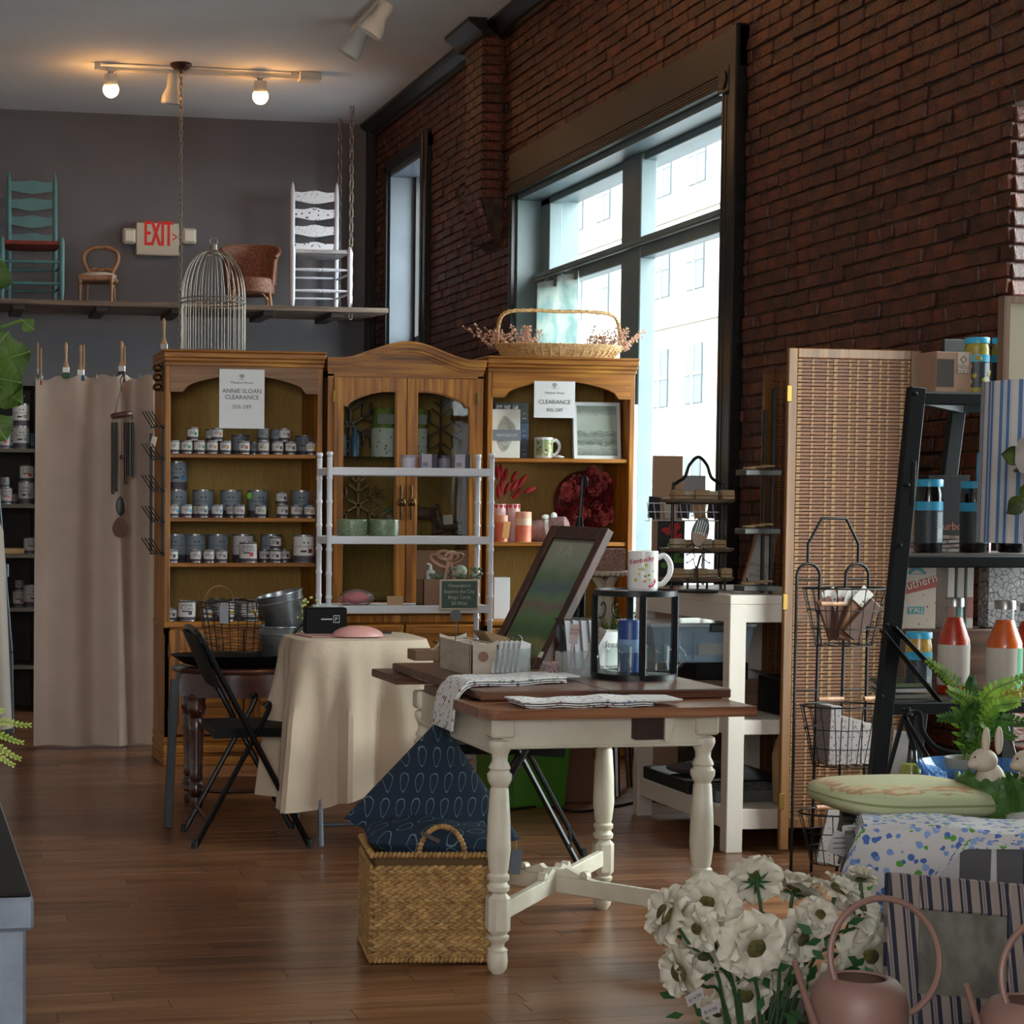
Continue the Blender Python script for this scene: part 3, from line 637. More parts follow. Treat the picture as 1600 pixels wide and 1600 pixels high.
for p,q in (((LX,FY),(RX,BY)),((LX,BY),(RX,FY))):
    b = MB(); b.beam((*p,.165),(*q,.165),.022,.05,.003,up=(0,0,1)); d = Vector((q[0]-p[0],q[1]-p[1],0)); L = d.length; an = math.atan2(d.y,d.x)
    n = 20; curve = [(-.15,.19)]+[(-.15+.3*i/n,.19+.035*math.sin(math.pi*i/n)**2*(1.0 if abs(i/n-.5) > .13 else .55)) for i in range(1,n)]+[(.15,.19)]
    b.prism(curve,.022,Matrix.Translation((p[0]+d.x/2,p[1]+d.y/2,0)) @ Matrix.Rotation(an,4,'Z') @ Matrix.Translation((0,-.011,0)))
    for s in (-1,1): b.lathe([(0,-.011),(.014,-.011),(.014,.011),(0,.011)],10,Matrix.Translation((p[0]+d.x/2,p[1]+d.y/2,0)) @ Matrix.Rotation(an,4,'Z') @ Matrix.Translation((s*.105,0,.2)) @ Matrix.Rotation(math.radians(90),4,'X'))
    b.build('cross_stretcher',m_cream,dt)
zl = ZA+.027
pf = [P(772,1095,FY-.06).x,P(1182,1100,FY-.07).x]
b = MB(); c = .022; ya = FY-.075
b.add([(x,y,z) for z in (ZA,zl) for x,y in ((pf[0]+c,ya),(pf[1],ya),(pf[1],5.18),(pf[0]-.03,5.18),(pf[0]-.03,ya+.06),(pf[0]-.012,ya+.02))],[(5,4,3,2,1,0),(6,7,8,9,10,11)]+[(i,(i+1) % 6,6+(i+1) % 6,6+i) for i in range(6)]); b.build('front_leaf',wood('leaf_walnut','#5a3524','#7d4f36','#9a6a4a','x',rough=.3,coat=.25),dt)
ZT = zl+.028; tx1 = G(1143,1076,ZT).x; tyf = 5.10
for i,(a,e) in enumerate(((LX-.01,1.96),(1.962,tx1))):
    b = MB(); b.box(a,e,tyf,6.08,zl+.002,ZT,.004); b.build('top_board',m_ttop,dt)
b = MB(); b.box(LX-.05,tx1,5.9,6.2,ZA,zl,.004); b.build('rear_leaf',m_ttop,dt)
b = MB(); b.box(LX-.03,LX+.01,tyf+.02,5.62,ZA+.002,zl,.003); b.build('slide_rail',m_ttop,dt)
xb = P(1040,1120,FY-.03).x; b = MB(); b.prism([(-.012,.634),(.004,.634),(.004,.652),(.014,.68),(.014,ZA),(-.012,ZA)],.03,Matrix.Translation((xb,FY-.058,0))); b.build('leaf_bracket',m_cream,dt); b = MB(); b.box(xb-.095,xb-.012,FY-.05,FY-.0201,.638,ZA,.002); b.build('slide_block',mat('dark_slide','#2a1810',.6),dt)

# ================================================================== CONSOLE TABLE
m_cons = mat('off_white_laminate','#c9bdb0',.5,col2='#c2b5a8',scale=3)
KX0,KX1,KY0,KY1 = 2.985,3.52,6.56,7.47; ZK = .95
ct = thing('console_table','off-white tiered console table with two lower shelves by the window','table',((KX0+KX1)/2,(KY0+KY1)/2,0))
for x in (KX0,KX1-.065):
    for y in (KY0,KY1-.055): b = MB(); b.box(x,x+.065,y,y+.055,0,ZK-.035,.003); b.build('leg',m_cons,ct)
b = MB(); b.box(KX0,KX1,KY0,KY1,ZK-.035,ZK,.003); b.build('tabletop',m_cons,ct)
b = MB(); b.box(KX0+.004,KX0+.03,KY0+.05,KY1-.05,ZK-.1,ZK-.035); b.box(KX0+.06,KX1-.06,KY0+.004,KY0+.03,ZK-.1,ZK-.035); b.box(KX1-.03,KX1-.004,KY0+.05,KY1-.05,ZK-.1,ZK-.035); b.build('apron',m_cons,ct)
ZK1 = .49; ZK0 = .16
for z,t in ((ZK1,.055),(ZK0,.075)):
    b = MB(); b.box(KX0+.01,KX1-.01,KY0+.01,KY1-.01,z-t,z,.003); b.build('lower_shelf',m_cons,ct)

# ================================================================== FOLDING SCREENS
m_pine = wood('screen_pine','#523010','#6d441c','#82582c','z',rough=.45)
m_weave = mat('woven_bamboo','#5a3013',.62,col2='#74461f',scale=30,stretch=(2,2,30),vary=.2)
m_cordw = flat('#86643c',.7)
def screen_panel(par,w,h,tf,dense=True):
    for x in (0,w-.036): b = MB(); b.box(x,x+.036,-.01,.01,.02,h,.003,tf); b.build('stile',m_pine,par)
    for z in (.1,h-.036): b = MB(); b.box(.036,w-.036,-.01,.01,z,z+.036,.003,tf); b.build('rail',m_pine,par)
    b = MB(); z = .137; k = 0
    while z < h-.038:
        b.box(.03,w-.03,-.003,.002,z,z+.0092,0,tf); z += .0126; k += 1
    sl = b.build('bamboo_slats',m_weave,par); sl['kind'] = 'stuff'
    b = MB()
    grp = [.09,.19,.3,.36,.47,.53,.62,.7,.76,.87,.92]; z = .137; k = 0
    while z < h-.038:
        for g,gx in enumerate(grp):
            ww = .009 if g % 3 else .014; b.box(gx*w-ww/2,gx*w+ww/2,-.0052 if (k+g) % 2 else -.0042,-.003,z-.002 if (k+g) % 2 else z+.001,z+.0085,0,tf)
        z += .0126; k += 1
    wv = b.build('woven_cords',m_cordw,par); wv['kind'] = 'stuff'
sy = 6.50; sx = P(1224,900,sy).x
scr = thing('folding_screen','woven bamboo folding screen with pale pine frame behind the wire rack','screen',(sx+.25,sy,0))
HS = P(1300,545,sy).z; sw = P(1428,900,sy).x-sx
screen_panel(scr,sw,HS,Matrix.Translation((sx,sy,0)))
screen_panel(scr,sw,HS,Matrix.Translation((sx+sw+.01,sy+.01,0)) @ Matrix.Rotation(math.radians(97),4,'Z'))
for z in (P(1222,615,sy).z,P(1222,940,sy).z,.2): b = MB(); b.box(sx-.008,sx+.012,sy-.018,sy-.01,z-.03,z+.03,.002); b.build('hinge',MATS['bright_brass'],scr)
p2 = P(1187,900,7.75)
scr2 = thing('folding_screen','second bamboo screen panel standing further back against the brick, beside the window','screen',(p2.x+.2,7.75,0))
screen_panel(scr2,.42,P(1200,584,7.75).z,Matrix.Translation((p2.x,7.75,0)))
# ================================================================== CEILING LIGHTS
m_trk = mat('track_enamel','#c9c2b8',.4)
m_bulb = mat('lit_bulb','#ffe0b0',.4,emit='#ffb765',estr=34)
def track_head(par,p,tilt,turn,lit):
    h = thing('x','','',p); bpy.data.objects.remove(h)
    T = Matrix.Translation(p) @ Matrix.Rotation(turn,4,'Z') @ Matrix.Rotation(tilt,4,'X')
    b = MB(); b.cyl((p[0],p[1],p[2]),(p[0],p[1],p[2]-.06),.012,n=10); b.box(p[0]-.02,p[0]+.02,p[1]-.03,p[1]+.03,p[2]-.012,p[2]+.01,.003); hd = b.build('lamp_head',m_trk,par)
    T2 = Matrix.Translation((0,0,-.07)); T3 = Matrix.Translation(p) @ T2 @ Matrix.Rotation(turn,4,'Z') @ Matrix.Rotation(tilt,4,'X')
    b = MB()
    if lit:
        b.lathe([(0,.05),(.04,.05),(.048,.03),(.05,-.02),(.046,-.03),(.044,-.02),(.03,.03),(0,.03)],18,T3); b.build('socket_cup',m_trk,hd)
        b = MB(); b.ell((0,0,-.06),(.056,.056,.056),20,12,T3); b.build('bulb',m_bulb,hd)
    else:
        b.lathe([(0,.07),(.038,.068),(.045,.055),(.045,-.02),(.05,-.04),(.072,-.085),(.075,-.13),(.072,-.14),(.068,-.13),(.06,-.08),(0,-.05)],20,T3); b.build('bell_shade',m_trk,hd)
        b = MB(); b.lathe([(0,-.1),(.03,-.102),(.05,-.11),(.055,-.1),(.04,-.06),(0,-.06)],16,T3); b.build('unlit_bulb',flat('#8d8a85',.2),hd)
zt_ = ZC-.03
t1 = thing('track_light','white ceiling track light with two glowing bulbs near the back wall','light',(2.0,13.53,ZC))
b = MB(); b.box(1.36,2.83,13.512,13.548,ZC-.05,ZC-.026,.003); b.box(1.36,1.4,13.52,13.54,ZC-.03,ZC); b.box(2.76,2.8,13.52,13.54,ZC-.03,ZC); b.build('track',m_trk,t1)
b = MB(); b.box(2.81,2.97,13.48,13.58,ZC-.06,ZC,.006); b.box(2.0,2.85,13.58,13.605,ZC-.02,ZC,.003); b.build('feed_box',m_trk,t1)
for px,lit in ((173,True),(271,False),(407,True)):
    x = P(px,110,13.53).x; track_head(t1,(x,13.53,ZC-.05),math.radians(12 if lit else 8),math.radians(-15 if lit else 30),lit)
t2 = thing('track_light','white ceiling track with two unlit bell lamps aimed at the brick wall','light',(2.87,10.5,ZC))
b = MB(); b.box(2.852,2.888,6.9,12.12,ZC-.05,ZC-.024,.003); b.build('track',m_trk,t2)
for y in (11.93,11.36): track_head(t2,(2.87,y,ZC-.05),math.radians(32),math.radians(70),False)
for y in (10.1,8.8,7.2): track_head(t2,(2.87,y,ZC-.05),math.radians(32),math.radians(70),True)
m_chain = mat('aged_chain','#8d8378',.4,.7)
_lk = MB(); _lk.tube([(.008*math.cos(a)*(1 if abs(math.cos(a)) < .9 else 1),0,.0125*(1 if math.sin(a) > 0 else -1)+.008*math.sin(a)) for a in [math.pi*2*k/12+.001 for k in range(12)]],.0032,5,closed=True)
linkm = _lk.mesh('link'); linkm.materials.append(m_chain)
def chain(par,x,y,ztop,zbot,sc=1.0):
    z = ztop; k = 0; L = root_loc(par)
    while z > zbot:
        o = bpy.data.objects.new('link',linkm); COL.objects.link(o); o.parent = par; o.location = Vector((x,y,z))-L; o.rotation_euler = (0,0,(math.pi/2 if k % 2 else 0)+.3); o.scale = (sc,sc,sc); z -= .032*sc; k += 1
YPD = 13.44; pr_ = P(283,103,YPD)
pc = thing('pendant_chain','dark ceiling rose with long thin chain hanging down behind the birdcage','chain',(pr_.x,YPD,ZC))
b = MB(); b.lathe([(0,0),(.075,0),(.078,-.012),(.055,-.035),(.02,-.045),(.008,-.07),(0,-.07)],20,Matrix.Translation((pr_.x,YPD,ZC))); b.build('ceiling_rose',mat('bronze_rose','#4a3327',.4,.6),pc)
chain(pc,pr_.x,YPD,ZC-.08,2.2,1.25)
b = MB(); b.lathe([(0,.0),(.01,0),(.03,-.03),(.16,-.16),(.17,-.18),(.15,-.17),(0,-.05)],24,Matrix.Translation((pr_.x,YPD,2.2))); b.build('lamp_shade',MATS['bronze_rose'],pc)

# ================================================================== HANGING SHELF AND CHAIRS
m_plank = wood('weathered_plank','#4e4037','#6b584b','#86705f','x',rough=.7)
YS0,YS1 = 14.46,15.12; zs = 2.788
hs = thing('hanging_shelf','long weathered board shelf hung on chains along the grey wall','shelf',(2,14.8,zs))
for k in range(3): b = MB(); w_ = (YS1-YS0)/3; b.box(-.4,3.725-.03*k,YS0+k*w_,YS0+(k+1)*w_-.008,zs-.038,zs,.004); b.build('board',m_plank,hs)
for x in (.85,1.47,2.04,2.75,3.28): b = MB(); b.box(x,x+.09,YS0+.03,YS1-.03,zs-.075,zs-.038,.003); b.build('batten',mat('dark_batten','#3a2f29',.8),hs)
for y,nm in ((14.575,'front'),(15.08,'rear')):
    x = P(549,300,y).x if nm == 'front' else P(531,300,y).x
    c = thing('shelf_chain','%s steel chain holding up the hanging shelf near the white chair' % nm,'chain',(x,y,zs))
    chain(c,x,y,ZC-.03,zs-.06,1.75); b = MB(); b.tube(arc((x,y,ZC-.02),.015,-90,180,10),.004,6); b.build('ceiling_hook',m_chain,c)
b = MB(); b.box(P(213,478,14.63).x,P(345,478,14.63).x,14.61,14.64,zs,zs+.016,.003); b.thing('loose_batten',wood('raw_batten','#7a5536','#946a46','#a87e58','x'),'thin loose strip of wood lying on the hanging shelf','board')
def ladder_chair(label,loc,mp,ms,mseat,rz=0):
    r = thing('ladderback_chair',label,'chair',loc,rz); r.scale = (.95,.95,.95); H = 1.085; wr,wf,dp = .185,.235,.2
    for x in (-wr,wr):
        b = MB(); b.lathe([(0,0),(.013,0),(.02,.08),(.021,.6),(.02,H-.1),(.012,H-.03),(0,H)],12,Matrix.Translation((x,dp,0))); b.build('rear_post',mp,r,False)
    for x in (-wf,wf):
        b = MB(); b.lathe([(0,0),(.013,0),(.021,.08),(.022,.46),(.018,.485),(.012,.5),(0,.502)],12,Matrix.Translation((x,-dp,0))); b.build('front_post',mp,r,False)
    for k in range(4):
        z = .51+k*.137; n = 12; hh = .06+.004*k
        top = [(-wr+2*wr*i/n,z+hh+.014*math.sin(math.pi*i/n)*(1 if i % n else 0)+.006*math.cos(4*math.pi*i/n)) for i in range(n+1)]; bot = [(-wr+2*wr*i/n,z+.012*math.cos(2*math.pi*i/n)-.006) for i in range(n+1)]
        b = MB(); b.prism(bot+top[::-1],.012,Matrix.Translation((0,dp-.006,0))); b.build('slat',ms[k % len(ms)],r,False)
    b = MB()
    def seat(u,v):
        y = -dp-.012+(2*dp+.024)*v; w_ = wf+(wr-wf)*v+.01; x = -w_+2*w_*u
        return (x,y,.445-.018*math.sin(math.pi*u)*math.sin(math.pi*v)+.004*math.sin(90*(u if abs(u-.5) > abs(v-.5) else v)))
    b.grid(seat,24,20,-.03); b.build('woven_seat',mseat,r,False)
    def rung(p,q,rr=.011):
        b = MB(); p,q = Vector(p),Vector(q); b.tube([p,p.lerp(q,.12),p.lerp(q,.46),p.lerp(q,.485),p.lerp(q,.5),p.lerp(q,.515),p.lerp(q,.54),p.lerp(q,.88),q],[rr*.7,rr,rr*1.35,rr*1.4,rr*1.1,rr*1.4,rr*1.35,rr,rr*.7],8); b.build('rung',mp,r,False)
    for z in (.14,.31): rung((-wf,-dp,z),(wf,-dp,z)); rung((-wr,dp,z-.02),(wr,dp,z-.02),.008)
    for s in (-1,1):
        for z in (.12,.28): rung((s*wf,-dp,z),(s*wr,dp,z),.008)
    return r
m_wch = mat('white_chair_paint','#c6c6d2',.4); m_dots = print_mat('black_spots_on_white','#d2d2da',['#1d1d22'],55,.5,.2,.9); m_dots2 = print_mat('big_black_spots','#d2d2da',['#1d1d22'],34,.5,.26,.9)
m_rush = mat('white_rush','#b5b0b4',.8,col2='#8f8a8e',scale=12,stretch=(1,14,1),bump=.4,bscale=40)
yc = 14.78
ladder_chair('white ladderback chair with black spotted slats beside the shelf chains',(P(496,486,yc).x,yc,zs),m_wch,[m_dots2,m_dots,m_dots2,m_dots],m_rush,math.radians(-4))
m_tl = mat('teal_chair_paint','#4f7f84',.45,col2='#477478',scale=6); m_tdot = print_mat('teal_slat_flower','#4f7f84',['#9a8a55'],7,.45,.05,0)
ladder_chair('teal ladderback chair with rust red woven seat at left end of hanging shelf',(P(50,468,yc).x,yc,zs),m_tl,[m_tl],mat('rust_red_rush','#6e2a22',.8,col2='#83352b',scale=14,bump=.4,bscale=60),math.radians(-4))
# small balloon-back chair
yb = 14.72; m_bw = wood('blond_beech','#7a5236','#93684a','#a87e5e','z',rough=.45); xb_ = P(153,470,yb).x
bc = thing('balloon_back_chair','small blond balloon-back chair with padded seat on the hanging shelf','chair',(xb_,yb,zs),math.radians(-14))
b = MB(); pts = [(-.1,.13,.2),(-.09,.14,.25),(-.13,.155,.34),(-.125,.165,.41),(-.06,.17,.45),(0,.17,.455),(.06,.17,.45),(.125,.165,.41),(.13,.155,.34),(.09,.14,.25),(.1,.13,.2)]
b.tube(smooth_path(pts,5),.016,10); b.build('balloon_back',m_bw,bc,False)
b = MB(); b.tube(smooth_path([(-.1,.142,.27),(-.04,.145,.285),(0,.145,.275),(.04,.145,.285),(.1,.142,.27)],5),.012,8); b.build('back_rail',m_bw,bc,False)
b = MB(); b.box(-.14,.14,-.14,.14,.165,.21,.012); b.build('seat_frame',m_bw,bc,False)
b = MB(); b.ell((0,0,.21),(.145,.145,.035),20,10); b.build('seat_cushion',mat('pale_linen','#b8aca2',.85),bc,False)
for s in (-1,1):
    b = MB(); b.lathe([(0,0),(.009,0),(.013,.03),(.009,.04),(.015,.11),(.018,.13),(.011,.14),(.018,.16),(.018,.18)],10,Matrix.Translation((s*.12,-.12,0))); b.build('front_leg',m_bw,bc,False)
    b = MB(); b.tube([(s*.11,.17,0),(s*.105,.14,.1),(s*.1,.13,.2)],[.009,.012,.014],8); b.build('rear_leg',m_bw,bc,False)
# wicker tub chair
m_wick = mat('brown_wicker','#5e372a',.6,col2='#8a5a44',scale=60,bump=.6,bscale=120); yw = 14.72; xw = P(391,484,yw).x
wc = thing('wicker_armchair','small brown wicker tub chair beside the birdcage on the hanging shelf','chair',(xw,yw,zs),math.radians(-8))
b = MB(); N = 22
def tubback(u,v):
    a = math.radians(-35+250*u); fl = 1+.12*v; hh = .17+(.33-.13*(abs(u-.5)*2)**2.2)*v; w_ = .0035*math.sin(u*150)*math.cos(v*60)
    return ((.2+w_)*fl*math.cos(a),(.19+w_)*fl*math.sin(a),hh)
b.grid(tubback,64,20,.016); b.build('woven_back',m_wick,wc,False)
b = MB(); top = [Vector(tubback(i/40,1))+Vector((0,0,.004)) for i in range(41)]; b.tube(top,.016,8); b.build('braided_rim',m_wick,wc,False)
b = MB(); b.lathe([(0,.22),(.16,.225),(.185,.215),(.19,.2),(.19,.11),(.18,.1),(0,.1)],28,Matrix.Translation((0,-.01,0))); b.build('seat',m_wick,wc,False)
for i in range(9): pass
for (lx,ly) in ((-.14,-.13),(.14,-.13),(-.13,.12),(.13,.12)):
    b = MB(); b.tube([(lx*1.1,ly*1.1,0),(lx,ly,.12)],.013,8); b.build('leg',m_bw,wc,False)
b = MB(); b.tube(smooth_path([(-.15,-.14,.02),(-.08,-.15,.1),(0,-.155,.1)],4),.008,6); b.tube(smooth_path([(.15,-.14,.02),(.08,-.15,.1),(0,-.155,.1)],4),.008,6); b.build('curved_brace',m_bw,wc,False)

# ================================================================== EXIT SIGN
ye = YB-.07; a = P(213,347,ye); e = P(281,400,ye); xs,zs_ = a.x,e.z
ex = thing('exit_sign','white emergency EXIT sign with red letters and two lamp heads on grey wall','sign',((a.x+e.x)/2,YB,e.z))
m_ivory = mat('ivory_plastic','#b9b2a4',.5)
b = MB(); b.box(a.x,e.x,ye,YB-.001,e.z,a.z,.008); b.build('housing',m_ivory,ex)
hgt = a.z-e.z; b = MB(); [b.text('EXIT',.28,Matrix.Translation((P(247.5,370,ye).x+k*.005,ye-.002-.0002*k,e.z+hgt*.3)) @ Matrix.Diagonal((.40,1,1,1))) for k in (-1,0,1)]; b.text('>',.13,Matrix.Translation((P(273,370,ye).x,ye-.002,e.z+hgt*.4)) @ Matrix.Diagonal((.6,1,1,1))); b.build('red_letters',mat('exit_red','#b01015',.5,emit='#d01018',estr=.08),ex)
for x0_,x1_,yy in ((192,213,0),(285,307,0)):
    p,q = P(x0_,356,ye),P(x1_,381,ye); b = MB(); b.box(p.x,q.x,ye+.0,YB-.001,q.z,p.z,.012); lh = b.build('lamp_head',m_ivory,ex)
    b = MB(); b.box(p.x+.012,q.x-.012,ye-.01,ye+.01,q.z+.012,p.z-.012,.012); b.build('lens',mat('frosted_lens','#cfcac2',.25),lh)
b = MB(); p = P(281,370,ye); b.box(e.x-.01,P(286,370,ye).x+.01,ye+.02,YB-.001,p.z-.02,p.z+.02); b.build('bracket',m_ivory,ex)

# ================================================================== BIRDCAGE
m_wire = mat('antique_wire','#8a8177',.4,.6); yk = 9.4; cp = P(333,540,yk); rad = .158; z0 = 2.014; zb_ = P(333,468,yk).z; ztp = P(333,392,yk).z
cg = thing('birdcage','domed wire birdcage standing on top of the left hutch','cage',(cp.x,yk,z0))
nb = 30; prof = [(rad*math.cos(t*math.pi/2)**.8 if t < 1 else .012,zb_+(ztp-zb_)*math.sin(t*math.pi/2)) for t in [i/10 for i in range(11)]]
b = MB()
for k in range(nb):
    an = 2*math.pi*k/nb; c_,s_ = math.cos(an),math.sin(an); b.tube([(cp.x+max(r,.012)*c_,yk+max(r,.012)*s_,z) for r,z in prof],.0016,4)
o = b.build('dome_wires',m_wire,cg); o['kind'] = 'stuff'; b = MB()
for k in range(nb):
    an = 2*math.pi*k/nb; b.tube([(cp.x+rad*math.cos(an),yk+rad*math.sin(an),z0),(cp.x+rad*math.cos(an),yk+rad*math.sin(an),zb_)],.0016,4)
o = b.build('bars',m_wire,cg); o['kind'] = 'stuff'
for z in (z0+.006,zb_,zb_-.02):
    b = MB(); b.tube(arc((cp.x,yk,z),rad,0,360,40,'xy')[:-1],.004,6,closed=True); b.build('hoop',m_wire,cg)
b = MB(); b.lathe([(.03,ztp-.02),(.026,ztp),(.02,ztp+.004),(.018,ztp+.03),(.006,ztp+.036),(0,ztp+.04)],14,Matrix.Translation((cp.x,yk,0))); b.build('finial_cap',m_wire,cg)
b = MB(); b.tube(arc((cp.x,yk,ztp+.045),.018,0,360,16)[:-1],.003,6,closed=True); b.build('hanging_ring',m_wire,cg)

# ================================================================== CURTAINS AND THINGS CLIPPED TO THEM
m_canvas = mat('drop_cloth_canvas','#b8a495',.9,col2='#c0ac9e',scale=5,bump=.2,bscale=30)
YU = 9.94; xa,xc_ = P(56,800,YU).x,P(262,800,YU).x; ztop = P(100,590,YU).z
def canv(u,v):        # u left->right, v bottom->top
    x = xa+(xc_-xa)*u; sag = .018*math.sin(u*math.pi*6)**2*(1 if v > .97 else 0)
    f = .03+.045*u; ph = 2*math.pi*(2.2*u+1.1*u*u); y = YU+f*math.sin(ph)*(.55+.45*v)+.012*math.sin(17*u+3*v)+.02*(1-v)**2*math.sin(9*u)
    z = .012+(ztop-.012+.03*math.sin(u*2.2)-.01*u)*v-sag
    return (x+.02*(1-v)*(u-.5),y,z)
b = MB(); b.grid(canv,90,40,.003); cu = b.thing('canvas_curtain',m_canvas,'beige canvas drop-cloth curtain clipped to a wire beside the left hutch','curtain',base=((xa+xc_)/2,YU,0))
b = MB()
def canv2(u,v):
    x = P(-60,900,YU).x+(P(-2+22*(1-v)**.8 if v < .75 else -2,900,YU).x-P(-60,900,YU).x)*u
    return (x,YU+.03+.03*math.sin(u*14)*(1-.6*v),.1+(1.55-.1)*v)
b.grid(canv2,24,24,.003); b.thing('tied_curtain',mat('white_drop_cloth','#b7aca2',.9),'second pale curtain gathered back at the far left edge','curtain',base=(P(-30,900,YU).x,YU,.1))
b = MB(); zw = ztop+.022; b.tube([(-.6,YU,zw+.02),(xa,YU,zw),(P(120,580,YU).x,YU,zw-.01),(xc_+.02,YU,zw+.035)],.002,5); b.thing('curtain_wire',flat('#55504c',.4,.8),'thin wire carrying the canvas curtain across the doorway','wire')
m_han = wood('brush_handle_wood','#8a6440','#a57b52','#b98f66','z'); m_fer = flat('#b8b4ae',.25,.9)
_fl = MB(); _fl.lathe([(0,.155),(.006,.152),(.009,.14),(.007,.1),(.006,.06),(.016,.03),(.017,.026)],12); _fl.v = [Vector((p.x,p.y*.45,p.z)) for p in _fl.v]
def brush(px,py,Y,kind,label,brist,hang=True):
    p = P(px,py,Y); r = thing('paint_brush',label,'paintbrush',p,0,'paintbrushes clipped along the curtain wire' if hang else None); b = MB()
    if kind == 'flat':
        b.v,b.f,b.sm = [v.copy() for v in _fl.v],list(_fl.f),list(_fl.sm); b.build('handle',m_han,r,False)
        b = MB(); b.box(-.018,.018,-.007,.007,-.002,.028,.002); b.build('ferrule',m_fer,r,False); b = MB(); b.box(-.018,.018,-.006,.006,-.03,-.002,.003); b.build('bristles',flat(brist,.9),r,False)
    else:
        b.tube([(0,0,0),(0,0,.05),(0,0,.13),(.001,0,.14)],[.004,.005,.0035,.001],8); b.build('handle',m_han,r,False)
        b = MB(); b.cyl((0,0,-.025),(0,0,.003),.0055,n=8); b.build('ferrule',m_fer,r,False); b = MB(); b.cyl((0,0,-.05),(0,0,-.025),.006,.003,8); b.build('bristles',flat(brist,.9),r,False)
brush(59,577,YU-.02,'thin','thin long-handled paintbrush at the left end of the curtain','#3a5a3a'); brush(64,586,YU-.02,'thin','short thin paintbrush beside the leftmost long brush','#8a4a3a')
brush(103,582,YU-.02,'flat','flat wooden paintbrush with silver ferrule clipped left of the curtain middle','#3d5a3c'); brush(126,586,YU-.02,'flat','flat wooden paintbrush with blue bristles on the curtain','#34607c'); brush(131,580,YU-.02,'thin','thin pale paintbrush just right of the blue-bristled brush','#6d5a3c')
brush(190,580,YU-.02,'flat','flat paintbrush clipped above the wind chime','#3c3c3c'); brush(194.5,582,YU-.02,'thin','thin brown paintbrush behind the wind chime hook','#5a4630')
pb_ = P(256,546,9.5); brush(256,546,9.5,'flat','flat paintbrush standing on top left corner of the hutch','#4a4a44',False)
for i,px in enumerate((66,106,126,151,178,186,218)):
    p = P(px,590,YU-.012); b = MB(); b.cbox((p.x,p.y,p.z),(.01,.012,.024),.002,(0,.15*(-1)**i,0)); b.tube([(p.x,p.y,p.z+.01),(p.x,p.y+.012,p.z+.02),(p.x,p.y+.012,zw)],.0018,5)
    b.thing('curtain_clip',flat('#8d8f8c',.3,.8),'small metal curtain clip, %s from the left along the canvas top' % ORD[i+1],'clip','clips along the curtain wire')
# wind chime
yv = YU-.1; pd = P(190,648,yv); wcz = thing('wind_chime','wind chime with dark tubes and a wooden sail hanging before the canvas curtain','wind chime',(pd.x,yv,P(190,838,yv).z))
m_chw = mat('dark_cherry_disc','#4a261d',.5,col2='#5a3025',scale=10)
b = MB(); b.lathe([(0,-.013),(.05,-.013),(.058,-.006),(.058,.006),(.05,.013),(0,.013)],24,Matrix.Translation(pd) @ Matrix.Rotation(math.radians(-9),4,'Y')); b.build('top_disc',m_chw,wcz)
b = MB(); hk = P(190,585,yv)
for dx in (-.035,.0,.035): b.tube([hk-Vector((0,0,.06)),pd+Vector((dx,0,.01))],.0014,4)
b.build('cords',flat('#2a221d'),wcz); b = MB(); b.tube(smooth_path([hk-Vector((0,0,.065)),hk+Vector((-.006,0,-.03)),hk+Vector((.006,0,0)),hk+Vector((0,.02,.012)),hk+Vector((0,.06,.012))],4),.003,6); b.build('hook',flat('#1d1a18',.4),wcz)
m_tube = mat('bronze_chime_tube','#241f1d',.3,.7)
for k,(px,y1) in enumerate(((176,772),(182,768),(196,756),(202,744),(207,745))):
    t_ = P(px,660,yv+.02*(-1)**k); q_ = P(px,y1,yv+.02*(-1)**k); b = MB(); b.cyl(t_,q_,.0085,n=10); b.cyl(t_+Vector((0,0,.03)),t_,.001,n=4); b.build('chime_tube',m_tube,wcz)
b = MB(); b.ell(P(190,714,yv),(.012,.012,.012),10,8); b.cyl(pd,P(188.5,776,yv),.001,n=4); b.build('clapper',m_chw,wcz)
q = P(188.5,791,yv); b = MB(); b.ell(q,(.024,.005,.05),20,12); b.build('oval_plate',flat('#17120f',.4),wcz)
q = P(188,824,yv); b = MB(); n = 24; b.prism([(q.x+.042*math.copysign(abs(math.cos(t))**.8,math.cos(t))*(1-.28*(math.sin(t) > 0)*math.sin(t)),q.z+.052*math.sin(t)) for t in [2*math.pi*i/n for i in range(n)]],.008,Matrix.Translation((0,yv-.004,0))); b.build('wind_sail',mat('chime_sail_wood','#5a372a',.6,col2='#6a4433',scale=9),wcz)
# bells and prong rack on the side of the left hutch
bl_ = thing('bell_strap','strap of three small bronze bells on the side of the left hutch','bells',P(243,606,9.22))
xh_ = C1[0]-.03
b = MB(); zt0,zt1 = P(246,566,9.25).z,P(246,612,9.25).z; b.box(C1[0]-.008,C1[0],9.235,9.265,zt1,zt0); b.build('strap',flat('#3a281b',.7),bl_)
for y in (575,590,605): z = P(243,y,9.25).z; b = MB(); b.ell((xh_,9.25,z),(.024,.022,.02),14,10); b.tube([(xh_-.02,9.232,z-.006),(xh_+.02,9.232,z-.006)],.002,5); b.build('bell',mat('aged_bronze','#5a4228',.3,.85),bl_)
rk = thing('prong_rack','black metal rack with upward prongs on the side of the left hutch','rack',(C1[0]-.02,9.22,P(250,868,9.2).z)); mb_ = mat('black_wrought','#171615',.45,.3)
z1r,z0r = P(252,664,9.18).z,P(252,868,9.18).z
b = MB(); b.box(C1[0]-.018,C1[0]-.004,9.165,9.18,z0r,z1r,.002); b.box(C1[0]-.075,C1[0]-.062,9.175,9.185,z0r+.02,z1r-.04,.002); b.build('upright',mb_,rk)
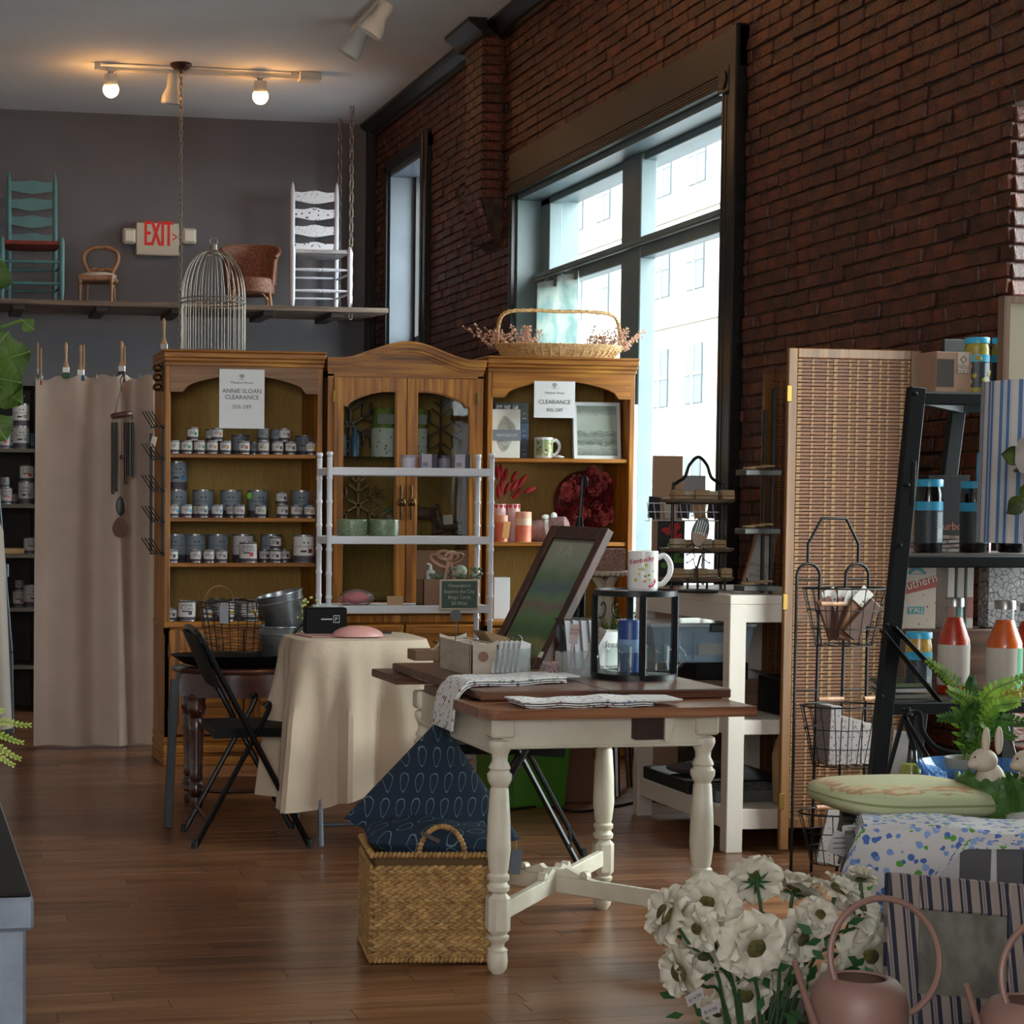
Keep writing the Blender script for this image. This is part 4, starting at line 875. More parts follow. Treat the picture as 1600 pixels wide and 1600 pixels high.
for k,y in enumerate((668,718,767,815,865)):
    z = P(245,y,9.18).z; b = MB(); b.box(C1[0]-.075,C1[0]-.004,9.165,9.172,z-.004,z+.004)
    b.build('cross_bar',mb_,rk)
    for j in range(4):
        xx = C1[0]-.07+.016*j; b = MB(); b.tube([(xx+.005,9.168,z),(xx-.012,9.15,z+.02),(xx-.05,9.13,z+.075)],.0028,6); b.build('prong',mb_,rk)
p = P(240,690,9.14); b = MB(); b.cbox(p,(.026,.002,.05),.0008,(0,.25,0)); b.thing('price_tag',flat('#b7a99a',.8),'small paper price tag tied to the black prong rack','tag')
# ================================================================== PAINT TINS IN THE LEFT HUTCH
m_tin = flat('#9a9a9c',.3,.8); m_lidm = flat('#55575a',.35,.8); m_wlab = mat('white_tin_label','#c9c5c2',.55); m_glab = mat('grey_tin_label','#7d858d',.55); m_dband = mat('charcoal_tin_band','#433c45',.55); m_ink = flat('#26272b',.6)
TIN = {}
def tin_proto(kind):
    r,h,lab,zl0,sw,txt = {'S': (.0285,.063,m_wlab,.3,(.0145,.016),None),'M': (.044,.1,m_wlab,.22,(.02,.02),'ANNIE\nSLOAN'),'L': (.053,.137,m_glab,.26,(.024,.02),'ANNIE SLOAN PAINT'),'LW': (.053,.137,m_wlab,.26,(.024,.02),'ANNIE SLOAN PAINT'),'G': (.045,.1,m_glab,.24,(.02,.02),'ANNIE\nSLOAN')}[kind]
    root = thing('paint_tin','x','paint tin'); bend = lambda rr: (lambda x,y,z: (math.sin(x/rr)*rr,-math.cos(x/rr)*rr,z))
    b = MB(); b.lathe([(0,0),(r*.97,0),(r*1.0,.002),(r*.97,.005),(r*.97,h-.006),(r*1.01,h-.004),(r*1.01,h),(r*.93,h),(r*.92,h-.003)],24); b.build('can',m_tin,root,False)
    b = MB(); b.lathe([(r*.92,h-.002),(r*.8,h-.001),(r*.78,h-.004),(0,h-.004)],24); b.build('lid',m_lidm,root,False)
    b = MB(); b.lathe([(r*.985,.006),(r*.985,h*zl0)],24); b.build('dark_band',m_dband,root,False)
    b = MB(); b.lathe([(r*.985,h*zl0),(r*.985,h-.008)],24); lb = b.build('label',lab,root,False)
    b = MB(); rr = r*.995; w_,hh = sw; a0 = .42; z0 = h*(zl0+.1); n = 4
    b.grid(lambda u,v: (math.sin(a0+(u-.5)*w_/rr)*rr,-math.cos(a0+(u-.5)*w_/rr)*rr,z0+hh*v),n,1,.0004); b.build('colour_swatch',flat('#3d7a48'),root,False)
    b = MB()
    if txt and kind in ('L','LW'): b.text(txt,.0115,Matrix(),lambda x,y,z: bend(rr)(x,y,z+h*.56)); [b.grid(lambda u,v,k=k: bend(rr)(-.015+k*.02+.009*u,0,h*.7+.007*v),2,1) for k in (0,1)]; b.grid(lambda u,v: bend(rr)(-.028+.03*u,0,h*.38+.01*v),3,1)
    elif txt: b.text(txt,.021,Matrix(),lambda x,y,z: bend(rr)(x,y,z+h*.72),space=.8); b.grid(lambda u,v: bend(rr)(-.024+.04*u,0,h*.46+.006*v),3,1)
    else:
        b.grid(lambda u,v: bend(rr)(-.02+.024*u,0,h*.62+.003*v),3,1); b.grid(lambda u,v: bend(rr)(-.018+.018*u,0,h*.5+.003*v),3,1)
        for k in (0,1): b.grid(lambda u,v,k=k: bend(rr)(-.012+k*.011+.005*u,0,h*.74+.004*v),1,1)
    b.build('lettering',m_ink,root,False)
    return root,r,h
SW = {'green': '#3f8a4c','orange': '#c0802f','dark orange': '#b4521f','cream': '#cdb98a','mauve': '#5f4c5c','yellow': '#d0a92c','sky blue': '#3f92bd','blue': '#2a72a0','slate blue': '#4d6078','pink': '#a56c84','pale green': '#93ad6c','navy': '#27345c','beige': '#a8957a','tan': '#aa8a66','slate': '#3d4353','lilac grey': '#a39ba2','grey': '#77757a','red': '#b03a3c','maroon': '#5e2427','purple': '#54405f','white': '#c4c0bd','taupe': '#6d645c'}
shn = ['top','second','third','bottom']; shz = [SH1[0],SH1[1],SH1[2],.70]; cnt = {}
ROW = {'f': (9.262,'front row'),'m': (9.33,'middle row'),'b': (9.43,'back row'),'s': (9.275,'stacked on top'),'t': (9.43,'stacked behind')}
TQ = []
def tin(*a): TQ.append(a)
def put_tin(kind,px,sh,row,colr,z=0,variant=None):
    Y,rn = ROW[row]
    z0 = shz[sh]+z; x = P(px,800,Y).x; k = (sh,row); cnt[k] = cnt.get(k,0)+1
    size = {'S': 'small','M': 'medium','L': 'large','LW': 'large','G': 'medium'}[kind]
    lab = '%s paint tin with %s patch, %s from left, %s, hutch %s shelf' % (size,colr,ORD[cnt[k]],rn,shn[sh])
    if kind not in TIN: TIN[kind] = tin_proto(kind)+(False,); o = TIN[kind][0]; o.location = (x,Y,z0)
    else: o = dup(TIN[kind][0],(x,Y,z0))
    o['label'] = lab; o['group'] = 'paint tins in the left hutch'; o.rotation_euler = (0,0,R_.uniform(-.35,.25))
    for ch in o.children:
        if ch.name.startswith('colour_swatch'): recol(ch,flat(SW[colr]))
        if ch.name.startswith('label'): recol(ch,variant or (m_glab if kind in 'LG' else m_wlab))
    return o
cx_ = lambda c: 250+c/6.154
for c,colr in ((133,'white'),(255,'green'),(377,'green'),(500,'orange'),(627,'orange'),(805,'dark orange'),(992,'cream'),(1127,'mauve'),(1253,'mauve'),(1447,'yellow')): tin('S',cx_(c),0,'f',colr)
tin('S',cx_(310),0,'s','green',.064); tin('S',cx_(545),0,'s','orange',.064); tin('S',cx_(985),0,'s','taupe',.064,m_glab); tin('S',cx_(1190),0,'s','mauve',.064)
tin('S',cx_(205),0,'b','grey',0,m_glab); tin('S',cx_(905),0,'m','taupe',0,m_glab); tin('G',cx_(770),0,'b','dark orange'); tin('S',cx_(490),0,'t','orange',.064); tin('S',cx_(490),0,'b','orange'); tin('S',cx_(1110),0,'t','mauve',.064,m_glab); tin('S',cx_(1110),0,'b','mauve',0,m_glab); tin('G',cx_(1385),0,'b','yellow')
for c,colr in ((130,'sky blue'),(255,'sky blue'),(410,'slate blue'),(550,'sky blue'),(760,'pink'),(967,'pale green'),(1178,'navy'),(1312,'beige'),(1440,'tan')): tin('S',cx_(c),1,'f',colr)
tin('S',cx_(1168),1,'s','navy',.064); tin('S',cx_(365),1,'m','slate blue'); tin('S',cx_(690),1,'m','pink')
for c in (160,415,680,940,1360): tin('L',cx_(c),1,'b','blue')
tin('L',cx_(160),1,'t','blue',.138)
p = P(cx_(862),640+830/6.154,9.37); b = MB(); b.ell((p.x,9.373,p.z),(.014,.003,.018),16,8); b.thing('green_sticker',flat('#6fae2c'),'round bright green sticker on a large grey paint tin','sticker')
for c,colr in ((120,'slate'),(345,'lilac grey'),(472,'lilac grey'),(597,'grey'),(1010,'maroon'),(1115,'maroon'),(1200,'maroon')): tin('S',cx_(c),2,'f' if c not in (1010,1200) else 'm',colr)
tin('S',cx_(1115),2,'s','maroon',.064); tin('M',cx_(850),2,'f','red'); tin('LW',cx_(1385),2,'f','maroon')
for c in (150,340,560,800,1070): tin('L' if c != 800 else 'LW',cx_(c),2,'b','grey')
c4 = lambda c: 240+c/5
tin('S',c4(140),3,'f','purple'); tin('M',c4(262),3,'f','purple'); tin('S',c4(425),3,'f','yellow'); tin('M',c4(570),3,'f','yellow'); tin('M',c4(755),3,'f','yellow'); tin('G',c4(950),3,'f','slate'); tin('G',c4(1120),3,'f','taupe')
tin('G',c4(500),3,'b','slate'); tin('G',c4(660),3,'b','slate'); tin('G',c4(1050),3,'b','slate')
for a in sorted(TQ,key=lambda a: (a[2],a[3],a[1])): put_tin(*a)

# ================================================================== NOTICES
def notice(name,label,c,Y,w,h,lines,tilt=0):
    r = thing(name,label,'sign',(c.x,Y,c.z-h/2)); b = MB(); b.box(c.x-w/2,c.x+w/2,Y,Y+.002,c.z-h/2,c.z+h/2); b.build('paper',mat('white_paper','#d4d2d2',.8),r)
    for t,s_,dz in lines: b = MB(); b.text(t,s_,Matrix.Translation((c.x,Y-.001,c.z+dz))); b.build('text_line',flat('#3c4046',.7),r)
    b = MB(); n = 16; z = c.z+h*.36
    b.ell((c.x,Y-.0008,z+.008),(.013,.0006,.009),12,6); b.box(c.x-.002,c.x+.002,Y-.0012,Y,z-.008,z+.004); b.box(c.x-.014,c.x+.014,Y-.0012,Y,z-.01,z-.008); b.build('tree_logo',flat('#8d9490',.7),r)
notice('clearance_notice','white paper notice reading ANNIE SLOAN CLEARANCE taped on the left hutch',P(379,623,YCF-.03),YCF-.012,.222,.285,[('Meadow House',.017,.073),('ANNIE SLOAN',.030,.028),('CLEARANCE',.030,-.002),('25% OFF',.026,-.047)])
notice('clearance_notice','white paper notice reading CLEARANCE hung in the right hutch',P(868.5,624,YCF-.03),YCF-.012,.214,.182,[('Meadow House',.016,.028),('CLEARANCE',.030,-.022),('30% OFF',.024,-.06)])

# ================================================================== RIGHT HUTCH CONTENTS
z1 = SH3[0]; z2 = SH3[1]; z3 = .70; Y = 9.26
def box_item(name,label,cat,px0,px1,py0,Y,depth,z0,m,rz=0,b_=.002):
    a = P(px0,py0,Y); e = P(px1,py0,Y); w_ = e.x-a.x; b = MB(); b.box(-w_/2,w_/2,0,depth,0,a.z-z0,b_); o = b.build(name,m); o.location = ((a.x+e.x)/2,Y,z0); o.rotation_euler = (0,0,rz); tag(o,label,cat); o['w'] = w_; o['h'] = a.z-z0; del o['w'],o['h']; return o,w_,a.z-z0
wb = thing('print_box','boxed woodcut print with tree-ring drawing and grey band in right hutch','box',(P(789,700,Y).x,Y,z1)); a = P(765.5,639,Y); e = P(812.5,639,Y); w_ = e.x-a.x; h_ = a.z-z1
b = MB(); b.box(-w_/2,w_/2,0,.025,0,h_,.002); b.build('box',flat('#d8d6cc',.6),wb,False)
n = 28; blob = [((.052+.012*math.sin(2*t+.6)+.005*math.sin(3*t))*math.cos(t)*.82+.002,h_*.5+(.088+.006*math.cos(3*t))*math.sin(t)) for t in [2*math.pi*i/n for i in range(n)]]
b = MB(); b.prism(blob,.001,Matrix.Translation((0,-.001,0))); b.build('tree_ring_print',mat('ring_print','#8f8f86',.7,col2='#b9b8ae',scale=30),wb,False)
for k in (.8,.6,.4,.2):
    b = MB(); o_ = [(x*k+.004*(1-k),h_*.5+(z-h_*.5)*k+.02*(1-k)) for x,z in blob]; i_ = [(x*.94,h_*.5+.0+(z-h_*.5)*.96) for x,z in o_]; b.ring(o_,i_,.0006,Matrix.Translation((0,-.0016,0))); b.build('ring_line',flat('#6d6d66',.7),wb,False)
b = MB(); b.box(-w_/2-.002,w_/2+.002,-.004,.027,h_*.36,h_*.58); bd = b.build('paper_band',flat('#74787f',.6),wb,False); b = MB(); b.text('WOODCUT',.02,Matrix.Translation((.008,-.0045,h_*.44))); b.build('band_text',flat('#c9c9c9'),bd,False)
Y2 = 9.36
for k,(y0,y1,c) in enumerate(((628,656,'#3b403c'),(660,684,'#3f4c63'),(687,713,'#4a4e58'))):
    a = P(772,y0,Y2); e = P(826,y1,Y2); r = thing('gift_carton','%s dark printed carton in the stack behind the woodcut box' % ('topmost','middle','lowest')[k],'box',((a.x+e.x)/2,Y2,e.z),0,'dark cartons in right hutch')
    zz0 = z1 if k == 2 else P(772,(y1+1.5),Y2).z
    if k == 1: zz0 = P(772,687,Y2).z
    if k == 0: zz0 = P(772,660,Y2).z
    r.location.z = zz0; b = MB(); b.box(a.x,e.x,Y2,Y2+.12,zz0,a.z-.001,.002); b.build('carton',flat(c,.6),r)
    for j in range(3): b = MB(); xx = a.x+.012+j*.042; b.box(xx,xx+.032,Y2-.001,Y2,zz0+.016,a.z-.016); b.build('printed_picture',mat('bw_photo_print','#3a3a3a',.6,col2='#c8c8c4',scale=90),r)
    b = MB(); b.box(e.x-.034,e.x-.012,Y2-.001,Y2,zz0+.02,zz0+.024); b.box(e.x-.034,e.x-.016,Y2-.001,Y2,zz0+.045,zz0+.048); b.build('printed_text',flat('#9a9a96'),r)
def mug(label,loc,r,h,body,rz=0,art=None,flare=0):
    t = thing('mug',label,'mug',loc,rz); b = MB(); b.lathe([(0,.002),(r*.9,.001),(r*.98,.006),(r,.014),(r+flare,h-.002),(r+flare-.002,h),(r+flare-.005,h-.002),(r-.005,.012),(0,.01)],32); b.build('cup',body,t,False)
    b = MB(); b.tube(smooth_path([(r-.003,0,h*.82),(r+.018,0,h*.88),(r+.036,0,h*.68),(r+.034,0,h*.42),(r+.014,0,h*.2),(r-.003,0,h*.18)],6),.0065,10,flatten=1.3); b.build('handle',body,t,False)
    return t
def wrap(par,r,h0,h1,a0,a1,m,name='printed_art'):
    b = MB(); b.grid(lambda u,v: (r*math.sin(math.radians(a0+(a1-a0)*u)),-r*math.cos(math.radians(a0+(a1-a0)*u)),h0+(h1-h0)*v),16,1); return b.build(name,m,par,False)
m_china = mat('white_china','#d8d6d2',.18)
mg = mug('mug printed with a colourful garden scene in the right hutch',(P(855,713,Y).x,Y+.06,z1),.048,.108,m_china); wrap(mg,.0492,.016,.096,-70,60,print_mat('garden_print','#8f9a62',['#5c7a3a','#a3862f','#4a5f86','#93463f','#c9c3a0','#5a4a6a'],55,.3,.4))
sp = thing('spoon_rest','small painted ceramic spoon rest beside the garden mug','dish',(P(875,714,Y).x,Y+.02,z1)); b = MB(); b.ell((0,0,.008),(.028,.03,.008),18,8); b.build('dish',m_china,sp,False); b = MB(); b.ell((0,0,.012),(.018,.02,.006),14,8); b.build('painted_centre',print_mat('spoon_flowers','#cfc9bd',['#a86a4a','#7a8a4a'],120,.3,.25),sp,False)
fr = thing('framed_photo','white framed black and white beach photograph leaning in the right hutch','picture frame',(P(934,713,Y).x,Y,z1)); a = P(899,627,Y); e = P(971,716,Y); w_ = e.x-a.x; h_ = a.z-z1; TL = Matrix.Rotation(math.radians(-6),4,'X')
b = MB(); b.ring([(-w_/2,0),(w_/2,0),(w_/2,h_),(-w_/2,h_)],[(-w_/2+.018,.018),(w_/2-.018,.018),(w_/2-.018,h_-.018),(-w_/2+.018,h_-.018)],.02,TL); b.build('frame',flat('#d0d2d2',.4),fr,False)
def sea(name):
    m,nt,bs = _new(name); v = _coords(nt,(1,1,1),'Generated'); s_ = nt.nodes.new('ShaderNodeSeparateXYZ'); nt.links.new(v,s_.inputs[0])
    nz = nt.nodes.new('ShaderNodeTexNoise'); nz.inputs['Scale'].default_value = 4; mp = _coords(nt,(2,1,9),'Generated'); nt.links.new(mp,nz.inputs['Vector'])
    ad = nt.nodes.new('ShaderNodeMath'); ad.operation = 'MULTIPLY_ADD'; ad.inputs[1].default_value = .22; nt.links.new(nz.outputs[0],ad.inputs[0]); nt.links.new(s_.outputs[2],ad.inputs[2])
    o = _ramp(nt,ad.outputs[0],[(.1,'#8a8c8c'),(.3,'#c8c9c9'),(.36,'#7d7f80'),(.45,'#b4b6b6'),(.56,'#8e9090'),(.6,'#c5c6c6'),(.9,'#d6d6d6'),(1,'#a9abab')]); nt.links.new(o,bs.inputs['Base Color']); bs.inputs['Roughness'].default_value = .2; return m
b = MB(); b.box(-w_/2+.018,w_/2-.018,.006,.01,.018,h_-.018,0,TL); b.build('beach_print',sea('beach_print'),fr,False)
b = MB(); b.box(-w_/2+.018,w_/2-.018,.003,.0045,.018,h_-.018,0,TL); b.build('glazing',m_cabglass,fr,False); b = MB(); b.box(-.02,.02,0,.004,.0,h_*.7,0,Matrix.Translation((0,.08,.001)) @ Matrix.Rotation(math.radians(14),4,'X')); b.build('easel_back',flat('#222222'),fr,False)
# second shelf: vases, bunny-tail grass, candles, blanket, wreath
for i,(px,hasg) in enumerate(((782,True),(804,False))):
    p = P(px,845,9.33); r = .036; h = .19; v_ = thing('bud_vase',('pink vase with red heart rim holding red bunny-tail grass','plain pink cylinder vase with red heart rim, right of the red grass')[i],'vase',(p.x,9.36,z2))
    b = MB(); b.lathe([(0,.001),(r*.96,.001),(r,.006),(r,h),(r-.004,h),(r-.004,.006),(0,.006)],24); b.build('vessel',mat('blush_glaze','#d6b3b0',.3),v_,False)
    for k in range(9):
        t = 2*math.pi*k/9; T_ = Matrix.Rotation(t,4,'Z') @ Matrix.Translation((0,-r-.001,h-.012)); b = MB(); b.prism([(0,-.012),(.009,0),(.009,.006),(.004,.01),(0,.006),(-.004,.01),(-.009,.006),(-.009,0)],.0015,T_); b.build('heart',flat('#b3262a',.4),v_,False)
    if hasg:
        g = thing('dried_grass','bunch of dyed red bunny-tail grass in the pink vase','dried flowers',(p.x,9.36,z2+.1)); mrd = mat('dyed_red_grass','#7d0f15',.9,col2='#a51b20',scale=80,bump=.5,bscale=200)
        for k,(dx,dz,an) in enumerate(((-.02,.32,-.1),(.005,.33,.0),(.03,.31,.25),(.055,.3,.45),(.085,.27,.9),(.12,.25,1.15),(.1,.29,.7),(-.03,.27,-.3),(.0,.25,.05),(.03,.24,.4),(.05,.26,.6),(.07,.22,.7),(.02,.28,.1),(-.01,.22,-.1))):
            yy = -.02+.015*((k*7) % 5)-.02; tp = Vector((dx,yy,dz-.1)); b = MB(); b.tube([(0,0,0),(dx*.4,yy*.5,(dz-.1)*.55),tp],.0012,5); b.build('stem',flat('#6d3a20'),g,False)
            d = Vector((math.sin(an),0,math.cos(an))); b = MB(); q = d.to_track_quat('Z','Y').to_matrix().to_4x4(); b.ell((0,0,.03),(.0125,.0125,.036),10,8,Matrix.Translation(tp) @ q); b.build('flower_head',mrd,g,False)
for i,(px,h,w_) in enumerate(((784,.135,.031),(818,.152,.04))):
    p = P(px,848,9.27); c_ = thing('pillar_candle',('short coral pillar candle with kraft hang tag','taller two-tone coral pillar candle beside the striped throw')[i],'candle',(p.x,9.275,z2)); r = w_
    b = MB(); b.lathe([(0,0),(r,0),(r,h*.72)],24); b.build('coral_wax',mat('coral_wax','#d9694b',.5,col2='#e08a6c',scale=14,sss=.1),c_,False); b = MB(); b.lathe([(r,h*.72),(r,h-.003),(r-.003,h),(r*.8,h-.004),(0,h-.006)],24); b.build('pale_wax',mat('peach_wax','#e0a486',.5),c_,False)
    b = MB(); b.lathe([(r+.0006,h*.55),(r+.0006,h*.78)],24); b.build('paper_band',flat('#e3c7ae',.7),c_,False) if i else None
    if i == 0: b = MB(); b.cbox((.012,-r-.004,h*.45),(.036,.002,.085),.001,(.0,.12,0)); b.build('hang_tag',flat('#c98d52',.8),c_,False)
th = thing('knitted_throw','rolled grey-pink knitted throw tied with white ribbon','blanket',(P(860,846,9.3).x,9.33,z2)); TT = Matrix.Rotation(math.radians(90),4,'Y')
b = MB(); T_ = Matrix.Translation((0,0,.062)) @ Matrix.Rotation(math.radians(-28),4,'Z') @ Matrix.Rotation(math.radians(82),4,'Y'); b.lathe([(0,-.1),(.03,-.105),(.055,-.09),(.06,-.03),(.05,0),(.06,.03),(.056,.09),(.03,.105),(0,.1)],24,T_); b.build('roll',print_mat('knit_marl','#8a6a66',['#5e4346','#b39a94'],120,.95,.3),th,False)
b = MB(); b.lathe([(.053,-.012),(.054,0),(.053,.012)],24,T_); b.ell((-.02,-.01,.125),(.022,.008,.014),10,8); b.ell((.02,-.02,.13),(.018,.008,.02),10,8); b.build('ribbon',flat('#d8dcd6',.6),th,False)
wr = thing('rose_wreath','round wreath of dark red and pink roses leaning in the right hutch','wreath',(P(907,840,9.5).x,9.46,P(905,845,9.46).z)); cz_ = P(907,785,9.46).z-wr.location.z; rr_ = random.Random(3)
b = MB(); b.tube([(.115*math.cos(t),0,cz_+.115*math.sin(t)) for t in [2*math.pi*k/36 for k in range(36)]],.05,8,closed=True); b.build('wreath_base',mat('dark_red_petals','#4a0a10',.7,col2='#6d1018',scale=50,bump=.6,bscale=80),wr,False)
def rose_mesh(r,seed):
    b = MB(); q = random.Random(seed)
    for ring,(n,rad,tilt) in enumerate(((3,.35,.25),(4,.6,.6),(5,.95,1.0))):
        for k in range(n):
            a = 2*math.pi*(k/n)+ring*.6+q.uniform(-.1,.1); T_ = Matrix.Rotation(a,4,'Z') @ Matrix.Translation((rad*r*.45,0,0)) @ Matrix.Rotation(tilt,4,'Y'); b.grid(lambda u,v: (.16*r*math.cos((u-.5)*2.4)-.1*r*v*v,(u-.5)*r*.95*math.sin(.35+v*1.7),v*r*(.85-.12*abs(u-.5))),4,4,.0,T_)
    return b
rosem = [rose_mesh(1,s).mesh('rose') for s in range(3)]; m_rd = flat('#7d1019',.7); m_dr = flat('#4f0a12',.7); m_pk = flat('#c45b58',.7)
for me in rosem: me.materials.append(m_rd)
for k in range(110):
    t = 2*math.pi*k/110*3+rr_.uniform(-.1,.1); rad = .015+.145*rr_.random()**.7; cc = (k*7) % 9
    o = bpy.data.objects.new('rose',rosem[k % 3]); COL.objects.link(o); o.parent = wr; sc = rr_.uniform(.02,.028)*(1.35 if cc in (2,6) else 1); o.scale = (sc,)*3; o.location = (rad*math.cos(t),-.042-rr_.uniform(0,.012),cz_+rad*math.sin(t)); o.rotation_euler = (math.radians(90)+rr_.uniform(-.5,.5),rr_.uniform(-.5,.5),rr_.uniform(-.5,.5)); recol(o,m_pk if cc in (2,6) else (m_rd if cc < 6 else m_dr))
b = MB()
for k in range(14):
    t = rr_.uniform(0,6.3); q_ = Vector((.13*math.cos(t),-.03,cz_+.13*math.sin(t)))
    for j in range(5): b.ell(q_+Vector((rr_.uniform(-.02,.02),rr_.uniform(-.012,.0),rr_.uniform(-.02,.02))),(.009,.003,.006),6,4)
o = b.build('green_sprigs',flat('#5a6a38',.8),wr,False); o['kind'] = 'stuff'
# lower shelf of the right hutch: printed bag, white boxes, fern
b = MB(); a = P(770,900,9.3); b.box(a.x,a.x+.085,9.28,9.38,z3,P(770,902,9.3).z,.002); b.thing('white_carton',print_mat('white_dotted_card','#cfd0d2',['#a9abb0'],220,.6,.1),'white dotted carton on the counter of the right hutch','box')

# ================================================================== BASKET ON TOP OF THE RIGHT HUTCH
m_wk = mat('golden_wicker','#a37a48',.55,col2='#c9a168',scale=70,bump=.5,bscale=150); yk = 9.38; cb = P(873,560,yk); zb0 = 2.014; Lx = .33; Ly = .13
bk = thing('handled_basket','shallow golden wicker basket with tall hoop handle on top of right hutch','basket',(cb.x,yk,zb0))
for k in range(10):
    z = .006+k*.0072; g = .8+.2*(k/9)**.7; b = MB(); n = 80; b.tube([((Lx*g+.002*math.sin(20*a+k*math.pi))*math.copysign(abs(math.cos(a))**.8,math.cos(a)),(Ly*g)*math.copysign(abs(math.sin(a))**.8,math.sin(a)),z) for a in [2*math.pi*i/n for i in range(n)]],.0042,5,closed=True); b.build('weave_row',m_wk,bk,False)
for k in range(46):
    a = 2*math.pi*k/46; c_,s_ = math.copysign(abs(math.cos(a))**.8,math.cos(a)),math.copysign(abs(math.sin(a))**.8,math.sin(a)); b = MB(); b.tube([(Lx*.805*c_,Ly*.805*s_,.0),(Lx*.93*c_,Ly*.93*s_,.03),(Lx*1.01*c_,Ly*1.01*s_,.078)],.0035,5); b.build('stake',m_wk,bk,False)
b = MB(); b.box(-Lx*.78,Lx*.78,-Ly*.78,Ly*.78,0,.006); b.build('basket_base',m_wk,bk,False)
hz = P(873,486,yk).z-zb0
hp = smooth_path([(-Lx*.99,0,.05),(-Lx*.985,0,hz*.62),(-Lx*.88,0,hz*.93),(-Lx*.5,0,hz),(0,0,hz-.002),(Lx*.5,0,hz),(Lx*.88,0,hz*.93),(Lx*.985,0,hz*.62),(Lx*.99,0,.05)],8)
for ph in (0,2.1,4.2): b = MB(); b.tube([p+Vector((.006*math.cos(i*.9+ph),.006*math.sin(i*.9+ph),.006*math.sin(i*.9+ph))) for i,p in enumerate(hp)],.0055,6); b.build('handle_strand',m_wk,bk,False)
m_dry = mat('dried_pink_sprig','#b58a74',.9,col2='#cfa890',scale=60)
for i,(dx,lab) in enumerate(((-.25,'left'),(.27,'right'))):
    b = MB(); q = random.Random(i+5)
    for k in range(34):
        a = q.uniform(-.6,.6); ln = q.uniform(.06,.19); x0_ = dx+q.uniform(-.14,.14)*(1 if i == 0 else .8); tip = Vector((x0_+(ln*math.sin(a)+(.06*q.random() if i else -.04*q.random())),q.uniform(-.09,.09),.07+ln*math.cos(a)*.6)); root_ = Vector((x0_*.95,q.uniform(-.06,.06),.05)); b.tube([root_,root_.lerp(tip,.5)+Vector((0,0,.006)),tip],.001,4)
        for j in range(12): w0 = root_.lerp(tip,q.uniform(.25,1)); b.ell(w0+Vector((q.uniform(-.012,.012),q.uniform(-.012,.012),q.uniform(-.01,.012))),(.006,.006,.0045),5,3)
    o = b.thing('dried_sprigs',m_dry,'tuft of dried pinkish sprigs at the %s end of the wicker basket' % lab,'dried flowers','dried sprigs in the wicker basket',(0,0,.05)); o.location = (cb.x,yk,zb0+.05)
# cafe curtain in the window behind the basket
b = MB(); YQ = P(825,440,12.0); gx = 3.914
ya0,ya1 = Q(905,450,gx).y,Q(826,440,gx).y; zc_ = Q(850,436,gx).z
b.grid(lambda u,v: (gx+.03*math.sin(u*16),ya1+(ya0-ya1)*u,1.2+(zc_-.02-1.2)*v),40,6,.002); b.thing('cafe_curtain',sheer('sheer_floral_voile','#dde4df','#b9cdcd',9),'sheer pale floral cafe curtain in the corner of the big window','curtain')
b = MB(); b.cyl((gx,ya1+.12,zc_+.01),(gx,W1[0]+.05,zc_+.01),.008,n=8); b.ell((gx,ya1+.14,zc_+.01),.03,12,8)
for k in range(6): b.tube(arc((gx,ya1-.02-(ya1-ya0)*k/6,zc_+.002),.014,0,360,10)[:-1],.002,4,closed=True)
b.thing('curtain_rod',flat('#a6a8a6',.3,.7),'slim metal rod with ball finial across the big window','rod')
# ================================================================== GLASS CABINET CONTENTS
def snowflake(label,cx,cz,Y,R,m,w_=.012,d_=.03):
    r = thing('wooden_snowflake',label,'ornament',(cx,Y,cz-R)); b0 = None
    for k in range(6):
        a = math.radians(60*k+30); d = Vector((math.cos(a),0,math.sin(a))); c = Vector((cx,Y,cz)); b = MB(); b.beam(c,c+d*R,w_,d_,0,up=(0,1,0))
        for f,l in ((.45,.42),(.75,.3)):
            for s in (-1,1):
                a2 = a+s*math.radians(55); b.beam(c+d*R*f,c+d*R*f+Vector((math.cos(a2),0,math.sin(a2)))*R*l,w_*.9,d_,0,up=(0,1,0))
        b.build('arm',m,r)
m_sf = wood('snowflake_walnut','#3a261a','#4f3524','#654630','x'); m_sfl = wood('snowflake_pale','#7a5a3c','#92704e','#a58460','x')
zA,zB,zC_ = 1.51,1.12,.80
q = P(548,668,9.42); snowflake('dark wooden snowflake standing on upper left shelf of glass cabinet',q.x,zA+.165,9.44,.165,m_sf)
q = P(690,668,9.46); snowflake('thin-framed dark snowflake at upper right inside glass cabinet',q.x,zA+.15,9.47,.15,m_sf,.007,.02)
q = P(560,790,9.42); snowflake('pale-edged wooden snowflake on middle left shelf of glass cabinet',q.x,zB+.15,9.44,.15,m_sfl)
for i,px in enumerate((600,650)):
    q = P(px,716,9.36); c_ = thing('candle_box',('winter scene candle drum with green-topped jar, left of door stiles','winter cardinal candle drum with green moss jar, right of door stiles')[i],'candle',(q.x,9.38,zA)); r = .062; h = .145
    b = MB(); b.lathe([(0,0),(r,0),(r,h),(r-.004,h),(0,h-.004)],28); b.build('drum',print_mat('winter_forest_print','#bfc8c2',['#45604f','#7d8f86','#8a3a34'],42,.5,.22),c_,False)
    b = MB(); b.lathe([(0,h),(r*.85,h),(r*.85,h+.085),(r*.7,h+.1),(0,h+.1)],24); b.build('moss_jar',mat('mossy_green_jar','#55702c',.6,col2='#7d9440',scale=40,bump=.4),c_,False); b = MB(); b.box(-.045,.045,-r*.85-.004,-r*.85+.004,h+.02,h+.07,.002); b.build('jar_label',flat('#7f8580'),c_,False)
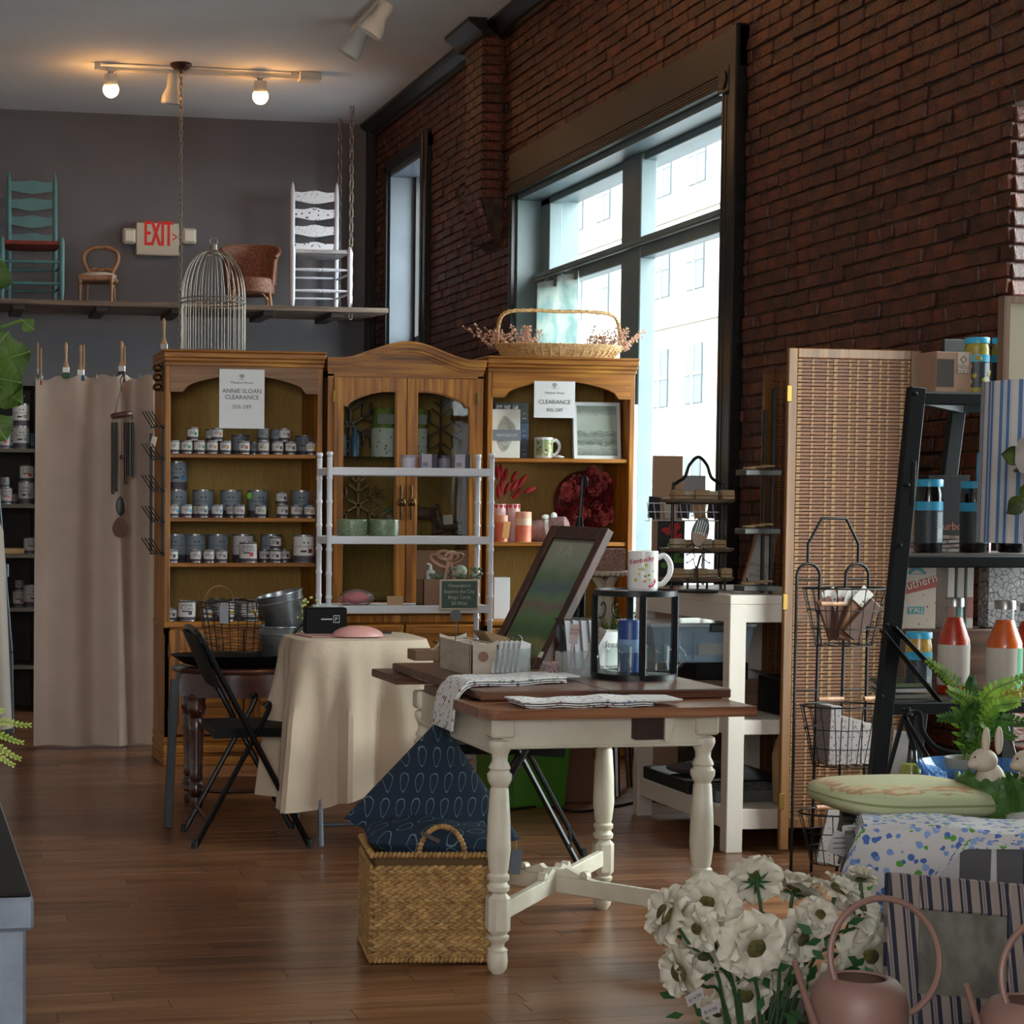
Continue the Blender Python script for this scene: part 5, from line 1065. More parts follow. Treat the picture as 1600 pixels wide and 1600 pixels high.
m_deer = mat('brown_resin','#4f382d',.6,col2='#644a3c',scale=40)
def deer(label,x,y,z0,h,lying=False,flip=1):
    r = thing('deer_figurine',label,'figurine',(x,y,z0)); f = flip; b = MB(); k = h/.26
    bz = .06 if lying else .115
    b.ell((.0,0,bz*k),(.068*k,.03*k,.034*k),18,12); b.ell((-.05*k*f,0,(bz+.012)*k),(.032*k,.026*k,.036*k),14,10)
    b.tube(smooth_path([(-.06*k*f,0,(bz+.02)*k),(-.075*k*f,0,(bz+.06)*k),(-.082*k*f,-.004*k,(bz+.095)*k)],4),[.026*k]*4+[.018*k]*4+[.014*k],10)
    b.ell((-.094*k*f,-.006*k,(bz+.108)*k),(.026*k,.014*k,.015*k),12,8,None); b.ell((-.112*k*f,-.008*k,(bz+.103)*k),(.012*k,.009*k,.009*k),8,6)
    for s in (-1,1): b.ell((-.08*k*f,s*.02*k,(bz+.122)*k),(.007*k,.014*k,.007*k),8,6)
    if lying:
        for s in (-1,1): b.tube([(-.05*k*f,s*.02*k,.03*k),(-.09*k*f,s*.026*k,.012*k),(-.06*k*f,s*.03*k,.008*k)],[.012*k,.009*k,.006*k],8); b.tube([(.05*k*f,s*.02*k,.035*k),(.02*k*f,s*.035*k,.015*k),(.07*k*f,s*.036*k,.008*k)],[.018*k,.01*k,.006*k],8)
    else:
        for s in (-1,1): b.tube([(-.05*k*f,s*.016*k,.1*k),(-.047*k*f,s*.016*k,.05*k),(-.05*k*f,s*.016*k,.0)],[.014*k,.008*k,.007*k],8); b.tube([(.05*k*f,s*.016*k,.1*k),(.062*k*f,s*.016*k,.055*k),(.054*k*f,s*.016*k,.0)],[.018*k,.008*k,.007*k],8)
    b.ell((.068*k*f,0,(bz+.012)*k),(.01*k,.008*k,.012*k),8,6); b.build('body',m_deer,r,False)
    if not lying:
        for s in (-1,1):
            b = MB(); c = Vector((-.08*k*f,s*.008*k,(bz+.122)*k)); m_ = smooth_path([c,c+Vector((.01*k,s*.022*k,.035*k)),c+Vector((-.004*k,s*.046*k,.06*k)),c+Vector((-.012*k,s*.04*k,.085*k))],4); b.tube(m_,.0035*k,6)
            for j in (4,8): b.tube([m_[j],m_[j]+Vector((-.02*k*f,0,.026*k))],[.003*k,.001*k],5)
            b.build('antler',flat('#4a3a2c',.6),r,False)
    return r
q = P(664,838,9.4); d_ = deer('standing dark resin stag behind the right cabinet door',q.x,9.42,zB,.25)
q = P(702,838,9.36); deer('lying dark resin deer with white tag in glass cabinet',q.x,9.35,zB,.22,True)
q = P(700,812,9.3); b = MB(); b.cbox(q,(.05,.002,.048),.0005,(0,-.1,0)); tg = b.thing('barcode_tag',flat('#b9b6b2',.7),'white barcode tag hanging on the lying deer','tag')
q = P(608,838,9.4); v_ = thing('bud_jar','small pale jar with sprig on the middle shelf of glass cabinet','jar',(q.x,9.4,zB)); b = MB(); b.lathe([(0,0),(.025,0),(.027,.02),(.027,.085),(.02,.09),(.018,.1),(0,.1)],18); b.build('jar',flat('#8f8578',.5),v_,False); b = MB(); [b.ell((R_.uniform(-.02,.02),0,.11+.03*R_.random()),(.01,.006,.008),6,4) for _ in range(9)]; b.build('sprig',flat('#5f6d58',.8),v_,False)
q = P(530,716,9.4)
for i,(px,c) in enumerate(((533,'#5b6f80'),(553,'#2f567c'))): q = P(px,716,9.3); b = MB(); b.lathe([(0,0),(.022,0),(.022,.1),(.01,.12),(.01,.14),(0,.14)],16,Matrix.Translation((q.x,9.28,zA))); b.thing('glass_bottle',flat(c,.2),'%s bottle before the dark snowflake in glass cabinet' % ('pale grey-blue','deep blue')[i],'bottle')

# ================================================================== ETAGERE CONTENTS
ym = (YE0+YE1)/2; e1,e2,e3 = ES
for i,(px0,px1,c,kind) in enumerate(((628,650,'#b5b2bd','tin'),(657,682,'#a19aa6','box'),(684,704,'#6d6474','jar'),(709,734,'#a39da8','box'))):
    a,e = P(px0,720,YE0+.05),P(px1,720,YE0+.05); w_ = e.x-a.x; xx = (a.x+e.x)/2; lab = ('pale lilac wax tin, leftmost on the top of white shelf unit','barcoded carton second from left on top of white shelf unit','dark-lidded mauve jar on top of white shelf unit','rightmost barcoded carton on top of white shelf unit')[i]
    r = thing({'tin': 'wax_tin','box': 'paint_carton','jar': 'wax_jar'}[kind],lab,kind,(xx,YE0+.06,e1-.004),0)
    if kind == 'box':
        b = MB(); b.box(-w_/2,w_*.15,-.03,.03,0,.068,.002); b.build('white_side',flat(c,.6),r,False); b = MB(); b.box(w_*.15,w_/2,-.03,.03,0,.068,.002); b.build('dark_side',flat('#2a2730',.5),r,False); b = MB(); [b.box(-w_*.4+.004*k,-w_*.4+.004*k+.002,-.0305,-.03,.012,.03) for k in range(6)]; b.build('barcode',flat('#33313a'),r,False)
    else:
        b = MB(); b.lathe([(0,0),(w_/2,0),(w_/2,.05),(w_/2-.002,.052),(0,.052)],20); b.build('drum',flat(c,.45),r,False); b = MB(); b.lathe([(0,.063),(w_/2*1.0,.063),(w_/2*1.02,.05),(w_/2*.9,.05)],20); b.build('lid',flat('#1c1a1e' if kind == 'jar' else '#8f8c96',.4),r,False)
m_cel = mat('celadon_crackle','#66755a',.25,col2='#7d8b6e',scale=60,bump=.3,bscale=90)
for i,(px0,px1) in enumerate(((527,574),(576,623))):
    a,e = P(px0,830,YE0+.1),P(px1,830,YE0+.1); r = (e.x-a.x)/2-.001; b = MB(); b.lathe([(0,.002),(r*.96,.002),(r,.01),(r,.078),(r-.006,.08),(r-.01,.07),(r-.01,.02),(0,.015)],32,Matrix.Translation(((a.x+e.x)/2,YE0+.1,e2-.004))); b.thing('celadon_pot',m_cel,'%s of two green crackle-glazed pots on white shelf unit' % ('left','right')[i],'pot')
sb = thing('soap_pack','pink bath soap wrapped in clear cellophane on white shelf unit','soap',(P(557,945,YE0+.08).x,YE0+.09,e3-.004)); b = MB(); b.ell((0,0,.035),(.06,.04,.028),20,12,None,lambda d: 1+.05*math.sin(9*d.x+5*d.z)); b.build('soap',flat('#d46a70',.5),sb,False); b = MB(); b.ell((0,0,.033),(.082,.055,.04),22,12,None,lambda d: 1+.1*math.sin(11*d.x+7*d.y+8*d.z)); b.build('wrapper',glass('cellophane','#f1e4e4',rough=.12,opac=.18,body='#dcc9c9'),sb,False)
b = MB(); q = P(618,945,YE0+.04); b.cbox((q.x,YE0+.05,e3+.018),(.075,.004,.045),.001,(-.15,0,0)); b.thing('kraft_card',flat('#b08f6c',.8),'small kraft card standing beside the pink soap','card')
gb = thing('gift_hamper','kraft gift box with pink ribbon bow, soap pump and eucalyptus','gift box',(P(697,945,YE0+.09).x,YE0+.1,e3-.004)); a,e = P(654,905,YE0+.05),P(735,905,YE0+.05); w_ = e.x-a.x; hb = a.z-e3+.004
b = MB(); b.box(-w_/2,w_/2,-.06,-.056,0,hb); b.box(-w_/2,w_/2,.06,.064,0,hb+.13); b.box(-w_/2,-w_/2+.004,-.06,.06,0,hb); b.box(w_/2-.004,w_/2,-.06,.06,0,hb); b.box(-w_/2,w_/2,-.06,.06,0,.004); b.build('open_box',flat('#8a6a52',.8),gb,False)
b = MB(); b.lathe([(0,hb-.03),(.02,hb-.03),(.021,hb+.035),(.008,hb+.045),(.006,hb+.065),(0,hb+.066)],16,Matrix.Translation((-w_*.32,-.02,0))); b.tube([(-w_*.32,-.02,hb+.065),(-w_*.32-.02,-.03,hb+.07)],.004,6); b.build('soap_pump',flat('#c9c3c2',.3),gb,False)
rb = mat('pink_satin','#b78a72',.35)
for k,(dx,dz,an,sx_) in enumerate(((-.045,.085,.5,.05),(.04,.095,-.4,.045),(-.02,.11,.2,.035),(.02,.105,-.1,.03))):
    b = MB(); T_ = Matrix.Translation((dx*.8,-.035,hb+dz)) @ Matrix.Rotation(an,4,'Y'); b.tube([T_ @ Vector(p) for p in [(sx_*math.cos(t),.006*math.sin(2*t),.02*math.sin(t)) for t in [2*math.pi*i/20 for i in range(20)]]],.007,6,closed=True,flatten=.35); b.build('bow_loop',rb,gb,False)
for s in (-1,1): b = MB(); b.grid(lambda u,v: (s*(.008+.03*u)+.012*(v-.5),-.062-.004*math.sin(6*u),hb+.08-.16*u),10,2,.001); b.build('ribbon_tail',rb,gb,False)
b = MB(); q = random.Random(4)
for k in range(60): x_ = q.uniform(-.4,.62)*w_; b.ell((x_,q.uniform(-.07,.0),hb+.006+q.uniform(0,.045)*(.4 if x_ < 0 else 1)),(.011,.006,.008),7,5)
o = b.build('leaf_filler',flat('#63715a',.8),gb,False); o['kind'] = 'stuff'
b = MB(); b.ell((w_*.24,-.03,hb+.035),(.033,.028,.03),18,12); b.build('floral_ball',print_mat('floral_wrap','#9aa791',['#566b58','#c2b9a4','#a85a55'],90,.6,.3),gb,False)
# bingo sign
sg = thing('price_sign','green card sign reading Owensboro Explore the City Bingo Cards','sign',P(716,950,YE0-.05)); a,e = P(687,905,YE0-.05),P(748,953,YE0-.05); sg.location = ((a.x+e.x)/2,YE0-.05,e.z)
b = MB(); b.box(a.x,e.x,YE0-.05,YE0-.042,e.z,a.z,.002); b.build('cream_border',flat('#b9aa96',.7),sg); b = MB(); b.box(a.x+.01,e.x-.01,YE0-.0515,YE0-.05,e.z+.009,a.z-.009); b.build('green_card',flat('#41544b',.7),sg); b = MB(); cx0 = (a.x+e.x)/2; H_ = a.z-e.z
for t,k in (('Owensboro',.74),('Explore the City',.55),('Bingo Cards',.36),('$6.00/ea',.17)): b.text(t,.0235,Matrix.Translation((cx0,YE0-.0522,e.z+H_*k)) @ Matrix.Diagonal((.92,1,1,1)))
b.build('lettering',flat('#b5b39c',.7),sg); b = MB(); b.cyl((cx0,YE0-.038,.0),(cx0,YE0-.038,e.z+.03),.003,n=8); b.lathe([(0,0),(.05,0),(.05,.006),(0,.008)],20,Matrix.Translation((cx0,YE0-.038,0))); b.build('stand',flat('#55504c',.4,.7),sg)

# ================================================================== STORAGE SHELF BEHIND THE CURTAIN
YD = 11.7; m_dk = mat('dark_storage_wood','#2c2622',.75,col2='#38302a',scale=4)
st = thing('storage_shelf','dark wooden storage shelving stocked with paint behind the curtain','shelf',(P(20,900,YD).x,YD+.2,0)); xr_ = P(62,900,YD).x; xl_ = -.5
for x in (xl_,xr_-.03): b = MB(); b.box(x,x+.03,YD,YD+.4,0,2.0); b.build('side_panel',m_dk,st)
dz_ = [P(30,y,YD).z for y in (701,788,866,950,1040)]
for z in dz_+[2.0]: b = MB(); b.box(xl_,xr_,YD,YD+.4,z-.022,z); b.build('shelf_board',mat('shelf_edge','#4a4038',.7),st)
b = MB(); b.box(xl_,xr_,YD+.39,YD+.4,0,2.0); b.build('back_panel',m_dk,st)
st['label'] = st['label']
rk_ = sorted([('M',18,0,0,'#b5b2b0'),('LW',33,0,0,'#aaa7a5'),('M',6,0,0,'#9a9896'),('M',57,0,0,'#4c7f8a'),('M',8,1,0,'#9b9997'),('S',21,1,0,'#a5a3a1'),('LW',42,1,0,'#a8a6a4'),('M',60,1,0,'#8f8d8b'),('M',48,2,0,'#b3b0ae'),('M',31,3,0,'#b0adab'),('LW',50,3,0,'#9a9896')],key=lambda r: (r[2],r[1]))
for i,(kd,px,si,dz,c) in enumerate(rk_):
    z = dz_[si]; Yq = YD+.08+.05*(i % 2); o = dup(TIN[kd][0],(P(px,800,Yq).x,Yq,z),R_.uniform(-.3,.3)); o['label'] = '%s paint container, %s along the %s shelf of the dark storage unit' % ({'M': 'medium','LW': 'large','S': 'small'}[kd],ORD[sum(1 for r_ in rk_[:i+1] if r_[2] == si)],('uppermost','second','third','fourth')[si]); o['group'] = 'paint stored behind the curtain'
    for ch in o.children:
        if ch.name.startswith('label'): recol(ch,flat(c))
for i,(kd,px,py,si,c) in enumerate((('M',18,690,0,'#bcbab8'),('LW',44,668,0,'#c4c2c0'),('M',42,740,1,'#adabaa'),('S',8,745,1,'#9f9d9b'),('S',30,930,3,'#aeacaa'))):
    base = {0: .1,1: .138 if kd == 'LW' else .1,3: .1}[si]
    if i == 1: base = .137
    if i == 2: base = .137
    o = dup(TIN[kd][0],(P(px if i != 1 else 33,800,YD+.1).x,YD+.08+.05*((0,1,0,0,1)[i]),dz_[si]+base),0); o['label'] = '%s paint container stacked on another, %s stack, storage unit %s shelf' % ({'M': 'medium','LW': 'large','S': 'small'}[kd],('left','tall right','right','left','right')[i],('uppermost','uppermost','second','second','fourth')[i]); o['group'] = 'paint stored behind the curtain'
    src = {0: 18,1: 33,2: 42,3: 8,4: 31}[i]
    for k,r_ in enumerate(rk_):
        if r_[1] == src and r_[2] == si: Yq = YD+.08+.05*(k % 2); o.location.y = Yq; o.location.x = P(src,800,Yq).x
q = P(22,860,YD+.1); b = MB(); b.box(q.x-.1,q.x+.06,YD+.04,YD+.2,dz_[2],dz_[2]+.035,.003); b.thing('wood_offcut',wood('pale_offcut','#7a5a38','#94704a','#a8845c','x'),'stack of pale wood offcuts on the third storage shelf','wood')
dp = thing('dustpan','clear grey dustpan with bright green handle strip on the floor by storage shelf','dustpan',G(36,1100)); L0 = dp.location.copy(); b = MB()
b.grid(lambda u,v: ((u-.5)*(.24-.05*v)+.02*v,.05*v*v,.01+.36*v-.02*math.sin(math.pi*u)),10,8,.006); b.build('pan',mat('smoky_plastic','#2c3032',.2),dp,False); b = MB(); b.grid(lambda u,v: (-.1+.2*v+(u-.5)*.03,-.012+.04*(1-v),.26-.18*v),2,6,.006); b.build('green_strip',flat('#5f9c2e',.5),dp,False)
b = MB(); q0 = P(-14,690,10.6); q1 = P(13,1020,10.6); b.beam(q1,q0,.03,.05,.004); b.beam(q1+Vector((-.3,.25,0)),q0+Vector((-.3,.1,0)),.03,.05,.004); b.beam(q1,(q1.x+.006,q1.y,0),.03,.05,.004); b.beam(q1+Vector((-.3,.25,0)),(q1.x-.3,q1.y+.25,0),.03,.05,.004)
for k in range(3): z = .3+.3*k; b.beam((q1.x-.3,q1.y+.2,z),(q1.x,q1.y,z),.02,.07,.003)
b.thing('step_ladder',flat('#5d6872',.5,.3),'aluminium step ladder leaning at the far left edge','ladder',base=(q1.x,q1.y,0))

# ================================================================== ROUND PEDESTAL TABLE WITH TRAY
m_cherry = wood('dark_cherry','#24100c','#3a1a13','#4f261c','x',rough=.28,coat=.3); YR = 7.95; xR = P(372,1060,YR).x; zR = P(372,1047,YR-.2).z
rt = thing('pedestal_table','dark cherry oval side table with turned legs behind the folding chair','table',(xR,YR,0))
b = MB(); T_ = Matrix.Translation((xR,YR,0)) @ Matrix.Diagonal((1.3,1,1,1)); b.lathe([(0,zR-.022),(.2,zR-.022),(.212,zR-.016),(.215,zR-.008),(.208,zR),(0,zR)],40,T_); b.build('tabletop',m_cherry,rt)
b = MB(); b.lathe([(.19,zR-.12),(.2,zR-.118),(.2,zR-.022),(.19,zR-.022),(.188,zR-.118)],40,T_); b.build('apron',m_cherry,rt)
b = MB(); b.lathe([(0,.075),(.18,.075),(.19,.083),(.185,.095),(0,.095)],40,T_); b.build('lower_shelf',m_cherry,rt)
lg = [(0,0),(.02,0),(.026,.02),(.022,.05),(.03,.06),(.03,.1),(.022,.115),(.028,.13),(.024,.15),(.03,.32),(.034,.36),(.026,.375),(.036,.4),(.04,.42),(.034,.44),(.04,.46),(.03,.48)]
zk = (zR-.1)/.48
for dx,dy in ((-.19,-.09),(.19,-.09),(-.19,.09),(.19,.09)): b = MB(); b.lathe([(r_*1.05,z_*zk) for r_,z_ in lg],18,Matrix.Translation((xR+dx,YR+dy,0))); b.build('leg',m_cherry,rt)
tr = thing('black_tray','black boat-shaped dough bowl tray on the dark cherry table','tray',(xR-.01,YR-.02,zR)); b = MB()
b.lathe([(0,.0),(.13,.0),(.17,.015),(.205,.045),(.215,.052),(.2,.053),(.16,.028),(.12,.014),(0,.012)],40,Matrix.Diagonal((1.32,.8,1,1))); b.build('bowl',mat('matte_black_wood','#070606',.5,spec=.2),tr,False)
m_bw2 = mat('rusty_black_wire','#2c2623',.5,.6)
wbk = thing('wire_egg_basket','round black wire basket with tan leather handles on the black tray','basket',(P(372,1030,YR).x,YR,zR+.014)); rb_,rt_,hb_ = .125,.17,P(372,940,YR).z-zR-.014
for k in range(26):
    a = 2*math.pi*k/26; b = MB(); b.tube([(rb_*math.cos(a),rb_*math.sin(a)*.6,0),((rb_+.5*(rt_-rb_))*math.cos(a+.02),(rb_+.5*(rt_-rb_))*math.sin(a)*.6,hb_*.5),(rt_*math.cos(a),rt_*math.sin(a)*.6,hb_)],.0017,5); b.build('upright_wire',m_bw2,wbk,False)
for k in range(11):
    t = k/10; r_ = rb_+(rt_-rb_)*t; b = MB(); b.tube([((r_+.002*math.sin(9*a+k*2))*math.cos(a),(r_+.002*math.sin(9*a+k*2))*.6*math.sin(a),hb_*t+.003*math.sin(7*a+k)) for a in [2*math.pi*i/40 for i in range(40)]],.0017 if k < 10 else .003,5,closed=True); b.build('hoop_wire',m_bw2,wbk,False)
lth = mat('tan_leather','#7d4c28',.45,col2='#8f5a32',scale=14)
for (dx,up) in ((-.08,1),(.11,-1)):
    b = MB(); pts = [Vector((dx+.06*math.cos(t),-.05 if up < 0 else .02,hb_+(.065*math.sin(t) if up > 0 else -.09*math.sin(t)))) for t in [math.pi*i/14 for i in range(15)]]; b.grid(lambda u,v: pts[int(round(u*14))]+Vector((0,(v-.5)*.022,0)),14,1,.003); b.build('leather_handle',lth,wbk,False)
b = MB(); q = P(350,960,YR-.12); b.cbox(q,(.038,.002,.075),.0008); b.thing('grey_tag',flat('#6d6a72',.7),'plain grey tag hanging on the wire egg basket','tag')
m_zinc = mat('galvanised_zinc','#77797c',.32,.85,col2='#8f9194',scale=16)
for i,(px,dz,tl) in enumerate(((440,0,0),(447,.14,-.22))):
    o = thing('zinc_bucket',('galvanised bucket standing on the black tray','galvanised bucket nested tilted on top of the other bucket')[i],'bucket',(P(px,1030,YR-.06).x,YR-.06,zR+.016+dz)); o.rotation_euler = (0,tl,0)
    b = MB(); b.lathe([(0,0),(.075,0),(.078,.004),(.098,.15),(.103,.153),(.103,.158),(.095,.156),(.074,.008),(0,.006)],28); b.lathe([(.0945,.12),(.097,.123),(.0955,.127)],28); b.build('pail',m_zinc,o,False)
    for s in (-1,1): b = MB(); b.tube(arc((s*.1,0,.13),.02,-90,90,10,'yz'),.003,6); b.build('ear',m_zinc,o,False)
q = P(480,955,YR-.1); fl_ = thing('hydrangea_sprig','pale green hydrangea sprig rising from the zinc bucket','flowers',(q.x,YR-.1,q.z-.12)); b = MB(); b.tube([(-.05,0,0),(0,0,.1)],.003,6); b.build('stem',flat('#5d7034'),fl_,False); q2 = random.Random(9)
for (dx,dz,r_) in ((.015,.135,.042),(-.06,.1,.028),(.05,.1,.036),(-.01,.06,.04)):
    b = MB()
    for k in range(26): d = Vector((q2.gauss(0,1),q2.gauss(0,1),q2.gauss(0,1))).normalized()*r_; b.ell((dx+d.x,d.y,dz+d.z),(.009,.009,.006),6,4)
    b.build('flower_cluster',mat('lime_petals','#a3ab5c',.8,col2='#b9bd78',scale=50),fl_,False)
# charcoal board leaning at the table
f0 = G(262,1297); b = MB(); q1 = P(273,1062,f0.y+.16); b.beam(f0+Vector((0,0,.006)),q1,.032,.03,.003,up=(0,1,0)); b.thing('narrow_board',mat('charcoal_paint','#33363a',.6),'narrow charcoal painted slat leaning against the dark cherry table','board',base=f0)
b = MB(); q = P(281,1044,YR-.05); b.ell(q,(.035,.03,.016),14,8,None,lambda d: 1+.12*math.sin(8*d.x+6*d.y)); b.tube([q-Vector((0,0,.012)),q+Vector((-.006,.04,-.06)),q+Vector((-.006,.05,-.12))],[.012,.008,.006],8); b.thing('plastic_wrap',glass('wrap_film','#cfcfcf',rough=.15,opac=.45,body='#8d8a88'),'scrap of clear plastic wrap hanging at the cherry table edge','wrapping')
# ================================================================== CLOTH-COVERED TABLE
m_linen = mat('natural_muslin','#b3a08b',.9,col2='#bda993',scale=4,bump=.35,bscale=16)
YT = 7.08; xT = P(553,1000,YT).x; zT = .775
tt = thing('folding_table','small folding table with grey tube legs hidden under muslin cloth','table',(xT,YT,0)); m_gm = flat('#5d6268',.35,.7)
b = MB(); b.box(xT-.22,xT+.22,YT-.19,YT+.19,zT-.03,zT-.004,.02); b.build('tabletop',m_cons,tt)
for s in (-1,1):
    for y_ in (-.19,.19): b = MB(); b.tube([(xT+s*.17,YT+y_*.7,zT-.03),(xT+s*.17,YT+y_*1.15,.012)],.011,8); b.build('leg',m_gm,tt)
b = MB(); b.tube([(xT-.17,YT-.21,.09),(xT+.17,YT-.21,.09)],.008,8); b.build('crossbar',m_gm,tt)
b = MB(); NA = 120; rows = []
def sq(a,r):          # superellipse outline
    c,s_ = math.cos(a),math.sin(a); k = 4.0; d = (abs(c)**k+abs(s_)**k)**(-1/k); return c*d*r*1.12,s_*d*r
def cloth(u,v):
    a = 2*math.pi*u; 
    if v < .25: x,y = sq(a,.222*v/.25); return (xT+x,YT+y,zT+.002)
    t = (v-.25)/.75; drop = .60+.02*math.cos(a*2+.9)+.04*max(0,math.cos(a-math.radians(235)))**8-.02*math.sin(3*a); fold = (.016+.034*t)*(math.sin(a*9+1.5*math.sin(a))+.35*math.sin(a*21+2))*min(1,t*2.2)
    r = .222+.02*math.sin(min(1,t*9)*math.pi/2)+.025*t+fold; x,y = sq(a,r); z = zT+.002-drop*t-.0*(t)
    if t*drop < .02: z = zT+.002-.5*drop*t
    return (xT+x,YT+y,z)
b.grid(cloth,NA,34,0); b.thing('muslin_cloth',m_linen,'creased natural muslin cloth draped over the small folding table','tablecloth',base=(xT,YT,zT))
za = zT+.004
b = MB(); q = P(520,1003,YT-.12); b.cbox((xT-.06,YT-.02,za+.001),(.3,.2,.002),0,(0,0,.15)); b.thing('placemat',flat('#a87c72',.7),'dusty pink leather mat on the muslin-covered table','mat')
b = MB(); b.ell((0,0,.0),(.098,.055,.04),28,14,None,lambda d: (1 if d.z > 0 else .2)*(1+.06*d.x)); b.v = [Vector((p.x,p.y,max(p.z,0))) for p in b.v]; q = P(558,1004,YT-.14); b.v = [Matrix.Rotation(-.12,3,'Z') @ p+Vector((q.x,YT-.12,za+.0025)) for p in b.v]; b.thing('glasses_case',mat('blush_leatherette','#b8847c',.45),'domed dusty pink case lying on the muslin-covered table','case')
bx = thing('card_terminal','black box with small silver logo at back of muslin table','box',(P(510,990,YT+.05).x,YT+.08,za),math.radians(-6)); w_ = .16; h_ = .1
b = MB(); b.box(-w_/2,w_/2,-.045,.045,0,h_,.004); b.build('case',mat('black_box_plastic','#060607',.4,spec=.12),bx,False); b = MB(); b.text('P',.022,Matrix.Translation((w_*.24,-.0458,h_*.5))); b.ring([(w_*.17,h_*.44),(w_*.32,h_*.44),(w_*.32,h_*.72),(w_*.17,h_*.72)],[(w_*.18,h_*.46),(w_*.31,h_*.46),(w_*.31,h_*.7),(w_*.18,h_*.7)],.0006,Matrix.Translation((0,-.0458,0))); b.box(-w_*.12,w_*.14,-.0456,-.045,h_*.55,h_*.59); b.build('logo',flat('#a6a6a8',.4),bx,False)
b = MB(); b.box(-.05,.05,-.02,.02,h_,h_+.012,.004); b.build('clear_tray',glass('acrylic','#eef2f2',rough=.08,opac=.12),bx,False)
b = MB(); q = P(470,985,YT+.1); b.tube(smooth_path([P(500,968,YT+.1),P(478,972,YT+.1),P(462,985,YT+.1),P(455,1005,YT+.12),P(452,1020,YT+.25)],6),.006,8); b.thing('black_cable',flat('#0f0f10',.4),'thick black cable looping behind the black box','cable')
b = MB(); q = P(600,992,YT+.02); b.cyl((q.x-.03,YT+.04,za+.005),(q.x+.03,YT+.02,za+.005),.004,n=8); b.thing('pen',flat('#2a2a2c',.4),'short dark pen at the back of the muslin table','pen')
# ================================================================== FOLDING CHAIRS
m_blk = mat('black_chair_enamel','#070707',.25,spec=.35); m_vin = mat('black_vinyl','#080808',.5,spec=.15)
def folding_chair(label,loc,rz):       # local: seat front faces +X
    r = thing('folding_chair',label,'chair',loc,rz,'black folding chairs'); w_ = .2
    for s in (-1,1):
        b = MB(); b.tube(smooth_path([(-.235,s*w_*.75,.8),(-.22,s*w_*.97,.775),(-.175,s*w_,.69),(0,s*w_,.36),(.19,s*w_,.0)],5),.0115,8); b.build('front_leg',m_blk,r,False)
        b = MB(); b.tube(smooth_path([(.02,s*w_*.84,.52),(.035,s*w_*.84,.535),(.03,s*w_*.86,.5),(-.05,s*w_*.88,.35),(-.24,s*w_*.9,.0)],5),.0105,8); b.build('rear_leg',m_blk,r,False)
        b = MB(); b.cyl((.19,s*w_,.0),(.186,s*w_,.03),.014,n=8); b.build('foot_cap',flat('#0a0a0a',.6),r,False); b = MB(); b.cyl((-.24,s*w_*.9,.0),(-.236,s*w_*.9,.03),.013,n=8); b.build('foot_cap',flat('#0a0a0a',.6),r,False)
    b = MB(); b.tube([(-.235,-w_*.75,.8),(-.24,0,.808),(-.235,w_*.75,.8)],.0115,8); b.build('top_rail',m_blk,r,False)
    b = MB(); b.grid(lambda u,v: (-.235+.085*(1-v)-.012*math.sin(math.pi*u),(u-.5)*w_*1.92,.6+.19*v),12,6,.014); b.build('backrest',m_vin,r,False)
    b = MB(); b.grid(lambda u,v: (-.17+.4*v,(u-.5)*(.37-.04*v),.445+.012*math.sin(math.pi*u)*math.sin(math.pi*v)-.01*abs(v-.4)),12,12,-.035); b.build('seat',m_vin,r,False)
    for x,z in ((.125,.13),(-.19,.1)): b = MB(); b.tube([(x,-w_*.95,z),(x,w_*.95,z)],.008,8); b.build('cross_rod',m_blk,r,False)
    return r
fc = folding_chair('black padded folding chair beside the muslin-covered table',(1.32,7.13,0),math.radians(-2))
fc2 = dup(fc,(2.16,6.5,0),math.radians(160),'second black folding chair half hidden behind the navy pillows')
# ================================================================== ON THE DRAW-LEAF TABLE
zt = ZT
cA = G(735,1058,zt); cB = G(688,1043,zt); LC = cB.y-cA.y; WC = .088; HC = P(735,1007,cA.y).z-zt
cr = thing('wooden_crate','whitewashed wooden crate of cards with a handle hole on the draw-leaf table','crate',(cA.x,cA.y,zt)); m_ww = mat('whitewashed_wood','#b3a695',.7,col2='#a39584',scale=8,stretch=(1,1,6))
def pl_(b,x0,x1,y0,y1,z0,z1): return b.box(x0,x1,y0,y1,z0,z1,.0015)
b = MB(); pl_(b,0,.008,0,LC,0,HC); b.build('side_board',m_ww,cr,False); b = MB(); pl_(b,WC-.008,WC,0,LC,0,HC); b.build('side_board',m_ww,cr,False)
for y_ in (0,LC-.008): b = MB(); n = 12; b.prism([(0,0),(WC,0),(WC,HC+.012)]+[(WC*(1-i/n),HC+.012-.012*math.sin(math.pi*i/n)) for i in range(1,n)]+[(0,HC+.012)],.008,Matrix.Translation((0,y_,0))); e_ = b.build('end_board',m_ww,cr,False); b = MB(); b.lathe([(0,-.0006),(.016,-.0006),(.016,0),(0,0)],20,Matrix.Translation((WC*.45,y_-.0015,HC*.62)) @ Matrix.Rotation(math.radians(90),4,'X')); b.build('finger_hole',flat('#7a5545'),e_,False)
b = MB(); pl_(b,.008,WC-.008,.008,LC-.008,0,.006); b.build('bottom_board',m_ww,cr,False)
for k in range(9): b = MB(); y_ = .06+k*.026; b.cbox((WC/2,y_,HC*.55),(.066,.004,.085),.0006,(-.25,0,0)); b.build('card',flat(('#c9bba9','#b8a58e','#8f7a66')[k % 3],.8),cr,False)
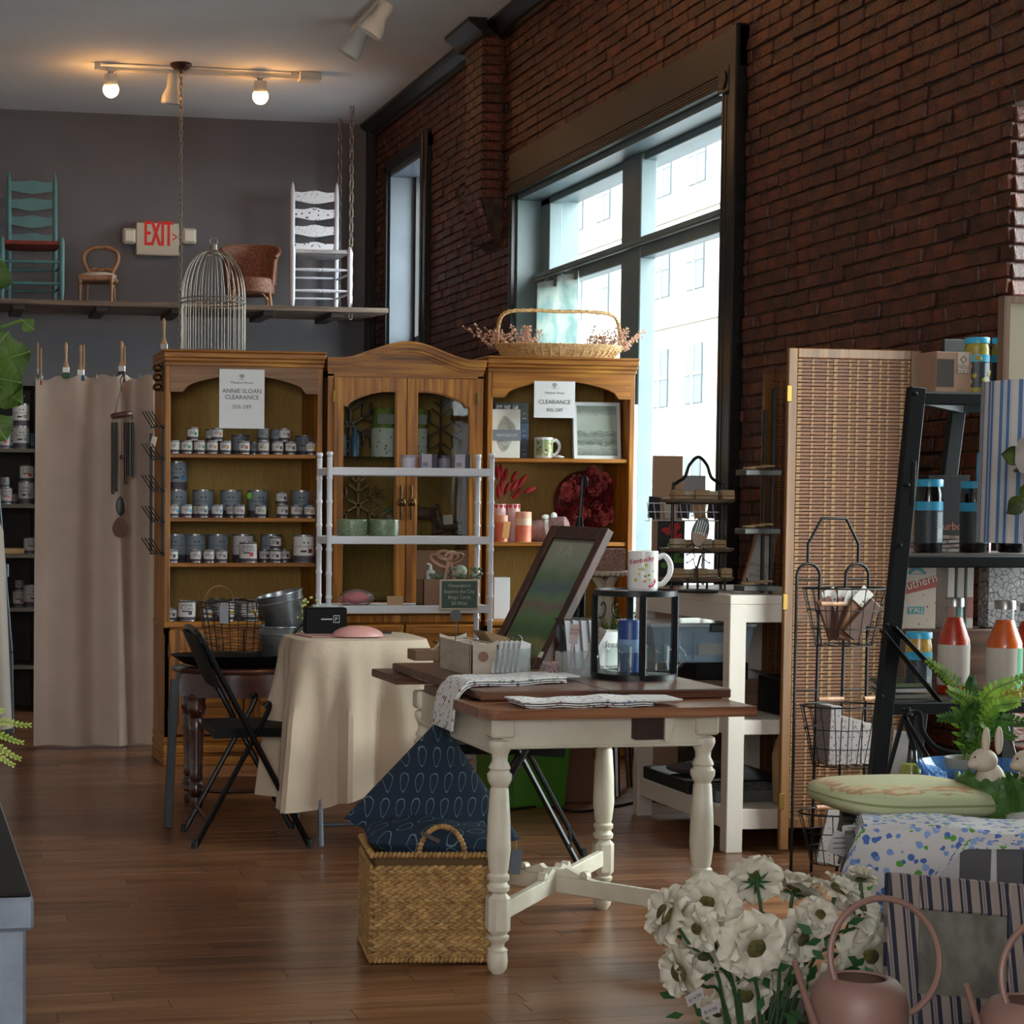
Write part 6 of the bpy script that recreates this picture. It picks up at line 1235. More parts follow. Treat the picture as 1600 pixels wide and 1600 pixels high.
q = P(712,962,cA.y+.2); sd = thing('disc_marker','dark round disc on a thin stick standing in the white crate','marker',(q.x,q.y,zt+.006)); b = MB(); b.lathe([(0,-.0015),(.0185,-.0015),(.0185,.0015),(0,.0015)],24,Matrix.Translation((0,0,q.z-zt-.006)) @ Matrix.Rotation(math.radians(90),4,'X')); b.build('disc',flat('#3d3735',.6),sd,False); b = MB(); b.cyl((0,0,0),(0,0,q.z-zt-.02),.0014,n=6); b.build('stick',flat('#3d3735',.5),sd,False)
q = G(780,1040,zt)
rc = thing('card_ring','fanned pack of kraft cards on a ring beside the white crate','cards',(cA.x+WC+.06,cA.y+.2,zt))
b = MB(); b.box(-.05,.05,-.03,.05,0,.085,.003); b.build('kraft_box',flat('#8f755c',.8),rc,False)
for k in range(11): b = MB(); b.cbox((-.055+.0085*k,-.03+.004*k,.108-.0022*k),(.002,.075,.06),.0004,(.0,-.75,.25)); b.build('card',flat(('#8a6f50','#a3875f')[k % 2],.5),rc,False)
b = MB(); b.tube(arc((.055,-.02,.095),.018,0,360,16)[:-1],.003,6,closed=True); b.build('ring',flat('#222222',.4),rc,False)
pk = G(790,1056,zt); pb_ = thing('packet_holder','clear acrylic holder filled with small white paper packets','holder',(pk.x+.012,pk.y-.005,zt)); ac = glass('acrylic','#eef2f2',rough=.08,opac=.12); WH = .058*1.0
b = MB()
for (x0_,x1_,y0_,y1_) in ((-.055,.055,-.03,-.028),(-.055,.055,.028,.03),(-.055,-.053,-.03,.03),(.053,.055,-.03,.03)): b.box(x0_,x1_,y0_,y1_,0,.085)
b.box(-.055,.055,-.03,.03,0,.002); b.build('acrylic_box',ac,pb_,False)
for k in range(6):
    x_ = -.04+.016*k; b = MB(); b.cbox((x_,-.01,.055),(.046,.004,.1),.001,(-.1,.28,.5)); pc_ = b.build('packet',flat('#b8b6b4',.5),pb_,False); b = MB(); b.lathe([(.008,0),(.0095,0)],16,Matrix.Translation((x_-.003,-.0165,.05)) @ Matrix.Rotation(math.radians(90),4,'X')); b.build('print',flat('#8f9694'),pc_,False)
q = P(768,1020,pk.y); b = MB(); b.cbox((q.x,pk.y-.005,q.z-.002),(.036,.0015,.072),.0004,(.05,.3,.2)); b.thing('green_leaflet',flat('#48554a',.6),'dark green leaflet leaning at the corner of white crate','leaflet')
q = G(668,1033,zt); ob = thing('kraft_gift_box','small kraft box with white paper slip behind the white crate','box',(q.x+.01,q.y+.06,zt)); b = MB(); b.box(-.05,.05,-.05,.05,0,.035,.002); b.build('box',flat('#7d6148',.8),ob,False); b = MB(); b.grid(lambda u,v: (.01+.035*u,-.04+.03*v,.036+.03*u*u),6,2,.0006); b.build('paper_slip',flat('#c4bcb2',.8),ob,False)
# leaning framed picture
BR = G(842,1046,zt); TR = P(950,825,BR.y+.06); TL0 = P(860,815,BR.y+.36); wv_ = Vector((TL0.x-TR.x,.30,0)); up_ = TR-BR; Hf = up_.length; uz = up_.normalized(); wv_ = (wv_-uz*wv_.dot(uz)); Wf = wv_.length; ux = -wv_.normalized(); uy = uz.cross(ux)
FM = Matrix((ux,uy,uz)).transposed().to_4x4(); FM.translation = BR-ux*Wf
pf_ = thing('leaning_picture','large dark walnut picture frame with a green landscape print, leaning back','picture frame',(BR.x,BR.y,zt)); m_wal = wood('dark_walnut','#2b1710','#40241a','#523226','z',rough=.45)
fw_ = .036
for (x0_,x1_,z0_,z1_) in ((0,fw_,0,Hf),(Wf-fw_,Wf,0,Hf),(fw_,Wf-fw_,0,fw_),(fw_,Wf-fw_,Hf-fw_*1.25,Hf)): b = MB(); b.box(x0_,x1_,0,.028,z0_,z1_,.002,FM); b.build('frame_rail',m_wal,pf_)
b = MB(); b.box(fw_,Wf-fw_,.012,.018,fw_,Hf-fw_*1.25,0,FM); b.build('backing',flat('#857a6a',.8),pf_)
def landscape():
    m,nt,bs = _new('landscape_print'); v = _coords(nt,(1,1,1),'Object'); mp = nt.nodes.new('ShaderNodeVectorMath'); s_ = nt.nodes.new('ShaderNodeSeparateXYZ'); nt.links.new(v,s_.inputs[0])
    nz = nt.nodes.new('ShaderNodeTexNoise'); nz.inputs['Scale'].default_value = 16; nt.links.new(v,nz.inputs['Vector']); ad = nt.nodes.new('ShaderNodeMath'); ad.operation = 'MULTIPLY_ADD'; ad.inputs[1].default_value = .12; nt.links.new(nz.outputs[0],ad.inputs[0])
    mr = nt.nodes.new('ShaderNodeMapRange'); mr.inputs[1].default_value = 0; mr.inputs[2].default_value = up_.z; nt.links.new(s_.outputs[2],mr.inputs[0]); nt.links.new(mr.outputs[0],ad.inputs[2])
    o = _ramp(nt,ad.outputs[0],[(.14,'#6d8a58'),(.24,'#958a58'),(.3,'#4c6c44'),(.42,'#6f8f64'),(.5,'#95707a'),(.54,'#7c9672'),(.62,'#66748a'),(.7,'#7a8f72'),(.8,'#a5a8a0'),(1,'#b9b4a8')]); nt.links.new(o,bs.inputs['Base Color']); bs.inputs['Roughness'].default_value = .3; return m
b = MB(); b.box(fw_+.006,Wf-fw_-.006,.009,.012,fw_+.01,Hf-fw_*1.25-.01,0,FM); b.build('landscape_print',landscape(),pf_)
b = MB(); b.box(fw_,Wf-fw_,.004,.006,fw_,Hf-fw_*1.25,0,FM); b.build('glazing',m_cabglass,pf_)
b = MB(); b.text('YA',.075,FM @ Matrix.Translation((Wf*.42,.0085,Hf*.78))); b.build('lettering',flat('#c9c4b8',.5),pf_)
b = MB(); b.cbox((.02,-.001,.05),(.02,.002,.02),0,None,FM @ Matrix.Translation((Wf-.045,0,0))); b.build('corner_sticker',flat('#c9c4b8'),pf_)
# books behind the picture
q = G(905,1047,zt)
for k in range(4):
    b = MB(); b.cbox((0,0,.075),(.022,.13,.15),.001,(0,-.1,0)); o = b.build('book_block',flat('#b5b4b8',.7)); o.name = 'book'; o.location = (q.x-.02+.027*k,q.y+.1,zt+.003); tag(o,'%s from left of the upright white-edged books beside the leaning picture' % ('first','second','third','fourth')[k],'book','books beside the leaning picture'); b = MB(); b.cbox((-.0125,0,.076),(.0025,.136,.158),.0008,(0,-.1,0)); b.build('cover',flat('#17161a',.5),o,False); b = MB(); b.cbox((.0125,0,.076),(.0025,.136,.158),.0008,(0,-.1,0)); b.build('cover',flat('#6d6c72',.5),o,False)
q = G(893,1058,zt); sh_ = thing('spatula_holder','clear acrylic holder with lettered silicone spatulas','holder',(q.x+.02,q.y+.035,zt)); b = MB()
for (x0_,x1_,y0_,y1_) in ((-.05,.05,-.03,-.028),(-.05,.05,.028,.03),(-.05,-.048,-.03,.03),(.048,.05,-.03,.03)): b.box(x0_,x1_,y0_,y1_,0,.075)
b.build('acrylic_box',ac,sh_,False); b = MB(); b.box(.05,.054,-.028,.028,0,.1); b.build('side_wall',ac,sh_,False)
for i,(dx,tl,c,t) in enumerate(((-.015,.12,'#b9a9a6','HOME\nSWEET'),(.03,.5,'#b0a39b','STOP\nSIDE'),(-.04,-.1,'#17161a',None))):
    T_ = Matrix.Translation((dx,-.01,.04)) @ Matrix.Rotation(tl,4,'Y'); b = MB(); b.box(-.014,.014,-.002,.002,.06,.12,.002,T_) if t else b.ell((0,0,.09),(.016,.006,.034),14,10,T_); b.box(-.004,.004,-.003,.003,-.03,.065,.001,T_); sp_ = b.build('spatula',flat(c,.5),sh_,False)
    if t: b = MB(); b.text(t,.012,T_ @ Matrix.Translation((0,-.0025,.098)),space=.9); b.build('lettering',flat('#8f2622'),sp_,False)
b = MB(); q2 = random.Random(2); 
for k in range(14): b.tube([(-.06+q2.uniform(-.03,.03),-.02+q2.uniform(-.02,.01),.002),(-.06+q2.uniform(-.03,.03),-.02+q2.uniform(-.02,.01),.03),(-.06+q2.uniform(-.03,.03),-.02,.045)],.003,5)
o = b.thing('shredded_ribbon',flat('#a58a8c',.6),'curled pinkish ribbon beside the spatula holder','ribbon'); o.location += Vector((q.x+.0,q.y+.03,zt+.001))
# black tiered stand, mugs, candle
cS = G(991,1064,zt); cS.y += .1; cS.x = P(991,1000,cS.y).x; rS = .122; hS = P(991,924,cS.y).z-zt; m_bst = mat('satin_black','#0d0e10',.4,spec=.3)
bs_ = thing('round_riser','black two-tier round metal stand with scroll legs under the Kentucky mug','stand',(cS.x,cS.y,zt))
for z_ in (.012,hS): b = MB(); b.lathe([(0,z_-.004),(rS-.004,z_-.004),(rS,z_-.012),(rS+.003,z_-.012),(rS+.003,z_+.004),(rS-.002,z_+.006),(rS-.006,z_),(0,z_)],48); b.build('tier',m_bst,bs_,False)
for a in (-100,-20,75,165): c_,s_ = math.cos(math.radians(a)),math.sin(math.radians(a)); b = MB(); b.cbox((rS*.97*c_,rS*.97*s_,hS/2),(.018,.018,hS-.01),.003); b.build('post',m_bst,bs_,False)
for s in (-1,1): b = MB(); b.tube([Vector((-rS*.86+s*(.012+.011*math.cos(t))+s*.003*t,-rS*.5,hS-.04+.016*math.sin(t)-.004*t)) for t in [i*.4 for i in range(14)]],.0025,6); b.build('scroll',m_bst,bs_,False)
mgk = mug('white mug printed with red Kentucky script and cardinal on black stand',(cS.x+.012,cS.y-.03,zt+hS+.001),.045,.122,m_china,math.radians(-12))
wrap(mgk,.0462,.03,.085,-46,34,print_mat('map_print','#d4d2cb',['#b9ad4a','#8a9a3c','#c7b85c','#a8523f','#7a8f5a'],75,.3,.42),'map_print'); rr0 = .0466
b = MB(); [b.text('Kentucky',.0215,Matrix(),lambda x,y,z,k=k: (math.sin((x-.013+k*.0006)/rr0)*rr0,-math.cos((x-.013+k*.0006)/rr0)*rr0,z+.088+x*.18)) for k in (-1,0,1)]; b.build('script',flat('#a8203c',.4),mgk,False)
b = MB(); n = 14; bird = [(.0,.0),(.012,.004),(.02,.012),(.026,.02),(.023,.026),(.018,.03),(.016,.022),(.008,.016),(-.004,.006)]; b.add([(math.sin((x+.012)/rr0)*rr0,-math.cos((x+.012)/rr0)*rr0,z+.012) for x,z in bird],[tuple(range(len(bird)))]); b.build('cardinal_print',flat('#a01c2c',.4),mgk,False)
m_clr = glass('clear_glass','#f2f6f5',rough=.02,opac=.02,body='#cfd6d6',ior=1.6)
for i,(px,rz) in enumerate(((965,0),(1022,0))):
    p = P(px,1050,cS.y-.03+.02*i); mug(('clear glass mug on left of the black stand, handle hidden','clear glass mug with round handle at right of the black stand')[i],(p.x,cS.y-.04+.015*i,zt+.014),.042,.088,m_clr,(math.radians(200) if i == 0 else math.radians(-18)))
p = P(986,1000,cS.y+.04); cnd = thing('blue_candle','deep blue cylinder candle behind the glass mugs','candle',(p.x,cS.y+.05,zt+.014)); b = MB(); b.lathe([(0,0),(.036,0),(.0365,.15),(.034,.158),(0,.155)],28); b.build('wax',mat('cobalt_wax','#1d3f7a',.4),cnd,False); b = MB(); b.lathe([(.0372,.06),(.0372,.1)],28); b.build('band',flat('#6f8fb5',.5),cnd,False)
p = G(935,1030,zt); b = MB(); b.lathe([(0,.0),(.07,.0),(.085,.1),(.088,.11),(.083,.1),(.066,.006),(0,.006)],32,Matrix.Translation((P(935,1000,5.95).x,5.95,zt)) @ Matrix.Diagonal((1.1,.7,1,1))); wt_ = b.thing('white_tub',m_china,'white oval ceramic tub with script lettering behind the black stand','tub',base=(P(935,1000,5.95).x,5.95,zt)); b = MB(); b.text('fresh',.03,Matrix.Translation((.03,-.061,.06))); b.build('lettering',flat('#55504c'),wt_,False)
# tea towels
m_tow = print_mat('illustrated_towel','#d2cfcc',['#3a3d48','#8f3a34','#5d7aa0','#7a8f78','#b9a56a','#96939a','#d2cfcc'],62,.85,.34); m_tow2 = m_tow
def towel(label,fn,fn2,nu=26,nv=10,th=.004):
    r = MB(); r.grid(fn,nu,nv,th); c = Vector(fn(.5,.5)); o = r.thing('tea_towel',m_tow,label,'tea towel','illustrated tea towels',(c.x,c.y,c.z-th))
    for k in range(2): b = MB(); b.grid(lambda u,v: Vector(fn(u*.97,v))+Vector((.004*k-.004,-.006+.004*k,-.006-.006*k)),nu,2,.003); b.v = [p-o.location for p in b.v]; b.build('fold_layer',m_tow,o,False)
    b = MB(); b.grid(fn2,8,6,.004); b.v = [p-o.location for p in b.v]; bd = b.build('paper_band',flat('#cbc7c4',.7),o,False); return o,bd
t0,t1 = G(872,1064,zt),G(760,1078,zt)
def tw1(u,v):      # from the band end on the table to the end hanging over the left edge
    if u < .62: t = u/.62; return (t0.x+(LX-.012-t0.x)*t,t0.y+.02+(-.1)*t+(v-.5)*.19,zt+.014+.002*math.sin(9*t))
    t = (u-.62)/.38; return (LX-.012-.03*math.sin(min(1,t*2)*math.pi/2)-.03*t,t0.y-.08-.05*t+(v-.5)*.19,zt+.012-.13*t**1.25)
o,bd = towel('illustrated tea towel hanging over the left edge of the draw-leaf table',tw1,lambda u,v: (t0.x+.005+.05*u,t0.y+.025+(v-.5)*.12,zt+.0175))
p0,p1 = G(985,1082,zl),G(785,1100,zl)
def tw2(u,v): return (p0.x-.09+(p1.x+.012-p0.x+.09)*u,4.985+.0*u+(v-.5)*(.15),zl+.014+.003*math.sin(7*u)*(v)+.0015*math.sin(20*u+3*v))
o,bd = towel('illustrated tea towel with white paper band lying on the front leaf',tw2,lambda u,v: (p0.x-.1+.1*u,4.985+(v-.5)*.16*(1-.25*u),zl+.019)); b = MB(); b.text('Kentucky',.018,Matrix.Translation((p0.x-.05,4.98,zl+.0195)) @ Matrix.Rotation(math.radians(-90),4,'X')); b.v = [p-root_loc(bd) for p in b.v]; b.build('lettering',flat('#8a5a4a'),bd,False)

# ================================================================== SEAGRASS BASKET AND NAVY PILLOWS
m_sg = mat('seagrass','#8a6638',.6,col2='#b08a52',scale=50,stretch=(1,1,1),bump=.4,bscale=120,vary=.22)
bc0 = G(580,1507); ang = math.radians(-8); sgb = thing('seagrass_basket','square braided seagrass basket holding navy pillows under the table','basket',bc0,ang); BW,BD,BH = .345,.30,.305
NR = 13
for k in range(NR):
    z = .028+k*(BH-.05)/NR; b = MB(); fl = .004*math.sin(k*1.7)
    for (ax,x0_,y0_,L) in ((0,0,0,BW),(1,0,0,BD),(0,0,BD,BW),(1,BW,0,BD)):
        n = int(L/.0235)
        for j in range(n):
            for s in (-1,1):
                t = (j+.5+(.25 if s > 0 else -.25))*L/n; p = (x0_+t,y0_-fl*(1 if y0_ == 0 else -1),z+s*.0052) if ax == 0 else (x0_,y0_+t,z+s*.0052)
                T_ = Matrix.Translation(p) @ (Matrix() if ax == 0 else Matrix.Rotation(math.radians(90),4,'Z')) @ Matrix.Rotation(-s*.38,4,'Y'); b.ell((0,0,0),(.0175,.0085,.0078),7,5,T_)
    o = b.build('braid_row',m_sg,sgb,False); o['kind'] = 'stuff'
def rope(pts,r,name,pitch=.012,closed=False):
    b = MB(); pts = [Vector(p) for p in pts]; L = 0
    for i in range(len(pts)-1):
        d = pts[i+1]-pts[i]; n = max(1,int(d.length/pitch))
        for k in range(n):
            c = pts[i]+d*(k/n); T_ = Matrix.Translation(c) @ d.to_track_quat('X','Z').to_matrix().to_4x4() @ Matrix.Rotation(.5,4,'Y'); b.ell((0,0,0),(.0075,r,r),8,6,T_)
    o = b.build(name,m_sg,sgb,False); o['kind'] = 'stuff'; return o
for z,nm in ((BH,'rope_rim'),(.012,'rope_foot')): rope([(0,0,z),(BW,0,z),(BW,BD,z),(0,BD,z),(0,0,z)],.0105,nm)
for y_ in (-.002,BD): rope(arc((BW*.56,y_,BH-.005),.064,0,180,22,'xz',.085),.0085,'rope_handle',.01)
b = MB(); b.box(.01,BW-.01,.01,BD-.01,.006,.012); b.box(.008,.011,.008,BD-.008,.01,BH-.01); b.box(BW-.011,BW-.008,.008,BD-.008,.01,BH-.01); b.box(.008,BW-.008,.008,.011,.01,BH-.01); b.box(.008,BW-.008,BD-.011,BD-.008,.01,BH-.01); b.build('lining',flat('#5a4326',.9),sgb,False)
def motif(name,base,line,ax,ay,sx,sy,wdt=.09):
    if name in MATS: return MATS[name]
    m,nt,bs = _new(name); v = _coords(nt,(1,1,1)); sp = nt.nodes.new('ShaderNodeSeparateXYZ'); nt.links.new(v,sp.inputs[0])
    def M(op,a,c=None,d=None):
        n = nt.nodes.new('ShaderNodeMath'); n.operation = op
        for i,w in enumerate((a,c,d)):
            if w is None: continue
            if isinstance(w,(int,float)): n.inputs[i].default_value = w
            else: nt.links.new(w,n.inputs[i])
        return n.outputs[0]
    nz = nt.nodes.new('ShaderNodeTexNoise'); nz.inputs['Scale'].default_value = 60; nt.links.new(v,nz.inputs['Vector'])
    x = M('MULTIPLY',sp.outputs[ax],sx); y = M('MULTIPLY',sp.outputs[ay],sy); row = M('FLOOR',y); x = M('ADD',x,M('MULTIPLY',row,.5)); fx = M('SUBTRACT',M('FRACT',x),.5); fy = M('SUBTRACT',M('FRACT',y),.5)
    fx2 = M('ADD',fx,M('MULTIPLY',fy,-.45)); wd = M('MULTIPLY_ADD',fy,.28,.27); d = M('SQRT',M('ADD',M('POWER',M('DIVIDE',fx2,wd),2),M('POWER',M('DIVIDE',fy,.42),2))); d = M('ADD',d,M('MULTIPLY',M('SUBTRACT',nz.outputs[0],.5),.35))
    ln = M('LESS_THAN',M('ABSOLUTE',M('SUBTRACT',d,.9)),wdt); mx = nt.nodes.new('ShaderNodeMix'); mx.data_type = 'RGBA'; nt.links.new(ln,mx.inputs['Factor']); mx.inputs['A'].default_value = (*lin(base),1); mx.inputs['B'].default_value = (*lin(line),1); nt.links.new(mx.outputs['Result'],bs.inputs['Base Color']); bs.inputs['Roughness'].default_value = .9
    n2 = nt.nodes.new('ShaderNodeTexNoise'); n2.inputs['Scale'].default_value = 300; nt.links.new(v,n2.inputs['Vector']); _bump(nt,bs,n2.outputs[0],.2,.003); MATS[name] = m; return m
def pillow_surf(corners,puff,n=18):     # four corners (loop), returns closed cushion
    A,B,C,D = [Vector(c) for c in corners]; nrm = ((C-A).cross(D-B)).normalized()
    def f(u,v,s):
        p = A*(1-u)*(1-v)+B*u*(1-v)+C*u*v+D*(1-u)*v; e = (16*u*(1-u)*v*(1-v)); pinch = .12*(abs(2*u-1)**3*(1-abs(2*v-1)**2)*0)
        return p+nrm*(s*puff*e**.42)+nrm*.004*math.sin(12*u+7*v)*e
    b = MB(); b.grid(lambda u,v: f(u,v,1),n,n); b.grid(lambda u,v: f(u,1-v,-1),n,n); return b
YPW = bc0.y+.17
tp,lf,rg = P(688,1121,YPW+.1),P(537,1279,YPW-.02),P(813,1311,YPW-.06); bt = (lf+rg)/2+Vector((0,-.01,-.1))
b = pillow_surf([bt,rg,tp,lf],.075); b.thing('throw_pillow',motif('navy_outline_print','#0e2233','#5f7680',0,2,24,15,.055),'navy pillow with white outline print standing on its corner in the basket','pillow',base=(bt.x,bt.y,bt.z))
e1_,e2_,e3_,e4_ = P(572,1300,bc0.y+.02),P(775,1318,bc0.y+.0),P(800,1272,bc0.y+.26),P(560,1262,bc0.y+.26)
for e_ in (e1_,e2_,e3_,e4_): pass
zp = BH+.045; c0 = Vector((bc0.x,bc0.y,0)); cs = [c0+Matrix.Rotation(ang,3,'Z') @ Vector(p) for p in ((-.005,.02,zp-.015),(BW+.02,.015,zp-.035),(BW+.06,BD-.06,zp-.03),(-.02,BD-.06,zp+.03))]
b = pillow_surf(cs,.058); b.thing('throw_pillow',motif('navy_outline_print_flat','#0e2233','#5f7680',1,0,24,15,.055),'navy pillow with white outline print lying flat in the seagrass basket','pillow')
p = P(806,1347,YPW-.06); tg = thing('swing_tag','grey swing tag hanging from the right corner of the navy pillow','tag',p); b = MB(); b.cbox((0,0,0),(.04,.002,.07),.001,(0,.12,.3)); b.build('card',flat('#4d4f57',.7),tg,False); b = MB(); b.tube([(0,0,.035),(.003,.005,.062)],.0008,4); b.build('string',flat('#b5a78f'),tg,False)
p = P(672,1308,bc0.y-.03); b = MB(); b.cbox(p,(.06,.003,.012),.001,(0,.45,0)); b.thing('paper_tag',flat('#4a4340',.8),'folded dark paper tag tucked behind the basket handle','tag')

# ================================================================== BEHIND THE TABLE: TOTE, CARTON
gp = G(830,1264); m_grn = mat('lime_plastic','#3f7a1a',.4); gt = thing('storage_tote','lime green plastic storage tote behind the draw-leaf table','tote',(gp.x,gp.y+.13,0)); hw,hd,hh = .175,.13,.315
b = MB(); v = []
for z_,k in ((0,.86),(hh,1.0),(hh,.96),(.008,.83)): v += [(sx_*hw*k,sy_*hd*k,z_) for sx_,sy_ in ((-1,-1),(1,-1),(1,1),(-1,1))]
b.add(v,[(3,2,1,0)]+[(4*r_+i,4*r_+(i+1) % 4,4*r_+4+(i+1) % 4,4*r_+4+i) for r_ in range(3) for i in range(4)]+[(12,13,14,15)]); b.build('tub',m_grn,gt,False)
b = MB(); b.ring([(-hw*1.06,-hd*1.06),(hw*1.06,-hd*1.06),(hw*1.06,hd*1.06),(-hw*1.06,hd*1.06)],[(-hw*.97,-hd*.97),(hw*.97,-hd*.97),(hw*.97,hd*.97),(-hw*.97,hd*.97)],.035,Matrix.Translation((0,0,hh-.03)) @ Matrix.Rotation(math.radians(90),4,'X')); b.v = [Vector((p.x,p.y,hh-.03+abs(p.z-(hh-.03)))) for p in b.v]; b.build('rim',m_grn,gt,False)
for x_ in (-.06,.06): b = MB(); b.prism([(x_-.018,.02),(x_+.018,.02),(x_+.018,hh-.03),(x_-.018,hh-.03)],.006,Matrix.Translation((0,-hd*.94,0))); b.build('rib',m_grn,gt,False)
b = MB(); b.box(2.52,2.94,7.8,8.15,0,.42,.003); cb_ = b.thing('cardboard_box',mat('brown_cardboard','#6a4a33',.85,col2='#745340',scale=5),'brown taped cardboard box beside the green tote','box'); b = MB(); b.box(-.03,.02,-.176,-.1745,.0,.42); b.build('tape',flat('#9a7f60',.4),cb_,False)
b = MB(); b.tube(smooth_path([G(790,1268),G(850,1262),G(905,1270),G(960,1262),G(1000,1255),G(1060,1252)],6),.006,6); b.v = [p+Vector((0,0,.006)) for p in b.v]; b.thing('floor_cable',flat('#0e0d0d',.5),'black cable lying on the floor in front of the green tote','cable')
# tall cake stand and fern before the right hutch
YKS = 8.12; xs_ = P(948,890,YKS).x; zc0 = P(948,892,YKS).z
at = thing('accent_table','small dark side table carrying the white pedestal stand','table',(xs_,YKS,0)); b = MB(); b.lathe([(0,.56),(.21,.56),(.215,.57),(.21,.58),(0,.58)],36,Matrix.Translation((xs_,YKS,0))); b.build('tabletop',m_cherry,at)
for k in range(3): a = 2*math.pi*k/3+.5; b = MB(); b.tube([(xs_+.18*math.cos(a),YKS+.18*math.sin(a),0),(xs_+.12*math.cos(a),YKS+.12*math.sin(a),.57)],[.014,.018],8); b.build('leg',m_cherry,at)
ck = thing('pedestal_stand','white beaded pedestal stand with scrolled legs before the right hutch','stand',(xs_,YKS,.58)); m_cw = mat('chalky_white_wood','#b5a795',.7)
b = MB(); b.lathe([(0,zc0-.6),(.1,zc0-.6),(.112,zc0-.594),(.114,zc0-.582),(.1,zc0-.578),(0,zc0-.58)],40); b.build('plate',m_cw,ck,False)
for k in range(30): a = 2*math.pi*k/30; b = MB(); b.ell((.113*math.cos(a),.113*math.sin(a),zc0-.592),.0105,8,6); b.build('bead',m_cw,ck,False)
for k in range(3): a = 2*math.pi*k/3-1.2; b = MB(); c_ = math.cos(a); s_ = math.sin(a); b.tube(smooth_path([(c_*.095,s_*.095,0),(c_*.075,s_*.075,.07),(c_*.03,s_*.03,.18),(c_*.02,s_*.02,zc0-.66),(c_*.05,s_*.05,zc0-.6)],5),.012,8,flatten=1.8); b.build('scrolled_leg',m_cw,ck,False)
gbg = thing('printed_bag','printed brown gift bag standing on the white pedestal stand','bag',(xs_-.0,YKS,zc0)); b = MB(); b.box(-.06,.075,-.035,.035,0,.1,.003); b.v = [Vector((p.x*(1-.12*p.z/.1)+.01*p.z/.1,p.y,p.z)) for p in b.v]; b.build('bag',print_mat('story_print','#8a6a5a',['#a5826c','#6a4a44','#9a9290','#8a3a3a'],60,.7,.3),gbg,False)
bt_ = thing('black_pump','slim black bottle with long curved spout above the leaning picture','bottle',(P(911,850,8.15).x,8.2,.58)); zb1 = P(911,815,8.2).z-.58; b = MB(); b.lathe([(0,0),(.03,0),(.03,zb1*.85),(.014,zb1),(.012,zb1+.02),(0,zb1+.02)],20); b.build('bottle',m_bst,bt_,False); b = MB(); zq = P(915,745,8.2).z-.58; b.tube(smooth_path([(0,0,zb1),(.006,0,zb1+.06),(.012,0,zq-.02),(.018,0,zq),(.024,-.01,zq-.012),(.024,-.012,zq-.04)],5),.009,8); b.build('spout',m_bst,bt_,False)
fp = thing('potted_fern','feathery green fern below the white pedestal stand','plant',(P(955,940,8.0).x,7.98,.58)); b = MB(); b.lathe([(0,0),(.05,0),(.062,.07),(.055,.07),(0,.06)],20); b.build('pot',flat('#5c4636',.7),fp,False); b = MB(); q = random.Random(11)
for k in range(60):
    a = q.uniform(0,6.28); L = q.uniform(.12,.27); d = Vector((math.cos(a),math.sin(a)*.6,q.uniform(.4,1.4))).normalized(); c = Vector((0,0,.07))
    for j in range(9): t = j/9; p_ = c+d*L*t; w0 = Vector((-d.y,d.x,.2))*.03*(1-t); b.add([p_,p_+w0+d*.012,p_+d*.014,p_-w0+d*.012],[(0,1,2,3)])
o = b.build('fronds',sheer('fern_green','#3d6a2a','#5c8a3a',30,.35),fp,False); o['kind'] = 'stuff'
# ================================================================== ON THE CONSOLE TABLE
m_ir = mat('black_iron','#0b0a09',.45,spec=.25); m_tier = wood('grey_brown_tray','#4a3a2e','#5f4b3c','#75604e','x',rough=.6)
YC = 7.02; xc0 = P(1088,900,YC).x; td = thing('tiered_display','three-tier wooden tray stand with black iron hoop handle on the console','stand',(xc0,YC,ZK)); tz = [P(1088,y,YC).z-ZK for y in (902,856,780)]; rT = .148
for k,z_ in enumerate(tz): b = MB(); b.lathe([(0,z_-.014),(rT-.01,z_-.014),(rT,z_-.008),(rT+.003,z_),(rT-.004,z_),(0,z_-.002)],40,Matrix.Diagonal((1,.62,1,1))); t_ = b.build('tier',m_tier,td,False); b = MB(); b.lathe([(0,z_-.02),(rT*.86,z_-.02),(rT*.86,z_-.014),(0,z_-.014)],36,Matrix.Diagonal((1,.62,1,1))); b.build('iron_plate',m_ir,t_,False)
zt2 = P(1088,714,YC).z-ZK
b = MB(); b.tube(smooth_path([(-.102,0,0),(-.102,0,tz[2]+.02),(-.09,0,tz[2]+.06),(-.055,0,tz[2]+.085),(-.035,0,zt2-.03),(0,0,zt2),(.035,0,zt2-.03),(.055,0,tz[2]+.085),(.09,0,tz[2]+.06),(.102,0,tz[2]+.02),(.102,0,0)],6),.0065,8); b.build('hoop_handle',m_ir,td,False)
for x_,y_ in ((-.07,-.08),(.08,-.085),(-.07,.08),(.08,.08)): b = MB(); b.cyl((x_,y_,0),(x_,y_,tz[0]),.005,n=8); b.build('foot',m_ir,td,False)
m_soap = mat('raw_soap','#a3947c',.7,col2='#8c7c66',scale=30); m_soap2 = mat('tan_soap','#8a6a48',.6,col2='#a08660',scale=30); n_ = 0
